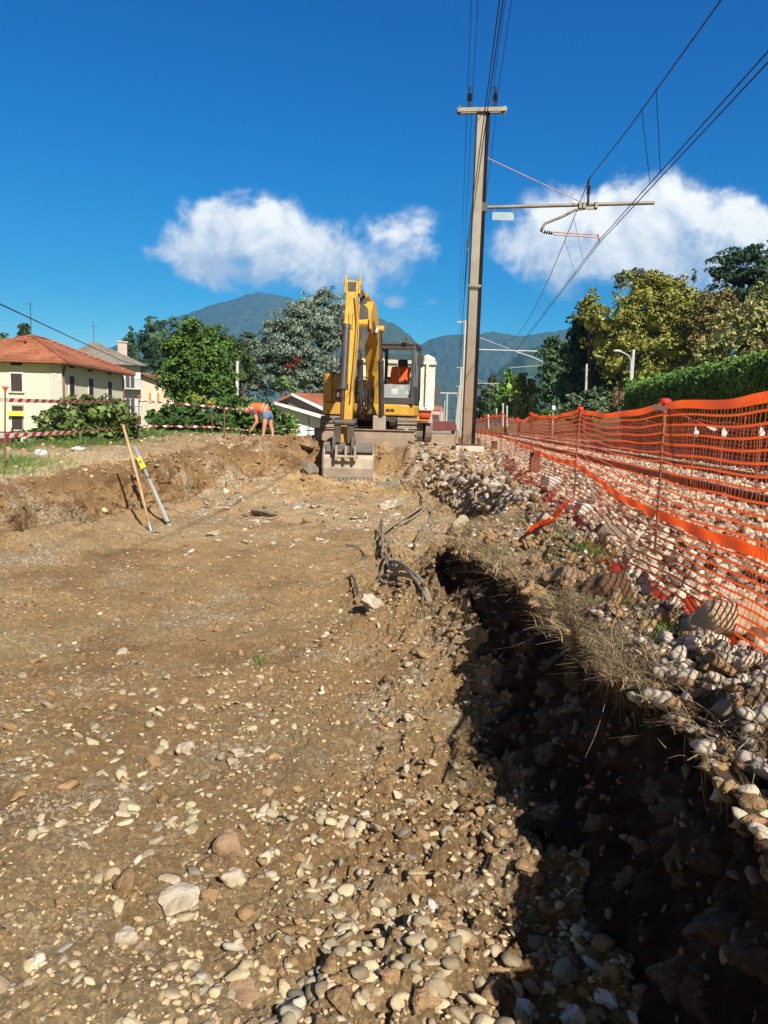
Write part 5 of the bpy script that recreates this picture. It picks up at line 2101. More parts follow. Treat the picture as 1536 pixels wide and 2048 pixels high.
# linkage, coupler
mb = MB(SM)
mb.cyl((-.22, .33, SL - .22), (.22, .33, SL - .22), .07, n=14).cyl((-.24, 0, SL), (.2, 0, SL), .07, n=14).cyl((-.26, .02, SL - .3), (.24, .02, SL - .3), .055, n=12)
for xx in (-.19, .17):
    mb.bar((xx, .33, SL - .22), (xx, .02, SL - .32), .05, .13, up=(1, 0, 0))
    mb.bar((xx * .8, .33, SL - .22), (xx * .8, .22, SL + .22), .05, .15, up=(1, 0, 0))
part(mb, 'linkage', m_stld, bevel=.01)
part(MB(SM).box((-.03, .02, SL + .06), (.26, .2, .50)), 'stick_foot', m_yeld, bevel=.03)
mb = MB(SM)
mb.box((-.02, .08, SL + .34), (.52, .34, .12)).box((-.22, .12, SL + .30), (.07, .42, .4)).box((.20, .12, SL + .30), (.07, .42, .4))
mb.cyl((-.3, .2, SL + .42), (.28, .2, SL + .42), .06, n=12)
part(mb, 'quick_coupler', m_stld, bevel=.015)
# bucket: back to us
bx0, bx1 = P(645, 925, 16.8).x, P(747, 925, 16.8).x
zt, zb = P(696, 886, 16.8).z, P(696, 962, 16.8).z
Hb = zt - zb
out = []
N = 12
for k in range(N + 1):
    a = math.pi * (.42 + .72 * k / N)
    out.append((17.10 + .50 * math.cos(a) * 1.0, zb + .36 + .40 * math.sin(a) * 0))
prof_o = [(17.30, zt), (16.93, zt), (16.76, zt - .14), (16.66, zt - .34), (16.63, zt - .56), (16.66, zb + .10), (16.72, zb), (16.80, zb - .03)]
prof_i = [(16.80, zb + .0), (16.73, zb + .05), (16.69, zb + .12), (16.665, zt - .56), (16.70, zt - .35), (16.79, zt - .17), (16.95, zt - .035), (17.30, zt - .035)]
mb = MB()
mb.prism(prof_o + prof_i, bx0 + .03, bx1 - .03)
bk = part(mb, 'bucket', m_stl, bevel=.008)
for xx in (bx0, bx1 - .03):
    mb = MB().prism(prof_o + [(17.02, zb + .02), (17.28, zb + .28), (17.36, zt - .2)], xx, xx + .03)
    part(mb, 'side_plate', m_stld if xx == bx0 else m_stl, parent=bk)
mb = MB()
for k in range(12):
    xx = bx0 + .07 + k * (bx1 - bx0 - .14) / 11
    mb.box((xx, 16.665, zb + .035), (.065, .03, .09), Matrix.Rotation(R(-24), 3, 'X'))
part(mb, 'wear_strip', m_stld, parent=bk)
mb = MB()
cxx = (bx0 + bx1) / 2
# upper back plate and hooks
mb.box((cxx - .27, 16.72, zt - .10), (.42, .05, .26), Matrix.Rotation(R(-35), 3, 'X')).box((cxx + .36, 16.72, zt - .10), (.40, .05, .26), Matrix.Rotation(R(-35), 3, 'X'))
part(mb, 'back_plate', m_stld, parent=bk)
mb = MB()
for xx in (-.23, -.02, .18):
    mb.box((cxx + xx - .02, 16.6, zt - .22), (.05, .30, .32))
mb.cyl((cxx - .28, 16.48, zt - .29), (cxx + .24, 16.48, zt - .29), .035, n=10)
part(mb, 'bucket_ear', m_stl, bevel=.01, parent=bk)
# hoses
hs = MB()


def hose(pts, r=.022):
    # catmull-rom
    P_ = [Vector(p) for p in pts]
    P_ = [P_[0] * 2 - P_[1]] + P_ + [P_[-1] * 2 - P_[-2]]
    out = []
    for i in range(1, len(P_) - 2):
        for k in range(6):
            t = k / 6
            a, b, c, d = P_[i - 1:i + 3]
            out.append(.5 * ((2 * b) + (c - a) * t + (2 * a - 5 * b + 4 * c - d) * t * t + (3 * b - a - 3 * c + d) * t ** 3))
    out.append(P_[-2])
    return out


for j in range(4):
    hs.tube(hose([P(692 - j, 612, 17.2), P(684 - j * 1.5, 622 + j * 3, 17.1), P(681 - j, 655, 17.1), P(684 + j * .5, 682 - j * 3, 17.1), P(690, 694 - 3 * j, 17.0)]), .024, 7)
for j in range(7):
    hs.tube(hose([P(722 + j * 2, 604 + j * 2, 17.5), P(720 + j * 2.6, 640, 17.4), P(722 + j * 2.2, 672, 17.3), P(718 + j * .8, 690 + j * 2, 17.2), P(715, 700, 17.1)]), .019, 7)
for j in range(4):
    hs.tube(hose([P(716, 762 + j * 7, 17.3), P(728, 754 + j * 7, 17.6), P(744 - j * 3, 763 + j * 5, 18.4), P(748 - j * 2, 790, 19.2), P(745 - 4 * j, 812 - 2 * j, 19.9)]), .013, 7)
for j in range(5):
    hs.tube(hose([P(716 + j * 5, 815, 19.7), P(715 + j * 6, 795 - j, 19.6), P(722 + j * 4, 778, 19.8), P(728 + j * 3, 800, 20.1)]), .012, 7)
for j in range(6):
    hs.tube(hose([P(735 + j * 2, 610 + 6 * j, 18.6), P(741 + j * 1.4, 625 + j * 8, 18.3), P(748 + j * .5, 640 + j * 6, 18.8)]), .017, 6)
part(hs, 'hydraulic_hoses', m_hose, smooth=True)
mb = MB()
for j in range(7):
    a = P(717 + j * 4.2, 800 + (j % 3) * 6, 19.75)
    mb.box(a, (.07, .12, .10)).cyl(a, a + Vector((0, 0, .2)), .02, n=6)
mb.box(P(729, 822, 20.0), (.40, .3, .12))
part(mb, 'hydraulic_fittings', m_stld)
mb = MB()
mb.box(P(727, 604, 18.1), (.16, .2, .18)).cyl(P(724, 597, 18.1), P(733, 597, 18.1), .06, n=10)
part(mb, 'pin_block', m_blk, bevel=.01)

# ------------------------------------------------------------------ dump truck behind
TX = P(836, 850, 26).x
tk = thing('dump_truck', 'cream tipper truck with ribbed body standing behind the excavator', 'truck', (0.9, 27, GZ))


def tpart(mb, name, mat, bevel=0.0, parent=None):
    if parent is None:
        return mb.build(name, mat, tk, bevel=bevel, world=True)
    o = mb.build(name, mat, None, bevel=bevel)
    o.parent = parent
    o.data.transform(Matrix.Translation(-Vector(tk.location)))
    return o


ta = -.02
TT = Matrix.Translation((P(845, 850, 26).x - 1.15 + .25, 26, GZ)) @ Matrix.Rotation(R(3.5), 4, 'Z')
mb = MB(TT)
# body shell: 2.45 wide, 5 long, from 1.15 to 2.75
mb.box((0, .03, 1.95), (2.40, .06, 1.55)).box((0, 5.0, 1.95), (2.40, .06, 1.75))
mb.box((-1.2, 2.5, 1.95), (.05, 4.95, 1.5)).box((1.2, 2.5, 1.95), (.05, 4.95, 1.5)).box((0, 2.5, 1.15), (2.3, 4.95, .08))
body = tpart(mb, 'tipper_body', m_cream, bevel=.02)
mb = MB(TT)
for k in range(9):
    mb.box((1.245, .15 + k * .6, 1.93), (.09, .12, 1.5))
    mb.box((-1.245, .15 + k * .6, 1.93), (.09, .12, 1.5))
for k in range(5):
    mb.box((-1.0 + k * .5, -.07, 1.93), (.09, .14, 1.5))
mb.box((0, -.03, 2.73), (2.5, .14, .12)).box((0, -.03, 1.18), (2.5, .12, .12)).box((1.24, 2.5, 2.73), (.14, 5, .12)).box((-1.24, 2.5, 2.73), (.14, 5, .12))
tpart(mb, 'rib', m_cream, parent=body, bevel=.01)
mb = MB(TT)
rs = np.random.RandomState(5)
for k in range(14):
    mb.sphere((.95 + .3 * rs.rand(), .1 + k * .12, 2.83 + .05 * rs.rand()), (.16 + .06 * rs.rand(), .14, .10 + .05 * rs.rand()), 8, 6)
tpart(mb, 'rolled_tarpaulin', M('tarp', (.62, .58, .5), (.5, .45, .36), rough=.8, scale=6), parent=body)
mb = MB(TT)
mb.box((.45, -.11, 1.9), (.16, .02, .9)).box((.45, -.13, 1.9), (.05, .02, .7))
tpart(mb, 'tailgate_panel', m_ref, parent=body)
mb = MB(TT)
mb.box((-.4, 3.5, .85), (.25, 7, .3)).box((.4, 3.5, .85), (.25, 7, .3)).box((0, .2, .8), (2.2, .2, .2))
tpart(mb, 'chassis', m_dirt)
for x in (-1.02, 1.02):
    for y in (.95, 2.3, 6.6):
        mb = MB(TT)
        for dx in ((-.17, .17) if y < 3 else (0,)):
            n = 20
            mb.tube([(x + dx - .14, y, .52), (x + dx - .12, y, .52), (x + dx + .12, y, .52), (x + dx + .14, y, .52)], [.40, .52, .52, .40], n)
        wl = tpart(mb, 'wheel', m_dirt)
        sx = 1 if x > 0 else -1
        mb = MB(TT)
        mb.tube([(x + sx * .28, y, .52), (x + sx * .33, y, .52), (x + sx * .36, y, .52)], [.28, .2, .1], 14)
        tpart(mb, 'hub', m_stld, parent=wl)
mb = MB(TT)
for y in (.95, 2.3):
    for sx in (-1, 1):
        arc = [(y + .66 * math.cos(R(a)), .52 + .66 * math.sin(R(a))) for a in range(15, 166, 15)]
        arc2 = [(a_ * 1.0, b_ + .03) for a_, b_ in arc[::-1]]
        mb.prism(arc + arc2, sx * .75, sx * 1.28)
tpart(mb, 'mudguard', M('mudguard_grey', (.26, .27, .28), (.2, .19, .18), rough=.6, scale=4))
mb = MB(TT)
mb.box((1.0, -.02, .95), (.34, .08, .13))
tpart(mb, 'tail_light', M('red_lens', (.6, .05, .02), rough=.3, scale=5), bevel=.01)
mb = MB(TT).box((.75, .1, 1.0), (.9, .1, .5))
tpart(mb, 'rear_bumper', M('truck_orange', (.75, .28, .04), (.5, .2, .05), rough=.5, scale=3), bevel=.02)
mb = MB(TT)
mb.prism([(5.3, .5), (7.6, .5), (7.7, 1.4), (7.5, 2.75), (5.3, 2.8)], -1.2, 1.2)
cabt = tpart(mb, 'cab', m_cream, bevel=.06)
mb = MB(TT)
mb.tube([(1.2, 7.2, 2.5), (1.9, 7.3, 2.55), (2.3, 7.3, 2.4), (2.3, 7.3, 1.5), (1.2, 7.2, 1.5)], .02, 6)
mb.box((2.3, 7.28, 2.1), (.26, .12, .44)).box((2.3, 7.28, 1.65), (.24, .12, .34))
tpart(mb, 'mirror', m_blk, bevel=.03, parent=cabt)

# ------------------------------------------------------------------ distant works vehicle and small house down the line
q = P(882, 858, 62)
v = thing('flat_wagon', 'dark red low wagon parked far down the line left of the mast', 'wagon', (q.x, q.y, -.7))
MB().box((0, 0, .55), (2.2, 3.5, .5)).box((0, -1.7, .9), (2.1, .1, .3)).build('body', M('dark_red', (.14, .03, .03), (.10, .02, .02), rough=.6, scale=3), v, bevel=.03)
for x in (-.9, .9):
    MB().cyl((x - .1, -1.0, .3), (x + .1, -1.0, .3), .3, n=12).build('wheel', m_blk, v)
q = P(874, 850, 150)
v = thing('small_house', 'small pinkish far house seen between truck and mast', 'house', (q.x - .6, q.y, -1.5))
MB().box((0, 0, 2.2), (3.6, 3.6, 4.4)).build('wall', M('pink_wall', (.62, .36, .27), (.55, .32, .24), rough=.9, scale=2), v)
MB().prism([(-2.1, 4.4), (2.1, 4.4), (0, 5.8)], -2.0, 2.0, 'XZ').build('roof', M('tile_far', (.40, .16, .08), (.30, .11, .06), rough=.9, scale=2), v)
MB().box((-.5, -1.83, 2.6), (1.2, .08, 1.3)).build('window', m_blk, v)
q = P(872, 853, 95)
v = thing('work_vehicle', 'small reddish-brown track machine beside the far pink house', 'rail vehicle', (q.x, q.y, -.7))
MB().box((0, 0, .8), (1.6, 3, .7)).box((-.2, .3, 1.6), (1.1, 1.6, .9)).build('body', M('brown_machine', (.20, .08, .06), (.14, .06, .05), rough=.6, scale=3), v, bevel=.05)
MB().box((-.2, -.52, 1.7), (.8, .04, .5)).build('window', m_blk, v)
for y in (-1, 1):
    MB().cyl((-.8, y, .35), (.8, y, .35), .33, n=12).build('wheel', m_blk, v)

# ------------------------------------------------------------------ bending worker
PD = 21.6
K = PD / F       # metres per pixel there
ORG = P(535, 876, PD)
ORG.z = hz(ORG.x, ORG.y, False) + .02


def L(px, py, dy=0.0):
    """worker-space point from photo pixel"""
    q = P(px, py, PD + dy)
    return q - Vector((ORG.x, ORG.y, ORG.z))


base_shift = P(535, 876, PD).z - ORG.z
man = thing('person', 'man in orange vest, purple shirt and denim shorts bending down to the left', 'person', ORG)


def LL(px, py, dy=0.0):
    v = L(px, py, dy)
    v.z -= base_shift * max(0, (1 - (876 - py) / 60.0))
    return v


m_skin = M('skin', (0.60, 0.27, 0.17), (0.52, 0.22, 0.14), rough=.55, scale=6)
m_shirt = M('purple_shirt', (0.20, 0.055, 0.10), (0.15, 0.045, 0.09), rough=.85, scale=8)
m_jean = M('denim', (0.17, 0.27, 0.44), (0.11, 0.18, 0.33), rough=.9, scale=10)
m_shoe = M('shoe', (0.04, 0.035, 0.035), (0.07, 0.06, 0.05), rough=.7, scale=10)


def skin(name, nodes, edges, mat, root=0, sub=2, parent=man):
    """nodes: {key: (pos, radius or (rx, ry))}"""
    keys = list(nodes)
    me = bpy.data.meshes.new(name)
    me.from_pydata([tuple(nodes[k][0]) for k in keys], [(keys.index(a), keys.index(b)) for a, b in edges], [])
    o = bpy.data.objects.new(name, me)
    C.objects.link(o)
    o.parent = parent
    m = o.modifiers.new('skin', 'SKIN')
    m.use_smooth_shade = True
    for i, k in enumerate(keys):
        r = nodes[k][1]
        me.skin_vertices[0].data[i].radius = r if hasattr(r, '__len__') else (r, r)
        me.skin_vertices[0].data[i].use_root = (i == root)
    s_ = o.modifiers.new('sub', 'SUBSURF')
    s_.levels = s_.render_levels = sub
    me.materials.append(mat)
    return o


N_ = {
    'pelvis': (LL(536, 824), (.155, .13)), 'waist': (LL(524, 817), (.15, .13)), 'chest': (LL(510, 815.5), (.165, .14)), 'upchest': (LL(502, 817), (.15, .11)),
    'neck': (LL(498.5, 819), .062), 'skull0': (LL(495.5, 820), (.085, .08)), 'skull1': (LL(491.5, 820.5), (.09, .085)), 'skull2': (LL(488.8, 820), .05),
    'chin': (LL(494.5, 825.5), .045), 'nose': (LL(491.0, 826.2), .018),
    'lhip': (LL(532, 829, -.08), .095), 'lknee': (LL(529, 851, -.10), .062), 'lcalf': (LL(527.5, 858, -.08), .060), 'lank': (LL(526.5, 872, -.06), .042), 'ltoe': (LL(522.5, 875, -.12), .038),
    'rhip': (LL(540, 829, .10), .095), 'rknee': (LL(541, 850, .12), .062), 'rcalf': (LL(543.5, 858, .14), .060), 'rank': (LL(546, 871, .14), .042), 'rtoe': (LL(541, 874, .10), .038),
    'lsh': (LL(508, 822, -.20), .072), 'lelb': (LL(514, 842, -.22), .046), 'lwr': (LL(504.5, 858, -.18), .030),
    'rsh': (LL(506, 822, .20), .072), 'relb': (LL(520, 838, .22), .046), 'rwr': (LL(506, 856, .10), .030),
}
E_ = [('pelvis', 'waist'), ('waist', 'chest'), ('chest', 'upchest'), ('upchest', 'neck'), ('neck', 'skull0'), ('skull0', 'skull1'), ('skull1', 'skull2'), ('skull0', 'chin'), ('skull1', 'nose'),
      ('pelvis', 'lhip'), ('lhip', 'lknee'), ('lknee', 'lcalf'), ('lcalf', 'lank'), ('lank', 'ltoe'), ('pelvis', 'rhip'), ('rhip', 'rknee'), ('rknee', 'rcalf'), ('rcalf', 'rank'), ('rank', 'rtoe'),
      ('upchest', 'lsh'), ('lsh', 'lelb'), ('lelb', 'lwr'), ('upchest', 'rsh'), ('rsh', 'relb'), ('relb', 'rwr')]
# hands: palm plus five fingers each
for s_, wr in (('l', N_['lwr'][0]), ('r', N_['rwr'][0])):
    d = Vector((-.55, 0, -.8)).normalized()
    palm = wr + d * .055
    N_[s_ + 'palm'] = (palm, (.036, .022))
    E_.append((s_ + 'wr', s_ + 'palm'))
    for f in range(4):
        b = palm + d * .035 + Vector((.0, (f - 1.5) * .019, .0))
        m_ = b + d * (.035 + .006 * (f in (1, 2))) + Vector((.004, 0, 0))
        e = m_ + (d + Vector((.5, 0, -.2))).normalized() * .032
        for k_, p_ in (('b', b), ('m', m_), ('e', e)):
            N_['%s%s%d' % (s_, k_, f)] = (p_, .0085 if k_ != 'e' else .007)
        E_ += [(s_ + 'palm', '%sb%d' % (s_, f)), ('%sb%d' % (s_, f), '%sm%d' % (s_, f)), ('%sm%d' % (s_, f), '%se%d' % (s_, f))]
    t0_ = palm + Vector((.02, -.03 if s_ == 'l' else .03, -.01))
    t1_ = t0_ + Vector((-.01, 0, -.04))
    N_[s_ + 't0'] = (t0_, .010)
    N_[s_ + 't1'] = (t1_, .008)
    E_ += [(s_ + 'palm', s_ + 't0'), (s_ + 't0', s_ + 't1')]
skin('body', N_, E_, m_skin)
# ears, mouth and brow line
mb = MB()
for sy in (-1, 1):
    mb.sphere(LL(495.5, 820.5, sy * .086), (.028, .012, .034), 8, 6)
mb.build('ear', m_skin, man, smooth=True)
mb = MB()
for sy in (-1, 1):
    mb.sphere(LL(490.6, 824.2, sy * .035), (.012, .012, .010), 8, 6)
mb.build('eye', m_shoe, man)
MB().box(LL(493.0, 826.6), (.012, .045, .008)).build('mouth', m_shirt, man)
N2 = {'a': (LL(537.5, 825), (.185, .165)), 'b': (LL(529, 818.5), (.190, .165)), 'c': (LL(513, 814.5), (.195, .170)), 'd': (LL(503, 815.5), (.165, .13)), 'e': (LL(500.5, 817.5), (.11, .10))}
skin('vest', N2, [('a', 'b'), ('b', 'c'), ('c', 'd'), ('d', 'e')], m_ora)
for sy in (-1, 1):
    n = {'a': (LL(507, 819, sy * .12), .095), 'b': (LL(508.5, 823.5, sy * .20), .092), 'c': (LL(511.5, 833, sy * .215), .075)}
    skin('sleeve', n, [('a', 'b'), ('b', 'c')], m_shirt)
n = {'a': (LL(540, 823.5), (.175, .15)), 'b': (LL(535, 828), (.15, .12)), 'l': (LL(531.5, 831, -.09), .125), 'l2': (LL(530, 841, -.10), .108), 'r': (LL(540, 831, .10), .125), 'r2': (LL(541, 841, .12), .108)}
skin('shorts', n, [('a', 'b'), ('b', 'l'), ('l', 'l2'), ('b', 'r'), ('r', 'r2')], m_jean)
for nm, (a, b) in (('l', ('lank', 'ltoe')), ('r', ('rank', 'rtoe'))):
    A_, B_ = N_[a][0], N_[b][0]
    n = {'h': (A_ + Vector((.03, 0, -.03)), .05), 'm': (A_.lerp(B_, .6) + Vector((0, 0, -.01)), .052), 't': (B_ + Vector((-.04, 0, -.01)), .043)}
    skin('shoe', n, [('h', 'm'), ('m', 't')], m_shoe, sub=1)
# vest strips and white collar edge
mb = MB()


def ring(c, ax, rx, ry, w, mb, a0=0, a1=360):
    ax = ax.normalized()
    u = ax.cross(Vector((0, 1, 0))).normalized()
    v = Vector((0, 1, 0))
    n = 20
    vs = []
    for k in range(n + 1):
        a = R(a0 + (a1 - a0) * k / n)
        p = c + u * rx * math.cos(a) + v * ry * math.sin(a)
        vs += [p - ax * w / 2, p + ax * w / 2]
    mb.add(vs, [(2 * k, 2 * k + 2, 2 * k + 3, 2 * k + 1) for k in range(n)])


ring(LL(526, 817.5), Vector((-1, 0, .25)), .183, .190, .036, mb)
ring(LL(532, 820.5), Vector((-1, 0, .35)), .184, .188, .036, mb)
mb.build('reflective_strip', m_ref, man)
mb = MB()
ring(LL(501.5, 818.5), Vector((-1, 0, -.45)), .115, .125, .022, mb)
mb.build('collar_edge', M('white_trim', (.75, .7, .68), rough=.7, scale=9), man)
# pegs by his feet, hand-held rod
m_wood = M('pale_wood', (0.56, 0.36, 0.19), (0.44, 0.27, 0.14), rough=.75, scale=9, bump=.15)
for px, pt, pb, w_, lb in ((545.5, 856, 877, .05, 'short pale wooden peg just right of the bending man'), (485, 869, 884, .055, 'small wooden peg in the soil left of the bending man')):
    a, b = P(px, pb + 3, 21), P(px, pt, 21)
    p_ = MB().box((0, 0, (b.z - a.z) / 2), (w_, .03, b.z - a.z)).build('wooden_peg', m_wood)
    p_.location = a
    tag(p_, lb, 'peg')
a, b = P(499, 885, 21.4), P(499, 856, 21.4)
tag(MB().cyl(a, b, .012, n=6).build('thin_rod', m_rod), 'thin rod in the ground under the bending man\'s hands', 'rod')
a, b = P(449, 890, 19.5), P(449, 818, 19.5)
tag(MB().cyl(a, b, .022, n=8).build('iron_stake', m_rod), 'thick rusty iron stake right of the taped rod on the left bank', 'stake')

# ------------------------------------------------------------------ rods with red-white tape on the left bank
posts = {}
for nm, px, pt, pb, d, lb in (('A', 9, 774, 938, 11.6, 'rod with orange-red cap carrying tape at the left edge of the bank'), ('B', 278, 792, 880, 17.5, 'rod with red cap in the grass left of the leafy bush'),
                              ('C', 424, 806, 888, 19.5, 'rusty rod with a knot of hanging tape left of the worker'), ('D', 618, 836, 890, 22.5, 'short rod standing between worker and excavator')):
    b_ = P(px, pb, d)
    t_ = P(px + (1.5 if nm == 'A' else 0), pt, d)
    zb = hz(b_.x, b_.y, False)
    r = thing('tape_rod', lb, 'fence post', (b_.x, b_.y, zb), 0, 'rods carrying the red and white tape')
    top_ = t_ - Vector((b_.x, b_.y, zb))
    MB().tube([(0, 0, -.1), top_], .013, 8).build('rod', m_rod, r)
    cp = MB().tube([top_ - Vector((0, 0, .06)), top_ - Vector((0, 0, .02)), top_ - Vector((0, 0, .015)), top_ + Vector((0, 0, .01))], [.022, .028, .05, .045], 12)
    if nm != 'D':
        cp.build('cap', M('cap_orange', (.75, .09, .03), rough=.5, scale=5) if nm == 'A' else m_cap, r)
    posts[nm] = d
GT = 'red and white tapes on the left bank'
w = .065
tape('barrier_tape', [P(-40, 800, 11.0), P(9, 800, 11.6)], w, label='end of the upper striped tape running out at the left edge', cat='tape', group=GT)
tape('barrier_tape', [P(10, 800, 11.6), P(280, 800, 17.5)], w, twist=.25, sagv=.03, stripe=.13, label='upper red and white striped tape between the two left rods', cat='tape', group=GT)
tape('barrier_tape', [P(0, 872, 11.6), P(150, 864, 14), P(280, 851, 17.5)], w * 1.05, twist=.2, stripe=.13, label='lower red and white striped tape rising from the left edge to the second rod', cat='tape', group=GT)
tape('barrier_tape', [P(279, 802, 17.5), P(340, 806, 18.4), P(424, 813, 19.5)], .05, twist=6, stripe=.12, label='twisted upper tape between second rod and the rod by the worker', cat='tape', group=GT)
tape('barrier_tape', [P(279, 851, 17.5), P(350, 853, 18.5), P(424, 854, 19.5)], .055, twist=7, stripe=.12, label='twisted lower tape between second rod and the rod by the worker', cat='tape', group=GT)
tape('barrier_tape', [P(425, 813, 19.5), P(460, 818, 20.3), P(488, 819, 21.2)], .05, twist=9, stripe=.1, label='twisted tape from the rod to behind the worker\'s head', cat='tape', group=GT)
tape('barrier_tape', [P(425, 854, 19.5), P(470, 858, 20.4), P(500, 861, 21.2)], .035, twist=9, stripe=.1, label='thin twisted tape from the rod down to the worker\'s hands', cat='tape', group=GT)
tape('barrier_tape', [P(424, 812, 19.45), P(430, 842, 19.45), P(426, 852, 19.45)], .05, twist=3, stripe=.12, label='loose knotted tape end hanging down the rod by the worker', cat='tape', group=GT)
tape('barrier_tape', [P(560, 832, 21.8), P(566, 855, 21.8), P(567, 872, 21.8)], .05, twist=2, stripe=.14, label='loose tape end hanging slantwise right of the worker', cat='tape', group=GT)
tape('barrier_tape', [P(566, 858, 21.8), P(600, 860, 22.3), P(640, 862, 22.8)], .035, twist=6, stripe=.12, label='low twisted tape running from beside the worker to the machine', cat='tape', group=GT)

# ------------------------------------------------------------------ hand tools leaning on the left bank
d_ = ray(303, 1066)
hb_ = d_ * (-1.70 / d_.z)
ht_ = P(246, 850, hb_.y + .25)
hoe = thing('hoe', 'long wooden-handled hoe leaning against the left bank', 'hoe', hb_)
MB().tube([hb_ + (ht_ - hb_) * .04, hb_.lerp(ht_, .5) + Vector((.01, 0, 0)), ht_], [.020, .021, .019], 10).build('handle', m_wood, hoe, world=True, smooth=True)
MB().cyl(hb_ + (ht_ - hb_) * .10, hb_ + Vector((0, 0, .015)), .021, .03, n=10).build('socket', M('blue_steel', (.25, .29, .33), rough=.5, metal=.5, scale=8), hoe, world=True)
mb = MB()
hd = hb_ + Vector((.02, -.03, .02))
mb.add([hd + Vector(v) for v in ((-.13, -.05, -.012), (.11, .05, .035), (.13, -.01, .03), (-.11, -.10, -.02))] + [hd + Vector(v) for v in ((-.13, -.05, -.002), (.11, .05, .045), (.13, -.01, .04), (-.11, -.10, -.010))],
       [(0, 1, 2, 3), (4, 5, 6, 7), (0, 1, 5, 4), (1, 2, 6, 5), (2, 3, 7, 6), (3, 0, 4, 7)])
mb.build('blade', M('hoe_blade', (.42, .36, .28), (.3, .24, .18), rough=.6, metal=.3, scale=12), hoe, world=True)
d_ = ray(342, 1058)
sb_ = d_ * (-1.70 / d_.z)
st2 = P(269, 893, sb_.y + .35)
stf = thing('levelling_staff', 'grey levelling staff with a yellow laser receiver clamped on it', 'levelling staff', sb_)
ax2 = (st2 - sb_)
MB().bar(sb_, sb_ + ax2 * .62, .045, .03).build('lower_section', M('staff_grey', (.40, .41, .42), (.33, .33, .33), rough=.5, scale=5), stf, world=True)
MB().bar(sb_ + ax2 * .62, st2, .036, .024).build('upper_section', M('staff_grey_light', (.36, .40, .44), rough=.5, scale=5), stf, world=True)
MB().box(sb_ + ax2 * .08, (.06, .05, .03)).box(sb_ + ax2 * .62, (.056, .045, .03)).build('clip', m_blk, stf, world=True)
rc = sb_ + ax2 * .80
Rm3 = Vector((0, 0, 1)).rotation_difference(ax2.normalized()).to_matrix()
rb = MB().box(rc + Vector((.005, -.04, 0)), (.075, .035, .19), Rm3).box(rc + Vector((.05, -.045, -.045)), (.05, .03, .075), Rm3)
rv = rb.build('laser_receiver', M('receiver_yellow', (.85, .68, .02), (.75, .6, .02), rough=.4, scale=9), None, bevel=.008)
tag(rv, 'small yellow laser receiver clamped high on the grey levelling staff', 'laser receiver')
o = MB().box(rc + Vector((-.02, -.02, .0)), (.12, .035, .13), Rm3).box(rc + Vector((.10, -.03, .01)), (.09, .025, .03), Rm3).box(rc + Vector((.03, -.03, -.13)), (.05, .04, .05), Rm3).build('clamp', m_blk, None, bevel=.004)
o.parent = rv
o = MB().box(rc + Vector((.0, -.06, .02)), (.04, .004, .05), Rm3).build('display', M('display_dark', (.25, .24, .08), rough=.3, scale=5), None)
o.parent = rv

# ------------------------------------------------------------------ cable tangle on the floor
m_cab = M('muddy_cable', (0.33, 0.245, 0.16), (0.21, 0.15, 0.095), rough=.85, scale=7, bump=.2)
m_cab2 = M('grey_conduit', (0.27, 0.22, 0.155), (0.18, 0.14, 0.095), rough=.8, scale=7, bump=.2)


def onf(px, py, up=.02):
    """photo pixel -> point on the terrain"""
    d = ray(px, py)
    y = 2.0
    while y < 60:
        q = d * (y / d.y)
        if q.z < hz(q.x, q.y, False) + up:
            break
        y *= 1.008
    q = d * (y / d.y)
    q.z = max(q.z, hz(q.x, q.y, True) + up)
    return q


cbs = thing('cable_bundle', 'tangled bundle of muddy grey cables lying across the pit floor', 'cable bundle', onf(780, 1150))
paths = [
    ([(858, 1222, .03), (830, 1195, .05), (800, 1170, .06), (768, 1172, .05), (758, 1166, .06), (775, 1150, .12), (800, 1165, .14), (840, 1195, .05), (862, 1220, .02)], .024),
    ([(860, 1218, .02), (815, 1180, .09), (780, 1160, .12), (768, 1120, .10), (765, 1090, .12), (790, 1065, .10), (820, 1045, .12), (850, 1025, .10), (835, 1040, .05), (800, 1060, .04)], .022),
    ([(855, 1224, .01), (805, 1185, .03), (790, 1160, .08), (772, 1135, .10), (764, 1105, .06), (772, 1085, .05), (800, 1060, .05), (825, 1040, .06), (855, 1020, .10), (862, 1035, .03), (845, 1060, .02), (838, 1085, .02), (835, 1120, .02)], .019),
    ([(795, 1165, .06), (775, 1158, .1), (760, 1170, .05), (770, 1178, .03), (800, 1178, .05), (845, 1212, .02)], .024),
    ([(765, 1130, .1), (763, 1100, .14), (764, 1068, .20), (762, 1075, .10), (780, 1110, .05), (792, 1150, .06), (803, 1160, .05)], .018),
    ([(790, 1196, .02), (812, 1205, .02), (840, 1222, .01)], .022),
    ([(846, 1020, .1), (842, 1000, .02), (825, 985, .03), (800, 968, .02)], .014),
    ([(852, 1030, .08), (838, 995, .05), (820, 972, .03), (795, 975, .01)], .012),
]
for k, (pp, r_) in enumerate(paths):
    pts = hose([onf(a, b, 0) + Vector((0, 0, c)) for a, b, c in pp])
    MB().tube(pts, r_ * .78, 8).build('cable', m_cab if k % 2 else m_cab2, cbs, world=True, smooth=True)
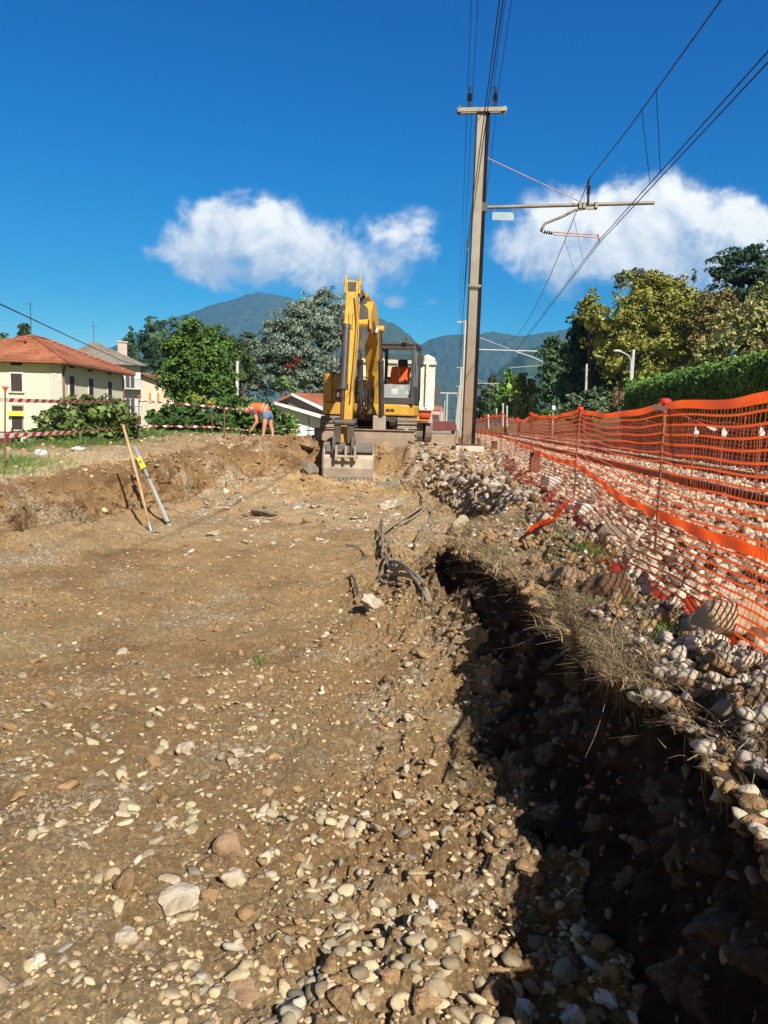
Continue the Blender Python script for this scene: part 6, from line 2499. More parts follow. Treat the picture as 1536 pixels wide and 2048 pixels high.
for k, (pp, r_, lb) in enumerate((([(692, 1098, .02), (715, 1105, .05), (735, 1122, .03), (757, 1140, .04)], .011, 'thin grey-green cable end curving off to the left of the bundle'),
                                  ([(690, 1170, .0), (705, 1178, .07), (715, 1200, .06), (724, 1214, .0)], .012, 'short dark root-like wire poking from the floor left of the bundle'),
                                  ([(842, 1118, .01), (830, 1105, .04), (838, 1085, .08), (850, 1055, .04)], .012, 'single pale cable looping right of the bundle'),
                                  ([(808, 1165, .02), (822, 1140, .02), (835, 1130, .02), (842, 1128, .02)], .009, 'faint thin cable lying between bundle and the cut'))):
    pts = hose([onf(a, b, 0) + Vector((0, 0, c)) for a, b, c in pp])
    tag(MB().tube(pts, r_, 7).build('loose_cable', [m_cab2, m_stld, m_cab, m_cab][k], smooth=True), lb, 'cable')


# loose ends of netting lying on the verge
tl = MB()
pts = [onf(a, b, .10) for a, b in ((1146, 1004), (1128, 1022), (1110, 1038), (1090, 1052), (1068, 1066), (1058, 1076))]
for k in range(4):
    off = Vector((.014 * k - .03, 0, .012 * math.sin(k * 2)))
    vs = []
    for q_, p_ in enumerate(pts):
        f_ = 1 - .1 * q_
        vs += [p_ + off * f_, p_ + off * f_ + Vector((.006, 0, .026))]
    tl.add(vs, [(2 * q_, 2 * q_ + 2, 2 * q_ + 3, 2 * q_ + 1) for q_ in range(len(pts) - 1)])
o = tl.build('net_offcut', m_netband)
tag(o, 'bunched orange strip of netting hanging over the grassy rim', 'net strip')
tl = MB()
for (a, b, c) in (((1358, 1212), (1378, 1236), (1398, 1262)), ((1392, 1232), (1415, 1250), (1432, 1236))):
    q = [onf(*a, .06), onf(*b, .08), onf(*c, .05)]
    vs = []
    for p in q:
        vs += [p, p + Vector((.075, .03, .02))]
    tl.add(vs, [(0, 2, 3, 1), (2, 4, 5, 3)])
tag(tl.build('net_offcut', m_netband), 'crumpled bright orange scrap of netting in front of the wedge-shaped boulder', 'net strip')

# ------------------------------------------------------------------ houses
m_wall = M('wall_cream', (0.72, 0.65, 0.47), (0.64, 0.58, 0.42), rough=.9, scale=.8, detail=8)
m_wallw = M('wall_white', (0.72, 0.71, 0.66), (0.62, 0.61, 0.57), rough=.9, scale=1)
m_shut = M('shutter_brown', (0.075, 0.045, 0.04), (0.055, 0.035, 0.032), rough=.7, scale=20)
m_trimw = M('trim_pale', (0.62, 0.57, 0.48), rough=.8, scale=5)
m_gut = M('copper_pipe', (0.26, 0.10, 0.06), rough=.5, scale=5)


def tile_mat(name, c1, c2):
    m = bpy.data.materials.new(name)
    m.use_nodes = True
    t = m.node_tree
    t.nodes.clear()
    h = NG(t)
    co = h.n('ShaderNodeTexCoord').outputs['Object']
    sp = h.n('ShaderNodeSeparateXYZ', {0: co})
    wv = h.math('SINE', h.math('MULTIPLY', sp.outputs[2], 46.0))
    vo = h.n('ShaderNodeTexVoronoi', {'Vector': h.vmath('MULTIPLY', co, (3.2, 3.2, 7.0)), 'Scale': 1.0})
    rr_ = h.n('ShaderNodeSeparateColor', {0: vo.outputs['Color']})
    c = h.mix(rr_.outputs[0], c1, c2)
    c = h.mix(h.mapr(h.noise(co, .5, 5), .4, .65), c, h.mix(1, c, (.72, .7, .68), 'MULTIPLY'))
    p = h.n('ShaderNodeBsdfPrincipled', {'Base Color': c, 'Roughness': .9, 'Specular IOR Level': .1})
    b = h.n('ShaderNodeBump', {'Strength': .5, 'Distance': .05, 'Height': wv})
    t.links.new(b.outputs[0], p.inputs['Normal'])
    h.n('ShaderNodeOutputMaterial', {0: p.outputs[0]})
    return m


m_tile = tile_mat('roof_tiles', (0.43, 0.165, 0.085), (0.29, 0.11, 0.06))
m_tileg = tile_mat('roof_tiles_grey', (0.27, 0.235, 0.19), (0.19, 0.165, 0.14))

c0 = P(121, 722, 50)
c1 = P(246, 745, 61)
hd_ = math.atan2(c1.x - c0.x, c1.y - c0.y)
H1 = thing('house', 'cream two-storey house with orange hipped tile roof and brown shutters', 'house', (c0.x, c0.y, -4.2), -hd_)
HM = Matrix.Translation(H1.location) @ Matrix.Rotation(-hd_, 4, 'Z')
HI = HM.inverted()
Ld = math.hypot(c1.x - c0.x, c1.y - c0.y)
eave = c0.z + 4.2
Wd_ = 8.2


def hit(px, py, axis, val, inv=None):
    """local point where the photo ray meets the local plane axis=val"""
    I = inv or HI
    o = I @ Vector((0, 0, 0))
    d = I.to_3x3() @ ray(px, py)
    k = (val - o[axis]) / d[axis]
    return o + d * k


MB().box((-Wd_ / 2, Ld / 2, eave / 2), (Wd_, Ld, eave)).build('wall', m_wall, H1)
mb = MB()
ov = .75
e0, e1, f0, f1 = -Wd_ - ov, ov, -ov, Ld + ov
ap = hit(82, 672, 1, Ld * .40)
rz_, rx_ = ap.z, -Wd_ / 2
ze = eave - .05
vs = [(e0, f0, ze), (e1, f0, ze), (e1, f1, ze), (e0, f1, ze), (rx_, Ld * .40, rz_), (rx_, Ld * .60, rz_)]
vs2 = [(x, y, z - .12) for x, y, z in vs[:4]]
mb.add(vs + vs2, [(0, 1, 4), (1, 2, 5, 4), (2, 3, 5), (3, 0, 4, 5), (0, 6, 7, 1), (1, 7, 8, 2), (2, 8, 9, 3), (3, 9, 6, 0), (6, 9, 8, 7)])
roof = mb.build('roof', m_tile, H1)
mb = MB()
for a, b in ((vs[1], vs[4]), (vs[0], vs[4]), (vs[2], vs[5]), (vs[4], vs[5])):
    mb.tube([Vector(a) + Vector((0, 0, .03)), Vector(b) + Vector((0, 0, .03))], .09, 6)
mb.build('ridge_tiles', m_tile, roof)
MB().box((rx_ + .3, Ld * .22, ze + (rz_ - ze) * .55), (.5, .3, .7)).box((rx_ + .3, Ld * .22, ze + (rz_ - ze) * .55 + .4), (.62, .42, .1)).build('chimney', m_tile, roof)
mb = MB()
mb.box((ov - .38, Ld / 2, ze - .155), (.7, Ld + 2 * ov - .1, .06))
mb.build('soffit', m_gut, roof)
MB().cyl((rx_, Ld * .4, rz_), (rx_, Ld * .4, rz_ + 2.3), .03, n=6).box((rx_ - .2, Ld * .4, rz_ + 2.2), (.5, .03, .03)).build('antenna', m_dkst, roof)
MB().box((.01, -.012, eave / 2), (.14, .05, eave)).box((-.35, -.02, eave / 2), (.75, .04, eave)).build('corner_pilaster', m_trimw, H1)
MB().tube([(.10, .5, eave - .3), (.10, .3, eave - .55), (.10, .2, eave - .8), (.10, .2, 0)], .06, 8).build('downpipe', m_gut, H1)
MB().tube([(.10, Ld - .3, eave - .3), (.10, Ld - .15, eave - .8), (.10, Ld - .15, 0)], .06, 8).build('downpipe', m_gut, H1)


def window(parent, x0, x1, z0, z1, face, mat, val, frame=True):
    """face: 'f' front (y=val) or 's' side (x=val)"""
    def bx(mb, a0, a1, b0, b1, t0, t1):
        if face == 'f':
            mb.box(((a0 + a1) / 2, val - (t0 + t1) / 2, (b0 + b1) / 2), (a1 - a0, t1 - t0, b1 - b0))
        else:
            mb.box((val + (t0 + t1) / 2, (a0 + a1) / 2, (b0 + b1) / 2), (t1 - t0, a1 - a0, b1 - b0))
        return mb
    w_ = bx(MB(), x0, x1, z0, z1, .005, .05)
    n = int((z1 - z0) / .09)
    for k in range(n):
        bx(w_, x0 + .06, x1 - .06, z0 + (k + .2) * (z1 - z0) / n, z0 + (k + .7) * (z1 - z0) / n, .052, .07)
    o = w_.build('window', mat, parent)
    if frame:
        f = MB()
        bx(f, x0 - .10, x0 - .01, z0 - .05, z1 + .10, .0, .04)
        bx(f, x1 + .01, x1 + .10, z0 - .05, z1 + .10, .0, .04)
        bx(f, x0 - .01, x1 + .01, z1 + .01, z1 + .10, .0, .04)
        f.build('frame', m_wallw, o)
        bx(MB(), x0 - .16, x1 + .16, z0 - .14, z0 - .055, .0, .14).build('sill', m_trimw, o)


for (xa, ya, xb, yb, fr) in ((22, 747, 45, 782, True), (22, 722, 44, 731, False), (25, 812, 46, 821, False), (25, 834, 46, 858, True)):
    a, b = hit(xa, ya, 1, 0), hit(xb, yb, 1, 0)
    window(H1, a.x, b.x, b.z, a.z, 'f', m_shut, 0, fr)
for (xa, ya, xb, yb, fr) in ((138, 752, 148, 788, True), (177, 757, 186, 791, True), (215, 763, 223, 796, True), (138, 730, 147, 737, False), (176, 736, 184, 744, False), (214, 742, 222, 750, False)):
    a, b = hit(xa, ya, 0, 0), hit(xb, yb, 0, 0)
    window(H1, a.y, b.y, b.z, a.z, 's', m_shut, 0, fr)
a, b = hit(20, 823, 1, -.1), hit(48, 832, 1, -.1)
MB().box(((a.x + b.x) / 2, -.22, (a.z + b.z) / 2), (b.x - a.x, .2, a.z - b.z)).build('sign', M('sign_yellow', (.80, .82, .06), (.75, .75, .05), rough=.5, scale=5), H1)
mb = MB()
for (xa, ya, xb, yb) in ((23, 809, 47, 822), (23, 833, 47, 860)):
    a, b = hit(xa, ya, 1, -.2), hit(xb, yb, 1, -.2)
    for k in range(9):
        x = a.x + (b.x - a.x) * k / 8
        mb.cyl((x, -.16, b.z), (x, -.16, a.z), .015, n=5)
    mb.bar((a.x, -.16, a.z - .05), (b.x, -.16, a.z - .05), .02).bar((a.x, -.16, b.z + .05), (b.x, -.16, b.z + .05), .02)
mb.build('window_bars', m_dkst, H1)

# grey-roofed house behind
c = P(281, 732, 76)
H2 = thing('house', 'pale grey three-storey house with a weathered grey roof and balconies', 'house', (c.x, c.y, -5.0), R(19))
e = c.z + 5.0
MB().box((-3.6, 5, e / 2), (7.2, 10, e)).build('wall', M('wall_greywhite', (.52, .53, .52), (.44, .45, .44), rough=.9, scale=1), H2)
mb = MB()
rz_ = P(188, 687, 81).z + 5.0
vs = [(-8.0, -.8, e), (.7, -.8, e), (.7, 10.8, e), (-8.0, 10.8, e), (-4.4, 4, rz_), (-4.4, 6, rz_)]
mb.add(vs, [(0, 1, 4), (1, 2, 5, 4), (2, 3, 5), (3, 0, 4, 5), (0, 3, 2, 1)])
rf = mb.build('roof', m_tileg, H2)
MB().box((-1.7, 3.0, e + 1.6), (.9, .8, 1.7)).box((-1.7, 3.0, e + 2.5), (1.1, 1.0, .14)).build('chimney', M('chimney_pink', (.55, .42, .36), rough=.9, scale=3), rf)
MB().cyl((-4.5, 5, rz_), (-4.5, 5, rz_ + 2), .03, n=5).box((-4.5, 5, rz_ + 1.6), (.9, .03, .03)).build('antenna', m_dkst, rf)
for zc in (e - 1.4, e - 4.0, e - 6.4):
    w_ = MB().box((-1.0, -.03, zc), (.8, .07, 1.5)).build('window', m_dkst, H2)
    MB().box((-1.0, -.08, zc), (.06, .04, 1.5)).build('frame', m_wallw, w_)
for zc in (e - 2.3, e - 4.9):
    b_ = MB().box((-1.2, -.55, zc), (2.6, 1.1, .12)).build('balcony', m_trimw, H2)
    mb = MB()
    for k in range(14):
        mb.cyl((-2.45 + k * .19, -1.05, zc), (-2.45 + k * .19, -1.05, zc + .9), .015, n=4)
    mb.bar((-2.5, -1.05, zc + .9), (.1, -1.05, zc + .9), .04)
    mb.build('railing', m_dkst, b_)

# small house with yellow shutters
c = P(283, 760, 92)
H3 = thing('house', 'small pinkish-cream house with yellow shutters right of the grey house', 'house', (c.x, c.y, -5), R(-12))
e = P(300, 764, 92).z + 5
MB().box((2.3, 4, e / 2 - .2), (4.9, 8, e - .4)).prism([(-.15, e - .4), (4.75, e - .4), (4.75, e - .9), (.6, e + .8), (-.15, e + .7)], 0.02, 7.9, 'XZ').build('wall', M('wall_peach', (.74, .60, .44), (.66, .53, .38), rough=.9, scale=1), H3)
mb = MB()
mb.prism([(-.5, e + .75), (.4, e + 1.05), (5.3, e - .55), (5.3, e - .75), (.4, e + .85), (-.5, e + .55)], -.6, 8.4, 'XZ')
mb.build('roof', m_tile, H3)
for xc in (1.7, 4.1):
    w_ = MB().box((xc, -.03, e - 1.9), (.75, .07, 1.05)).build('window', m_wallw, H3)
    for sx in (-.52, .52):
        MB().box((xc + sx, -.05, e - 1.9), (.32, .08, 1.15)).build('shutter', M('shutter_ochre', (.55, .36, .06), rough=.7, scale=9), w_)

# house glimpsed between boom and cab
c = P(748, 740, 75)
H4 = thing('house', 'white house with orange roof glimpsed between the boom and the cab', 'house', (c.x, c.y, -4))
e = P(748, 726, 75).z + 4
MB().box((0, 3, e / 2), (3.2, 6, e)).build('wall', m_wallw, H4)
MB().prism([(-2.0, e), (2.0, e), (0, e + 1.0)], -.4, 6.4, 'XZ').build('roof', m_tile, H4)
MB().box((.5, -.03, e - 1.6), (.8, .07, 1.0)).build('window', m_dkst, H4)

# white garage with two gables
m_fasc = M('fascia_white', (.66, .66, .64), (.55, .55, .53), rough=.7, scale=4)
D1 = 39
GR = thing('garage', 'white garage with tiled gable roof and white verge boards behind the spoil heap', 'garage', P(590, 868, D1))


def pz(px, py, d):
    q = P(px, py, d)
    return (q.x, q.z)


def gable(pts, y0, y1):
    return MB().prism([pz(*p_, y0) for p_ in pts], y0, y1, 'XZ')


gable([(546, 812), (552, 808), (652, 838), (652, 905), (500, 905), (500, 826)], 37.0, 37.4).build('front_wall', M('garage_white', (.82, .82, .80), (.74, .74, .72), rough=.85, scale=1.5), GR, world=True)
mb = gable([(546, 803), (548, 808.5), (656, 841), (657, 834)], 36.4, 38.9)
mb.build('verge_board', m_fasc, GR, world=True)
mb = gable([(540, 812), (546, 803), (548, 808.5), (494, 830), (494, 824)], 36.4, 38.9)
mb.build('roof_edge', m_fasc, GR, world=True)
gable([(540, 806), (582, 789), (648, 818), (652, 845), (540, 820)], 39.0, 39.3).build('gable_wall', M('gable_dark', (.13, .10, .08), (.09, .07, .06), rough=.9, scale=3), GR, world=True)
gable([(582, 786), (583, 791), (652, 824), (653, 817)], 38.6, 38.9).build('verge_board', m_fasc, GR, world=True)
gable([(536, 808), (582, 786.5), (583, 791), (537, 812)], 38.5, 46).build('roof', m_gut, GR, world=True)
q0, q1 = P(583, 786, 38.9), P(653, 817, 38.9)
mb = MB()
mb.add([q0, q1, q1 + Vector((2.6, 8, .35)), q0 + Vector((2.6, 8, .35))] + [v - Vector((0, 0, .1)) for v in (q0, q1, q1 + Vector((2.6, 8, .35)), q0 + Vector((2.6, 8, .35)))],
       [(0, 1, 2, 3), (7, 6, 5, 4), (0, 4, 5, 1), (1, 5, 6, 2), (2, 6, 7, 3), (3, 7, 4, 0)])
mb.build('roof', m_tile, GR, world=True)
MB().cyl(P(616, 832, 36.95), P(616, 880, 36.95), .02, n=6).build('downpipe', m_fasc, GR, world=True)

# garden gate glimpse at the left edge
c = P(12, 905, 19.5)
gt = thing('garden_gate', 'dark red metal gate half hidden by leaves at the left edge', 'gate', (c.x, c.y, c.z - .4))
MB().box((0, 0, .55), (.30, .03, .6)).build('panel', M('gate_red', (.13, .035, .03), rough=.6, scale=6), gt)
MB().box((-.18, 0, .5), (.04, .05, 1.1)).box((.18, 0, .5), (.04, .05, 1.1)).box((0, 0, .92), (.4, .04, .04)).build('frame', m_rust, gt)


# ------------------------------------------------------------------ trees and shrubs
def leaves(V0, Nn, size, asp, rs, droop=0.0, cup=.3):
    """rhombic leaves centred at V0 facing roughly Nn"""
    n = len(V0)
    r = rs.normal(size=(n, 3))
    nn = Nn + r * .75
    nn /= np.linalg.norm(nn, axis=1)[:, None] + 1e-9
    a = rs.normal(size=(n, 3))
    a[:, 2] -= droop
    a -= nn * (a * nn).sum(1)[:, None]
    a /= np.linalg.norm(a, axis=1)[:, None] + 1e-9
    b = np.cross(nn, a)
    s = size * rs.uniform(.6, 1.3, n)[:, None]
    V = np.empty((n, 4, 3))
    V[:, 0] = V0 - a * s
    V[:, 1] = V0 + b * s / asp + nn * s * cup * .3
    V[:, 2] = V0 + a * s
    V[:, 3] = V0 - b * s / asp + nn * s * cup * .3
    return V


def crown(blobs, d, size, seed, n_clump=26, leaf_n=1.0, flat=1.0, asp=1.6, droop=0.0, core=.62, clump_r=.34, depth=1.0, irregular=.25, dlist=None):
    """blobs: (px, py, rx, ry) in photo pixels at distance d"""
    rs = np.random.RandomState(seed)
    k = d / F
    VV, CV, CF, cb = [], [], [], 0
    for bi, (px, py, rx, ry) in enumerate(blobs):
        c = np.array(P(px, py, d + (dlist[bi] if dlist else 0)))
        rad = np.array([rx * k, rx * k * depth, ry * k])
        nc = int(n_clump * (rx * ry / 1600.0) ** .5) + 6
        dirs = rs.normal(size=(nc, 3))
        dirs /= np.linalg.norm(dirs, axis=1)[:, None]
        dirs[:, 1] = np.where(dirs[:, 1] > .5, -dirs[:, 1], dirs[:, 1])
        cc = c + dirs * rad * rs.uniform(.62, 1.0 + irregular * .5, nc)[:, None]
        cr = clump_r * (rad.min() * .5 + rad.max() * .5) * rs.uniform(.5, 1.25, nc)
        for q in range(nc):
            area = (cr[q] / k) ** 2 * 3.2
            m = int(area / (size / k) ** 2 * 1.15 * leaf_n) + 8
            dd = rs.normal(size=(m, 3))
            dd /= np.linalg.norm(dd, axis=1)[:, None]
            dd[:, 2] = np.where(dd[:, 2] < -.35, -dd[:, 2], dd[:, 2])
            rr_ = cr[q] * rs.uniform(.55, 1.08, m)[:, None]
            off = dd * rr_
            off[:, 2] *= flat
            if flat < .8:
                off[:, 2] -= droop * .25 * (off[:, 0] ** 2 + off[:, 1] ** 2) / cr[q]
            VV.append(leaves(cc[q] + off, dd + np.array([0, 0, .4]), size, asp, rs, droop))
        Vc, Fc = ico(3)
        Vc = Vc * (1 + .22 * fbm(Vc[:, 0] * 2 + seed + bi, Vc[:, 1] * 2 + Vc[:, 2] * 1.7, 3, seed))[:, None]
        CV.append(c + Vc * rad * core)
        CF.append(Fc + cb)
        cb += len(Vc)
    V = np.concatenate(VV).reshape(-1, 3)
    Fq = np.arange(len(V)).reshape(-1, 4)
    return V, Fq, np.concatenate(CV), np.concatenate(CF)


def foliage(name, c1, c2, island=1.2, scale=.8):
    return M(name, c1, c2, rough=.75, scale=scale, island=island, spec=.15, detail=3)


m_bark = M('bark', (0.14, 0.10, 0.07), (0.08, 0.06, 0.045), rough=.95, scale=4, bump=.4)
FOL = {}
LEAFN = [0]


def tree(name, label, blobs, d, mat, size_px=4.2, trunk=None, group=None, cat='tree', **kw):
    """trunk: (px, py_base, radius m) or None"""
    seed = abs(hash(label)) % 9973 if False else sum(ord(ch) * (i + 3) for i, ch in enumerate(label)) % 9973
    size = size_px * d / F
    V, Fq, CV, CF = crown(blobs, d, size, seed, **kw)
    b0 = max(blobs, key=lambda b: b[1] + b[3])
    cx = sum(b[0] * b[2] for b in blobs) / sum(b[2] for b in blobs)
    q = P(trunk[0] if trunk else cx, b0[1], d)
    zb = hz(q.x, q.y, False)
    r = thing(name, label, cat, (q.x, q.y, zb), 0, group)
    allV = np.concatenate([V, CV])
    o = np_mesh('crown' if trunk else 'foliage', allV, [Fq, CF + len(V)], mat, parent=r, world=True)
    LEAFN[0] += len(Fq)
    top = min(blobs, key=lambda b: b[1])
    tp = P(top[0], top[1], d)
    rr_ = trunk[2] if trunk else .03
    mb = MB()
    base = Vector((q.x, q.y, zb - .2))
    mid = base.lerp(tp, .45)
    mb.tube([base, mid, tp], [rr_, rr_ * .65, rr_ * .15], 8)
    rs = np.random.RandomState(seed)
    for b in blobs:
        e = P(b[0], b[1], d)
        s = base.lerp(tp, rs.uniform(.25, .5))
        mb.tube([s, s.lerp(e, .6) + Vector((0, 0, .1 * (e - s).length)), e], [rr_ * .4, rr_ * .25, rr_ * .08], 6)
    mb.build('trunk' if trunk else 'stems', m_bark, r, world=True)
    return r


f_hazel = foliage('foliage_hazel', (0.098, 0.178, 0.034), (0.057, 0.115, 0.023))
f_vine = foliage('foliage_vine', (0.065, 0.125, 0.03), (0.04, 0.085, 0.022))
f_con = foliage('foliage_conifer', (0.056, 0.106, 0.052), (0.036, 0.073, 0.041))
f_dced = foliage('foliage_cedar', (0.075, 0.115, 0.04), (0.045, 0.075, 0.03))
f_bced = foliage('foliage_blue_cedar', (0.220, 0.283, 0.209), (0.143, 0.196, 0.154), island=1.0)
f_syc = foliage('foliage_sycamore', (0.317, 0.302, 0.061), (0.182, 0.212, 0.047), scale=.35)
f_dark = foliage('foliage_dark', (0.045, 0.085, 0.036), (0.030, 0.061, 0.028))
f_mid = foliage('foliage_green', (0.097, 0.169, 0.064), (0.064, 0.121, 0.048))
f_brt = foliage('foliage_bright', (0.168, 0.280, 0.049), (0.112, 0.203, 0.042))
f_col = foliage('foliage_yellowgreen', (0.228, 0.270, 0.048), (0.132, 0.180, 0.036))
f_mul = foliage('foliage_pale', (0.324, 0.326, 0.121), (0.203, 0.213, 0.074), scale=.5)
f_brn = foliage('foliage_bronze', (0.238, 0.184, 0.070), (0.140, 0.132, 0.049))
f_lau = foliage('foliage_laurel', (0.112, 0.158, 0.075), (0.068, 0.105, 0.048))
f_taw = foliage('foliage_tawny', (0.27, 0.19, 0.095), (0.18, 0.13, 0.07))
f_hed = foliage('foliage_hedge', (0.143, 0.267, 0.057), (0.095, 0.190, 0.041))
f_red = foliage('foliage_red', (0.26, 0.06, 0.03), (0.17, 0.04, 0.025))
f_cyp = foliage('foliage_cypress', (0.045, 0.075, 0.03), (0.03, 0.05, 0.022))
f_sh = foliage('foliage_shrub', (0.13, 0.175, 0.05), (0.075, 0.125, 0.035), scale=2.5, island=1.6)

# left side
tree('small_tree', 'round green treetop at the left edge above the orange roof', [(0, 684, 24, 14), (-20, 690, 30, 18)], 85, f_mid, 3.2, trunk=(-5, 720, .2))
tree('cypress', 'single dark blunt cypress rising behind the orange roof', [(49, 655, 8, 9), (48, 668, 11, 16), (48, 690, 12, 22)], 90, f_cyp, 2.8, trunk=(48, 720, .2), clump_r=.5, core=.8)
tree('conifer', 'thin-topped dark conifer, left of the dark pair behind the grey house', [(262, 672, 9, 16), (262, 694, 18, 18), (264, 718, 26, 24), (240, 725, 16, 18)], 104, f_con, 3.2, trunk=(262, 740, .25), flat=.5, asp=2.6, droop=1, clump_r=.45)
tree('conifer', 'tall dark conifer with two blunt tips beside the big leafy tree', [(303, 650, 13, 16), (323, 650, 10, 12), (310, 675, 26, 22), (314, 705, 34, 26), (320, 728, 34, 18), (285, 690, 16, 20)], 98, f_con, 3.2, trunk=(312, 740, .3), flat=.5, asp=2.6, droop=1, clump_r=.4)
tree('leafy_tree', 'big rounded mid-green hazel-like tree left of centre', [(375, 668, 34, 28), (405, 680, 36, 30), (352, 700, 32, 32), (392, 715, 52, 42), (428, 720, 34, 40), (360, 755, 44, 40), (412, 765, 52, 40), (362, 790, 18, 20), (452, 775, 26, 30)], 34, f_hazel, 3.6, trunk=(390, 830, .22), irregular=.5)
tree('cedar', 'dark green layered cedar between leafy tree and blue cedar', [(450, 680, 24, 16), (478, 690, 30, 18), (465, 715, 40, 24), (492, 728, 30, 22), (478, 752, 40, 22), (500, 672, 12, 8)], 46, f_dced, 3.8, trunk=(475, 800, .25), flat=.35, asp=2.6, droop=1.2, irregular=.6)
tree('blue_cedar', 'huge silvery blue-green cedar with drooping layered branches behind the digger', [(650, 592, 26, 14), (622, 606, 34, 18), (672, 618, 26, 22), (600, 628, 46, 22), (648, 640, 52, 26), (570, 650, 40, 22), (610, 668, 56, 28), (665, 680, 36, 34), (556, 688, 46, 26), (532, 712, 36, 22), (596, 712, 60, 32), (650, 728, 48, 36), (545, 748, 44, 28), (604, 762, 62, 32), (655, 778, 44, 30), (510, 768, 36, 24), (520, 690, 22, 14)], 52, f_bced, 3.4, trunk=(620, 830, .45), flat=.36, asp=2.8, droop=1.3, clump_r=.42, irregular=.7, n_clump=30)
tree('red_creeper', 'small patch of red leaves showing inside the blue cedar', [(597, 722, 9, 7), (576, 730, 7, 6), (588, 735, 8, 6)], 49.2, f_red, 3.2, cat='climbing plant', core=.5)
tree('shrub', 'leafy shrub spreading in front of the cream house behind the tapes', [(150, 846, 52, 34), (205, 828, 50, 26), (112, 868, 48, 28), (240, 842, 36, 28), (180, 872, 60, 24), (248, 874, 34, 22), (78, 884, 34, 22), (165, 808, 34, 12), (200, 806, 24, 9), (100, 900, 40, 16)], 17.6, f_sh, 6.5, cat='shrub', asp=2.2, irregular=.6, clump_r=.32, core=.7)
tree('vine_hedge', 'dense dark leafy creeper mass right of the shrub and below the big tree', [(322, 846, 32, 24), (362, 842, 42, 30), (412, 846, 44, 32), (335, 866, 40, 18), (395, 868, 50, 18), (362, 818, 24, 16)], 24, f_vine, 6.0, cat='hedge', core=.75, clump_r=.3, irregular=.4)
tree('vine_hedge', 'leafy creeper mass directly behind the bending man', [(455, 838, 36, 36), (500, 842, 40, 36), (540, 846, 34, 34), (475, 868, 50, 16), (532, 868, 36, 14), (462, 806, 26, 16)], 25.5, f_vine, 5.6, cat='hedge', core=.75, clump_r=.3, irregular=.4)
tree('shrub', 'small rounded bush against the white garage wall', [(578, 850, 22, 18), (560, 858, 18, 18), (572, 866, 28, 12)], 26, f_brt, 5.0, cat='shrub', core=.7)
tree('shrub', 'yellow-green leafy sprig below the big tree above the vines', [(398, 800, 22, 9), (420, 806, 16, 8), (380, 797, 10, 6)], 28, f_col, 4.2, cat='shrub')

# fan palm behind the garage
q = P(566, 790, 43)
pl = thing('palm', 'small bright fan palm in front of the blue cedar behind the garage', 'palm', (q.x, q.y, hz(q.x, q.y)))
hh2 = P(566, 772, 43).z - pl.location.z
MB().cyl((0, 0, 0), (0, 0, hh2), .14, .11, n=8).build('trunk', m_bark, pl)
rs = np.random.RandomState(3)
mb = MB()
for k in range(34):
    a = rs.uniform(0, 2 * math.pi)
    el = rs.uniform(-.5, 1.2)
    L_ = rs.uniform(.5, .85)
    c = Vector((math.cos(a) * math.cos(el), math.sin(a) * math.cos(el), math.sin(el))) * L_ * .5 + Vector((0, 0, hh2))
    dr = Vector((math.cos(a) * math.cos(el), math.sin(a) * math.cos(el), math.sin(el)))
    sd = dr.cross(Vector((0, 0, 1))).normalized()
    for f in range(-4, 5):
        fa = f * .28
        d2 = (dr * math.cos(fa) + sd * math.sin(fa))
        e = c + d2 * L_ * .55 - Vector((0, 0, .12))
        mb.add([c, c + d2 * L_ * .3 + dr.cross(sd) * .03 + sd * .03, e, c + d2 * L_ * .3 - sd * .03], [(0, 1, 2, 3)])
mb.build('crown', f_brt, pl)

# right side
tree('sycamore', 'large yellowing sycamore crown dominating the slope on the right', [(1322, 572, 34, 26), (1285, 590, 40, 34), (1352, 598, 44, 36), (1250, 632, 36, 36), (1308, 640, 56, 46), (1372, 650, 50, 44), (1256, 686, 44, 40), (1318, 700, 60, 44), (1384, 704, 44, 40), (1230, 724, 34, 34), (1290, 748, 54, 30)], 60, f_syc, 3.0, trunk=(1310, 820, .4), irregular=.6)
tree('sycamore', 'smaller yellow-green treetop left of the large sycamore', [(1178, 610, 24, 24), (1188, 644, 32, 28), (1202, 684, 30, 34), (1212, 660, 26, 26)], 64, f_syc, 2.9, trunk=(1190, 820, .3), irregular=.5)
tree('dark_tree', 'nearly black evergreen mass at the left foot of the sycamores', [(1158, 660, 18, 34), (1160, 710, 30, 44), (1180, 762, 44, 42), (1140, 778, 30, 34), (1222, 770, 34, 30)], 66, f_dark, 4.0, trunk=(1165, 830, .3), core=.8)
tree('green_tree', 'rounded green tree at the left end of the right-hand wood', [(1108, 690, 20, 18), (1102, 712, 26, 24), (1108, 748, 32, 32), (1100, 788, 32, 28), (1132, 720, 22, 34)], 80, f_mid, 3.6, trunk=(1108, 830, .3))
tree('willow', 'greyish drooping treetop peeping over the large sycamore', [(1258, 548, 26, 12), (1280, 556, 22, 16), (1240, 560, 14, 14), (1300, 560, 12, 10)], 72, foliage('foliage_greyblue', (.13, .17, .13), (.09, .12, .10)), 3.6, trunk=(1262, 700, .2), flat=.4, asp=3, droop=2)
tree('small_tree', 'small grey-green treetop behind the right shoulder of the sycamore', [(1340, 586, 20, 14), (1352, 600, 16, 14)], 74, f_lau, 3.4, trunk=(1342, 700, .2))
tree('conifer', 'thin sparse conifer spire between sycamore and dark cedar', [(1388, 560, 3, 22), (1388, 590, 10, 14), (1390, 612, 18, 14), (1378, 604, 10, 8)], 70, f_lau, 3.0, trunk=(1388, 700, .12), flat=.4, asp=3, core=.4)
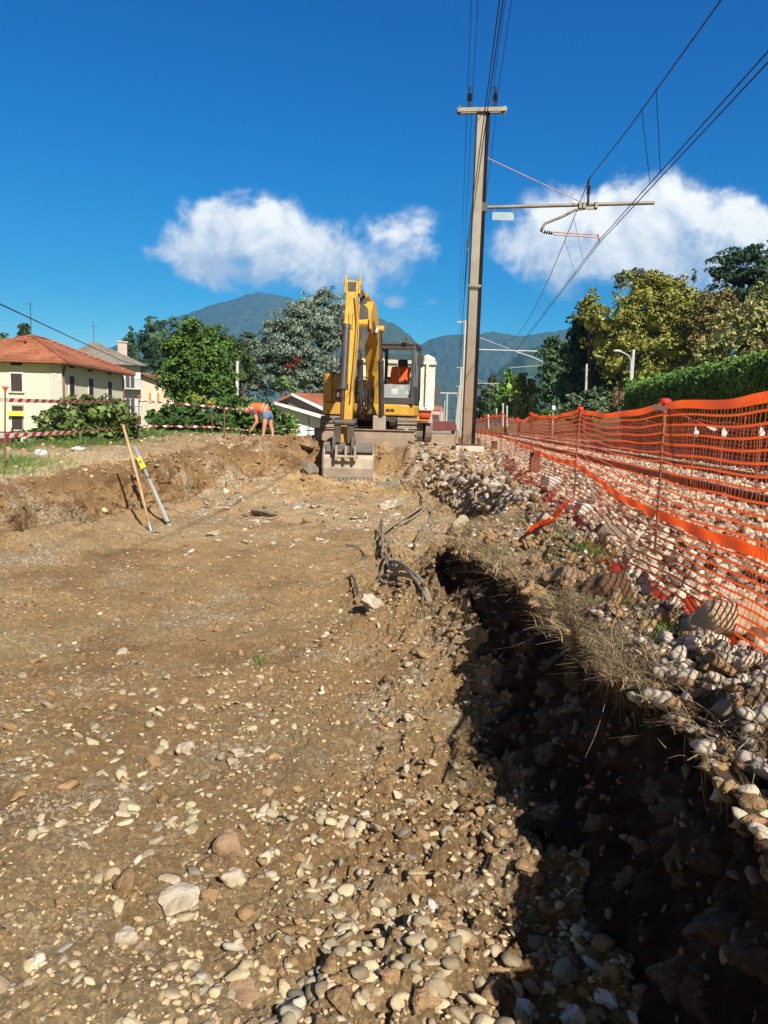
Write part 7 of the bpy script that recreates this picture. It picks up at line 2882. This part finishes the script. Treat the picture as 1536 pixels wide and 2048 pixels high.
tree('cedar', 'dark layered cedar towering at the upper right edge', [(1460, 520, 34, 16), (1495, 512, 40, 18), (1536, 524, 34, 20), (1444, 548, 34, 12), (1480, 556, 44, 20), (1528, 560, 46, 24), (1500, 592, 56, 22), (1455, 586, 26, 14), (1556, 590, 40, 30), (1545, 500, 16, 14)], 62, f_con, 3.8, trunk=(1500, 760, .4), flat=.34, asp=2.6, droop=1.2, clump_r=.42, irregular=.7)
tree('bronze_tree', 'bronze-tinted treetop below the dark cedar', [(1432, 606, 34, 24), (1412, 640, 34, 30), (1452, 632, 34, 26), (1400, 680, 26, 34)], 56, f_brn, 3.0, trunk=(1430, 780, .25))
tree('pale_tree', 'pale olive broad-leaved small tree above the clipped hedge', [(1500, 640, 52, 34), (1448, 672, 40, 34), (1512, 692, 56, 38), (1410, 712, 34, 30), (1456, 724, 48, 24), (1560, 640, 50, 60), (1396, 742, 26, 16)], 38, f_mul, 4.6, trunk=(1480, 800, .15), irregular=.6, core=.5, asp=2.2)
tree('shrub', 'dark laurel bushes with pale flecks behind the far net', [(1180, 806, 36, 22), (1215, 802, 30, 24), (1150, 812, 26, 18), (1190, 822, 50, 14)], 46, f_lau, 4.4, cat='shrub', core=.75)
tree('tall_grass', 'tawny clump of reeds at the left end of the clipped hedge', [(1250, 796, 24, 22), (1272, 800, 16, 20), (1232, 806, 14, 14)], 42, f_taw, 4.2, cat='grass clump', asp=4.5, droop=-1.5, core=.6)
tree('shrub', 'light green shrub above the reeds below the sycamore', [(1290, 768, 34, 14), (1320, 760, 26, 12), (1270, 780, 20, 10)], 44, f_brt, 4.0, cat='shrub')
tree('shrub', 'small yellow-green saplings beside the white box', [(1125, 822, 10, 10), (1138, 826, 9, 8), (1095, 826, 12, 6)], 55, f_brt, 3.6, cat='shrub')
tree('conifer', 'dark conifer left of the bright green trees down the line', [(985, 764, 14, 14), (975, 784, 22, 18), (972, 810, 32, 20), (968, 832, 34, 14)], 95, f_dced, 3.4, trunk=(975, 850, .25), flat=.5, asp=2.4, droop=1)
tree('acacia', 'bright green feathery tree in the middle of the trackside group', [(1018, 752, 12, 12), (1012, 775, 20, 18), (1008, 800, 26, 22), (1010, 826, 28, 18), (1030, 765, 12, 14)], 88, f_brt, 3.4, trunk=(1012, 850, .2))
tree('columnar_tree', 'yellow-green columnar ivy-clad tree, left one of the pair', [(1042, 762, 13, 18), (1040, 792, 17, 26), (1040, 824, 18, 20)], 84, f_col, 3.2, trunk=(1040, 850, .2), core=.8)
tree('columnar_tree', 'yellow-green columnar tree, right one of the pair', [(1064, 778, 11, 16), (1063, 802, 14, 22), (1064, 828, 15, 18)], 84, f_col, 3.2, trunk=(1064, 850, .2), core=.8)
# low wood closing the view on the far right and left
tree('shrub', 'low scrub along the line between columnar trees and laurel', [(1085, 826, 20, 16), (1110, 832, 22, 12), (1150, 836, 30, 10)], 75, f_dark, 3.6, cat='shrub', core=.8)


# clipped hedge along the right of the line
def hedge():
    rs = np.random.RandomState(77)
    n = 90000
    y = rs.uniform(9.5, 33, n)
    s = rs.uniform(0, 1, n)
    x0 = 7.35 + TRK * y
    top = 2.0 + .10 * fbm(y * 1.3, y * 0, 3, 5)
    zb = -0.8
    # profile: face toward the track, rounded shoulder, top
    Hh = top - zb
    L1, L2, L3 = Hh - .5, .8, 1.1
    q = s * (L1 + L2 + L3)
    a = np.clip((q - L1) / L2, 0, 1) * np.pi / 2
    x = np.where(q < L1, 0, np.where(q < L1 + L2, .5 * (1 - np.cos(a)), .5 + (q - L1 - L2)))
    z = np.where(q < L1, zb + q, np.where(q < L1 + L2, top - .5 + .5 * np.sin(a), top))
    nx = np.where(q < L1, -1, np.where(q < L1 + L2, -np.cos(a), 0))
    nz = np.where(q < L1, 0, np.where(q < L1 + L2, np.sin(a), 1))
    b = .16 * fbm(y * 1.6, z * 1.9, 4, 9) + rs.normal(0, .05, n)
    x = x0 + x + nx * b
    z = z + nz * b
    V0 = np.stack([x, y, z], -1)
    Nn = np.stack([nx, -.2 + 0 * nx, nz + .25], -1)
    V = leaves(V0, Nn, .05, 1.5, rs)
    # far end cap
    m = 5000
    yy_ = 33 + rs.normal(0, .05, m)
    xx_ = 7.35 + TRK * yy_ + rs.uniform(0, 1.6, m)
    zz_ = rs.uniform(zb, 2.0, m)
    V2 = leaves(np.stack([xx_, yy_, zz_], -1), np.array([[0, 1, .2]]) + np.zeros((m, 3)), .055, 1.5, rs)
    r = thing('hedge', 'long clipped green hedge beyond the track at the right edge', 'hedge', (9.3, 20, -.7))
    allv = np.concatenate([V, V2]).reshape(-1, 3)
    core = MB()
    for k in range(24):
        ya, yb = 9.6 + k * .97, 9.6 + (k + 1) * .97
        xa = 7.35 + TRK * ya
        core.box((xa + 1.05, (ya + yb) / 2, .55), (1.7, .98, 2.55))
    cv = np.array([v[:] for v in core.v])
    cf = np.array(core.f)
    np_mesh('foliage', np.concatenate([allv, cv]), [np.arange(len(allv)).reshape(-1, 4), cf + len(allv)], f_hed, parent=r, world=True)
    mb = MB()
    for k in range(14):
        y_ = 10.5 + k * 1.7
        mb.cyl((8.2 + TRK * y_, y_, -.9), (8.2 + TRK * y_, y_, .5), .05, .03, n=6)
    mb.build('stems', m_bark, r, world=True)


hedge()

# street lamp, utility poles, white box
m_pole = M('pole_concrete', (0.50, 0.50, 0.47), (0.40, 0.40, 0.37), rough=.7, scale=3)
a, b = P(1261, 775, 50), P(1267, 699, 50)
lp = thing('street_lamp', 'grey street lamp with curved arm in front of the sycamore', 'street lamp', a)
MB().cyl(Vector((0, 0, -.3)), b - a, .14, .10, n=10).build('pole', m_pole, lp)
arm = [P(1261, 760, 49.8) - a, P(1262, 722, 49.8) - a, P(1258, 712, 49.8) - a, P(1248, 706, 49.8) - a, P(1240, 703, 49.8) - a]
MB().tube(arm, .05, 6).build('arm', m_pole, lp)
q = P(1235, 702, 49.8) - a
MB().sphere(q, (.30, .14, .09), 10, 6).build('lamp_head', M('lamp_cover', (.62, .60, .45), rough=.4, scale=3), lp)
up = []
for (px, pt, pb, d, lb) in ((1172.5, 728, 792, 56, 'slender pale utility pole left of the street lamp'), (474, 722, 775, 38, 'short white concrete pole in front of the dark cedar on the left'),
                            (1094, 722, 745, 84, 'far short pole before the green tree on the right')):
    a, b = P(px - .8, pb, d), P(px + .8, pt, d)
    t_ = thing('utility_pole', lb, 'pole', a)
    MB().cyl(Vector((0, 0, -.5)), b - a, .10 if d < 70 else .12, .08, n=8).build('pole', m_pole, t_)
    MB().cyl((b - a) * .82 + Vector((-.25, 0, 0)), (b - a) * .82 + Vector((.25, 0, 0)), .03, n=6).build('bracket', m_dkst, t_)
    up.append((a, b))
wire('utility_wire', 'pale wire from the slender pole to the street lamp', [up[0][0].lerp(up[0][1], .6), P(1182, 750, 55.5), P(1200, 734, 54), P(1262, 735, 50)], .02)
wire('house_cable', 'thick dark overhead cable sloping down across the cream house', [P(-30, 592, 13), P(0, 608, 14.5), P(100, 655, 21), P(175, 690, 28), P(245, 722, 36), P(290, 735, 41)], .014)
wire('utility_wire', 'thin pale wire sagging from the house cable to the white pole', [P(290, 735, 41), P(340, 742, 40), P(395, 745, 39), P(440, 738, 38.4), P(473, 730, 38)], .014)
wire('utility_wire', 'thin wire dipping across the front of the garage gable', [P(540, 790, 36), P(556, 800, 36), P(575, 806, 36), P(585, 800, 36)], .012)
q = P(1107, 816, 60)
bx_ = thing('white_box', 'small white equipment cabinet beyond the far net', 'cabinet', (q.x, q.y, hz(q.x, q.y)))
hq = q.z - bx_.location.z
MB().box((0, 0, hq), (.26, .25, .36)).build('cabinet', m_wallw, bx_, bevel=.02)
MB().cyl((0, 0, -.1), (0, 0, hq - .18), .05, n=8).build('post', m_pole, bx_)
for (px, pt, pb, d, lb) in ((977, 830, 853, 70, 'thin pale post left of the trackside tree group'), (1006, 808, 850, 66, 'tallest thin trackside post before the acacia'), (1014, 813, 850, 70, 'thin trackside post right of the tallest one'), (993, 818, 850, 75, 'thin trackside post before the dark conifer')):
    a, b = P(px, pb + 4, d), P(px, pt, d)
    t_ = thing('trackside_post', lb, 'post', a)
    MB().cyl((0, 0, 0), b - a, .07, n=6).build('post', m_pole, t_)
    MB().box(b - a, (.16, .1, .12)).build('cap', m_pole, t_)
print('leaf quads', LEAFN[0])
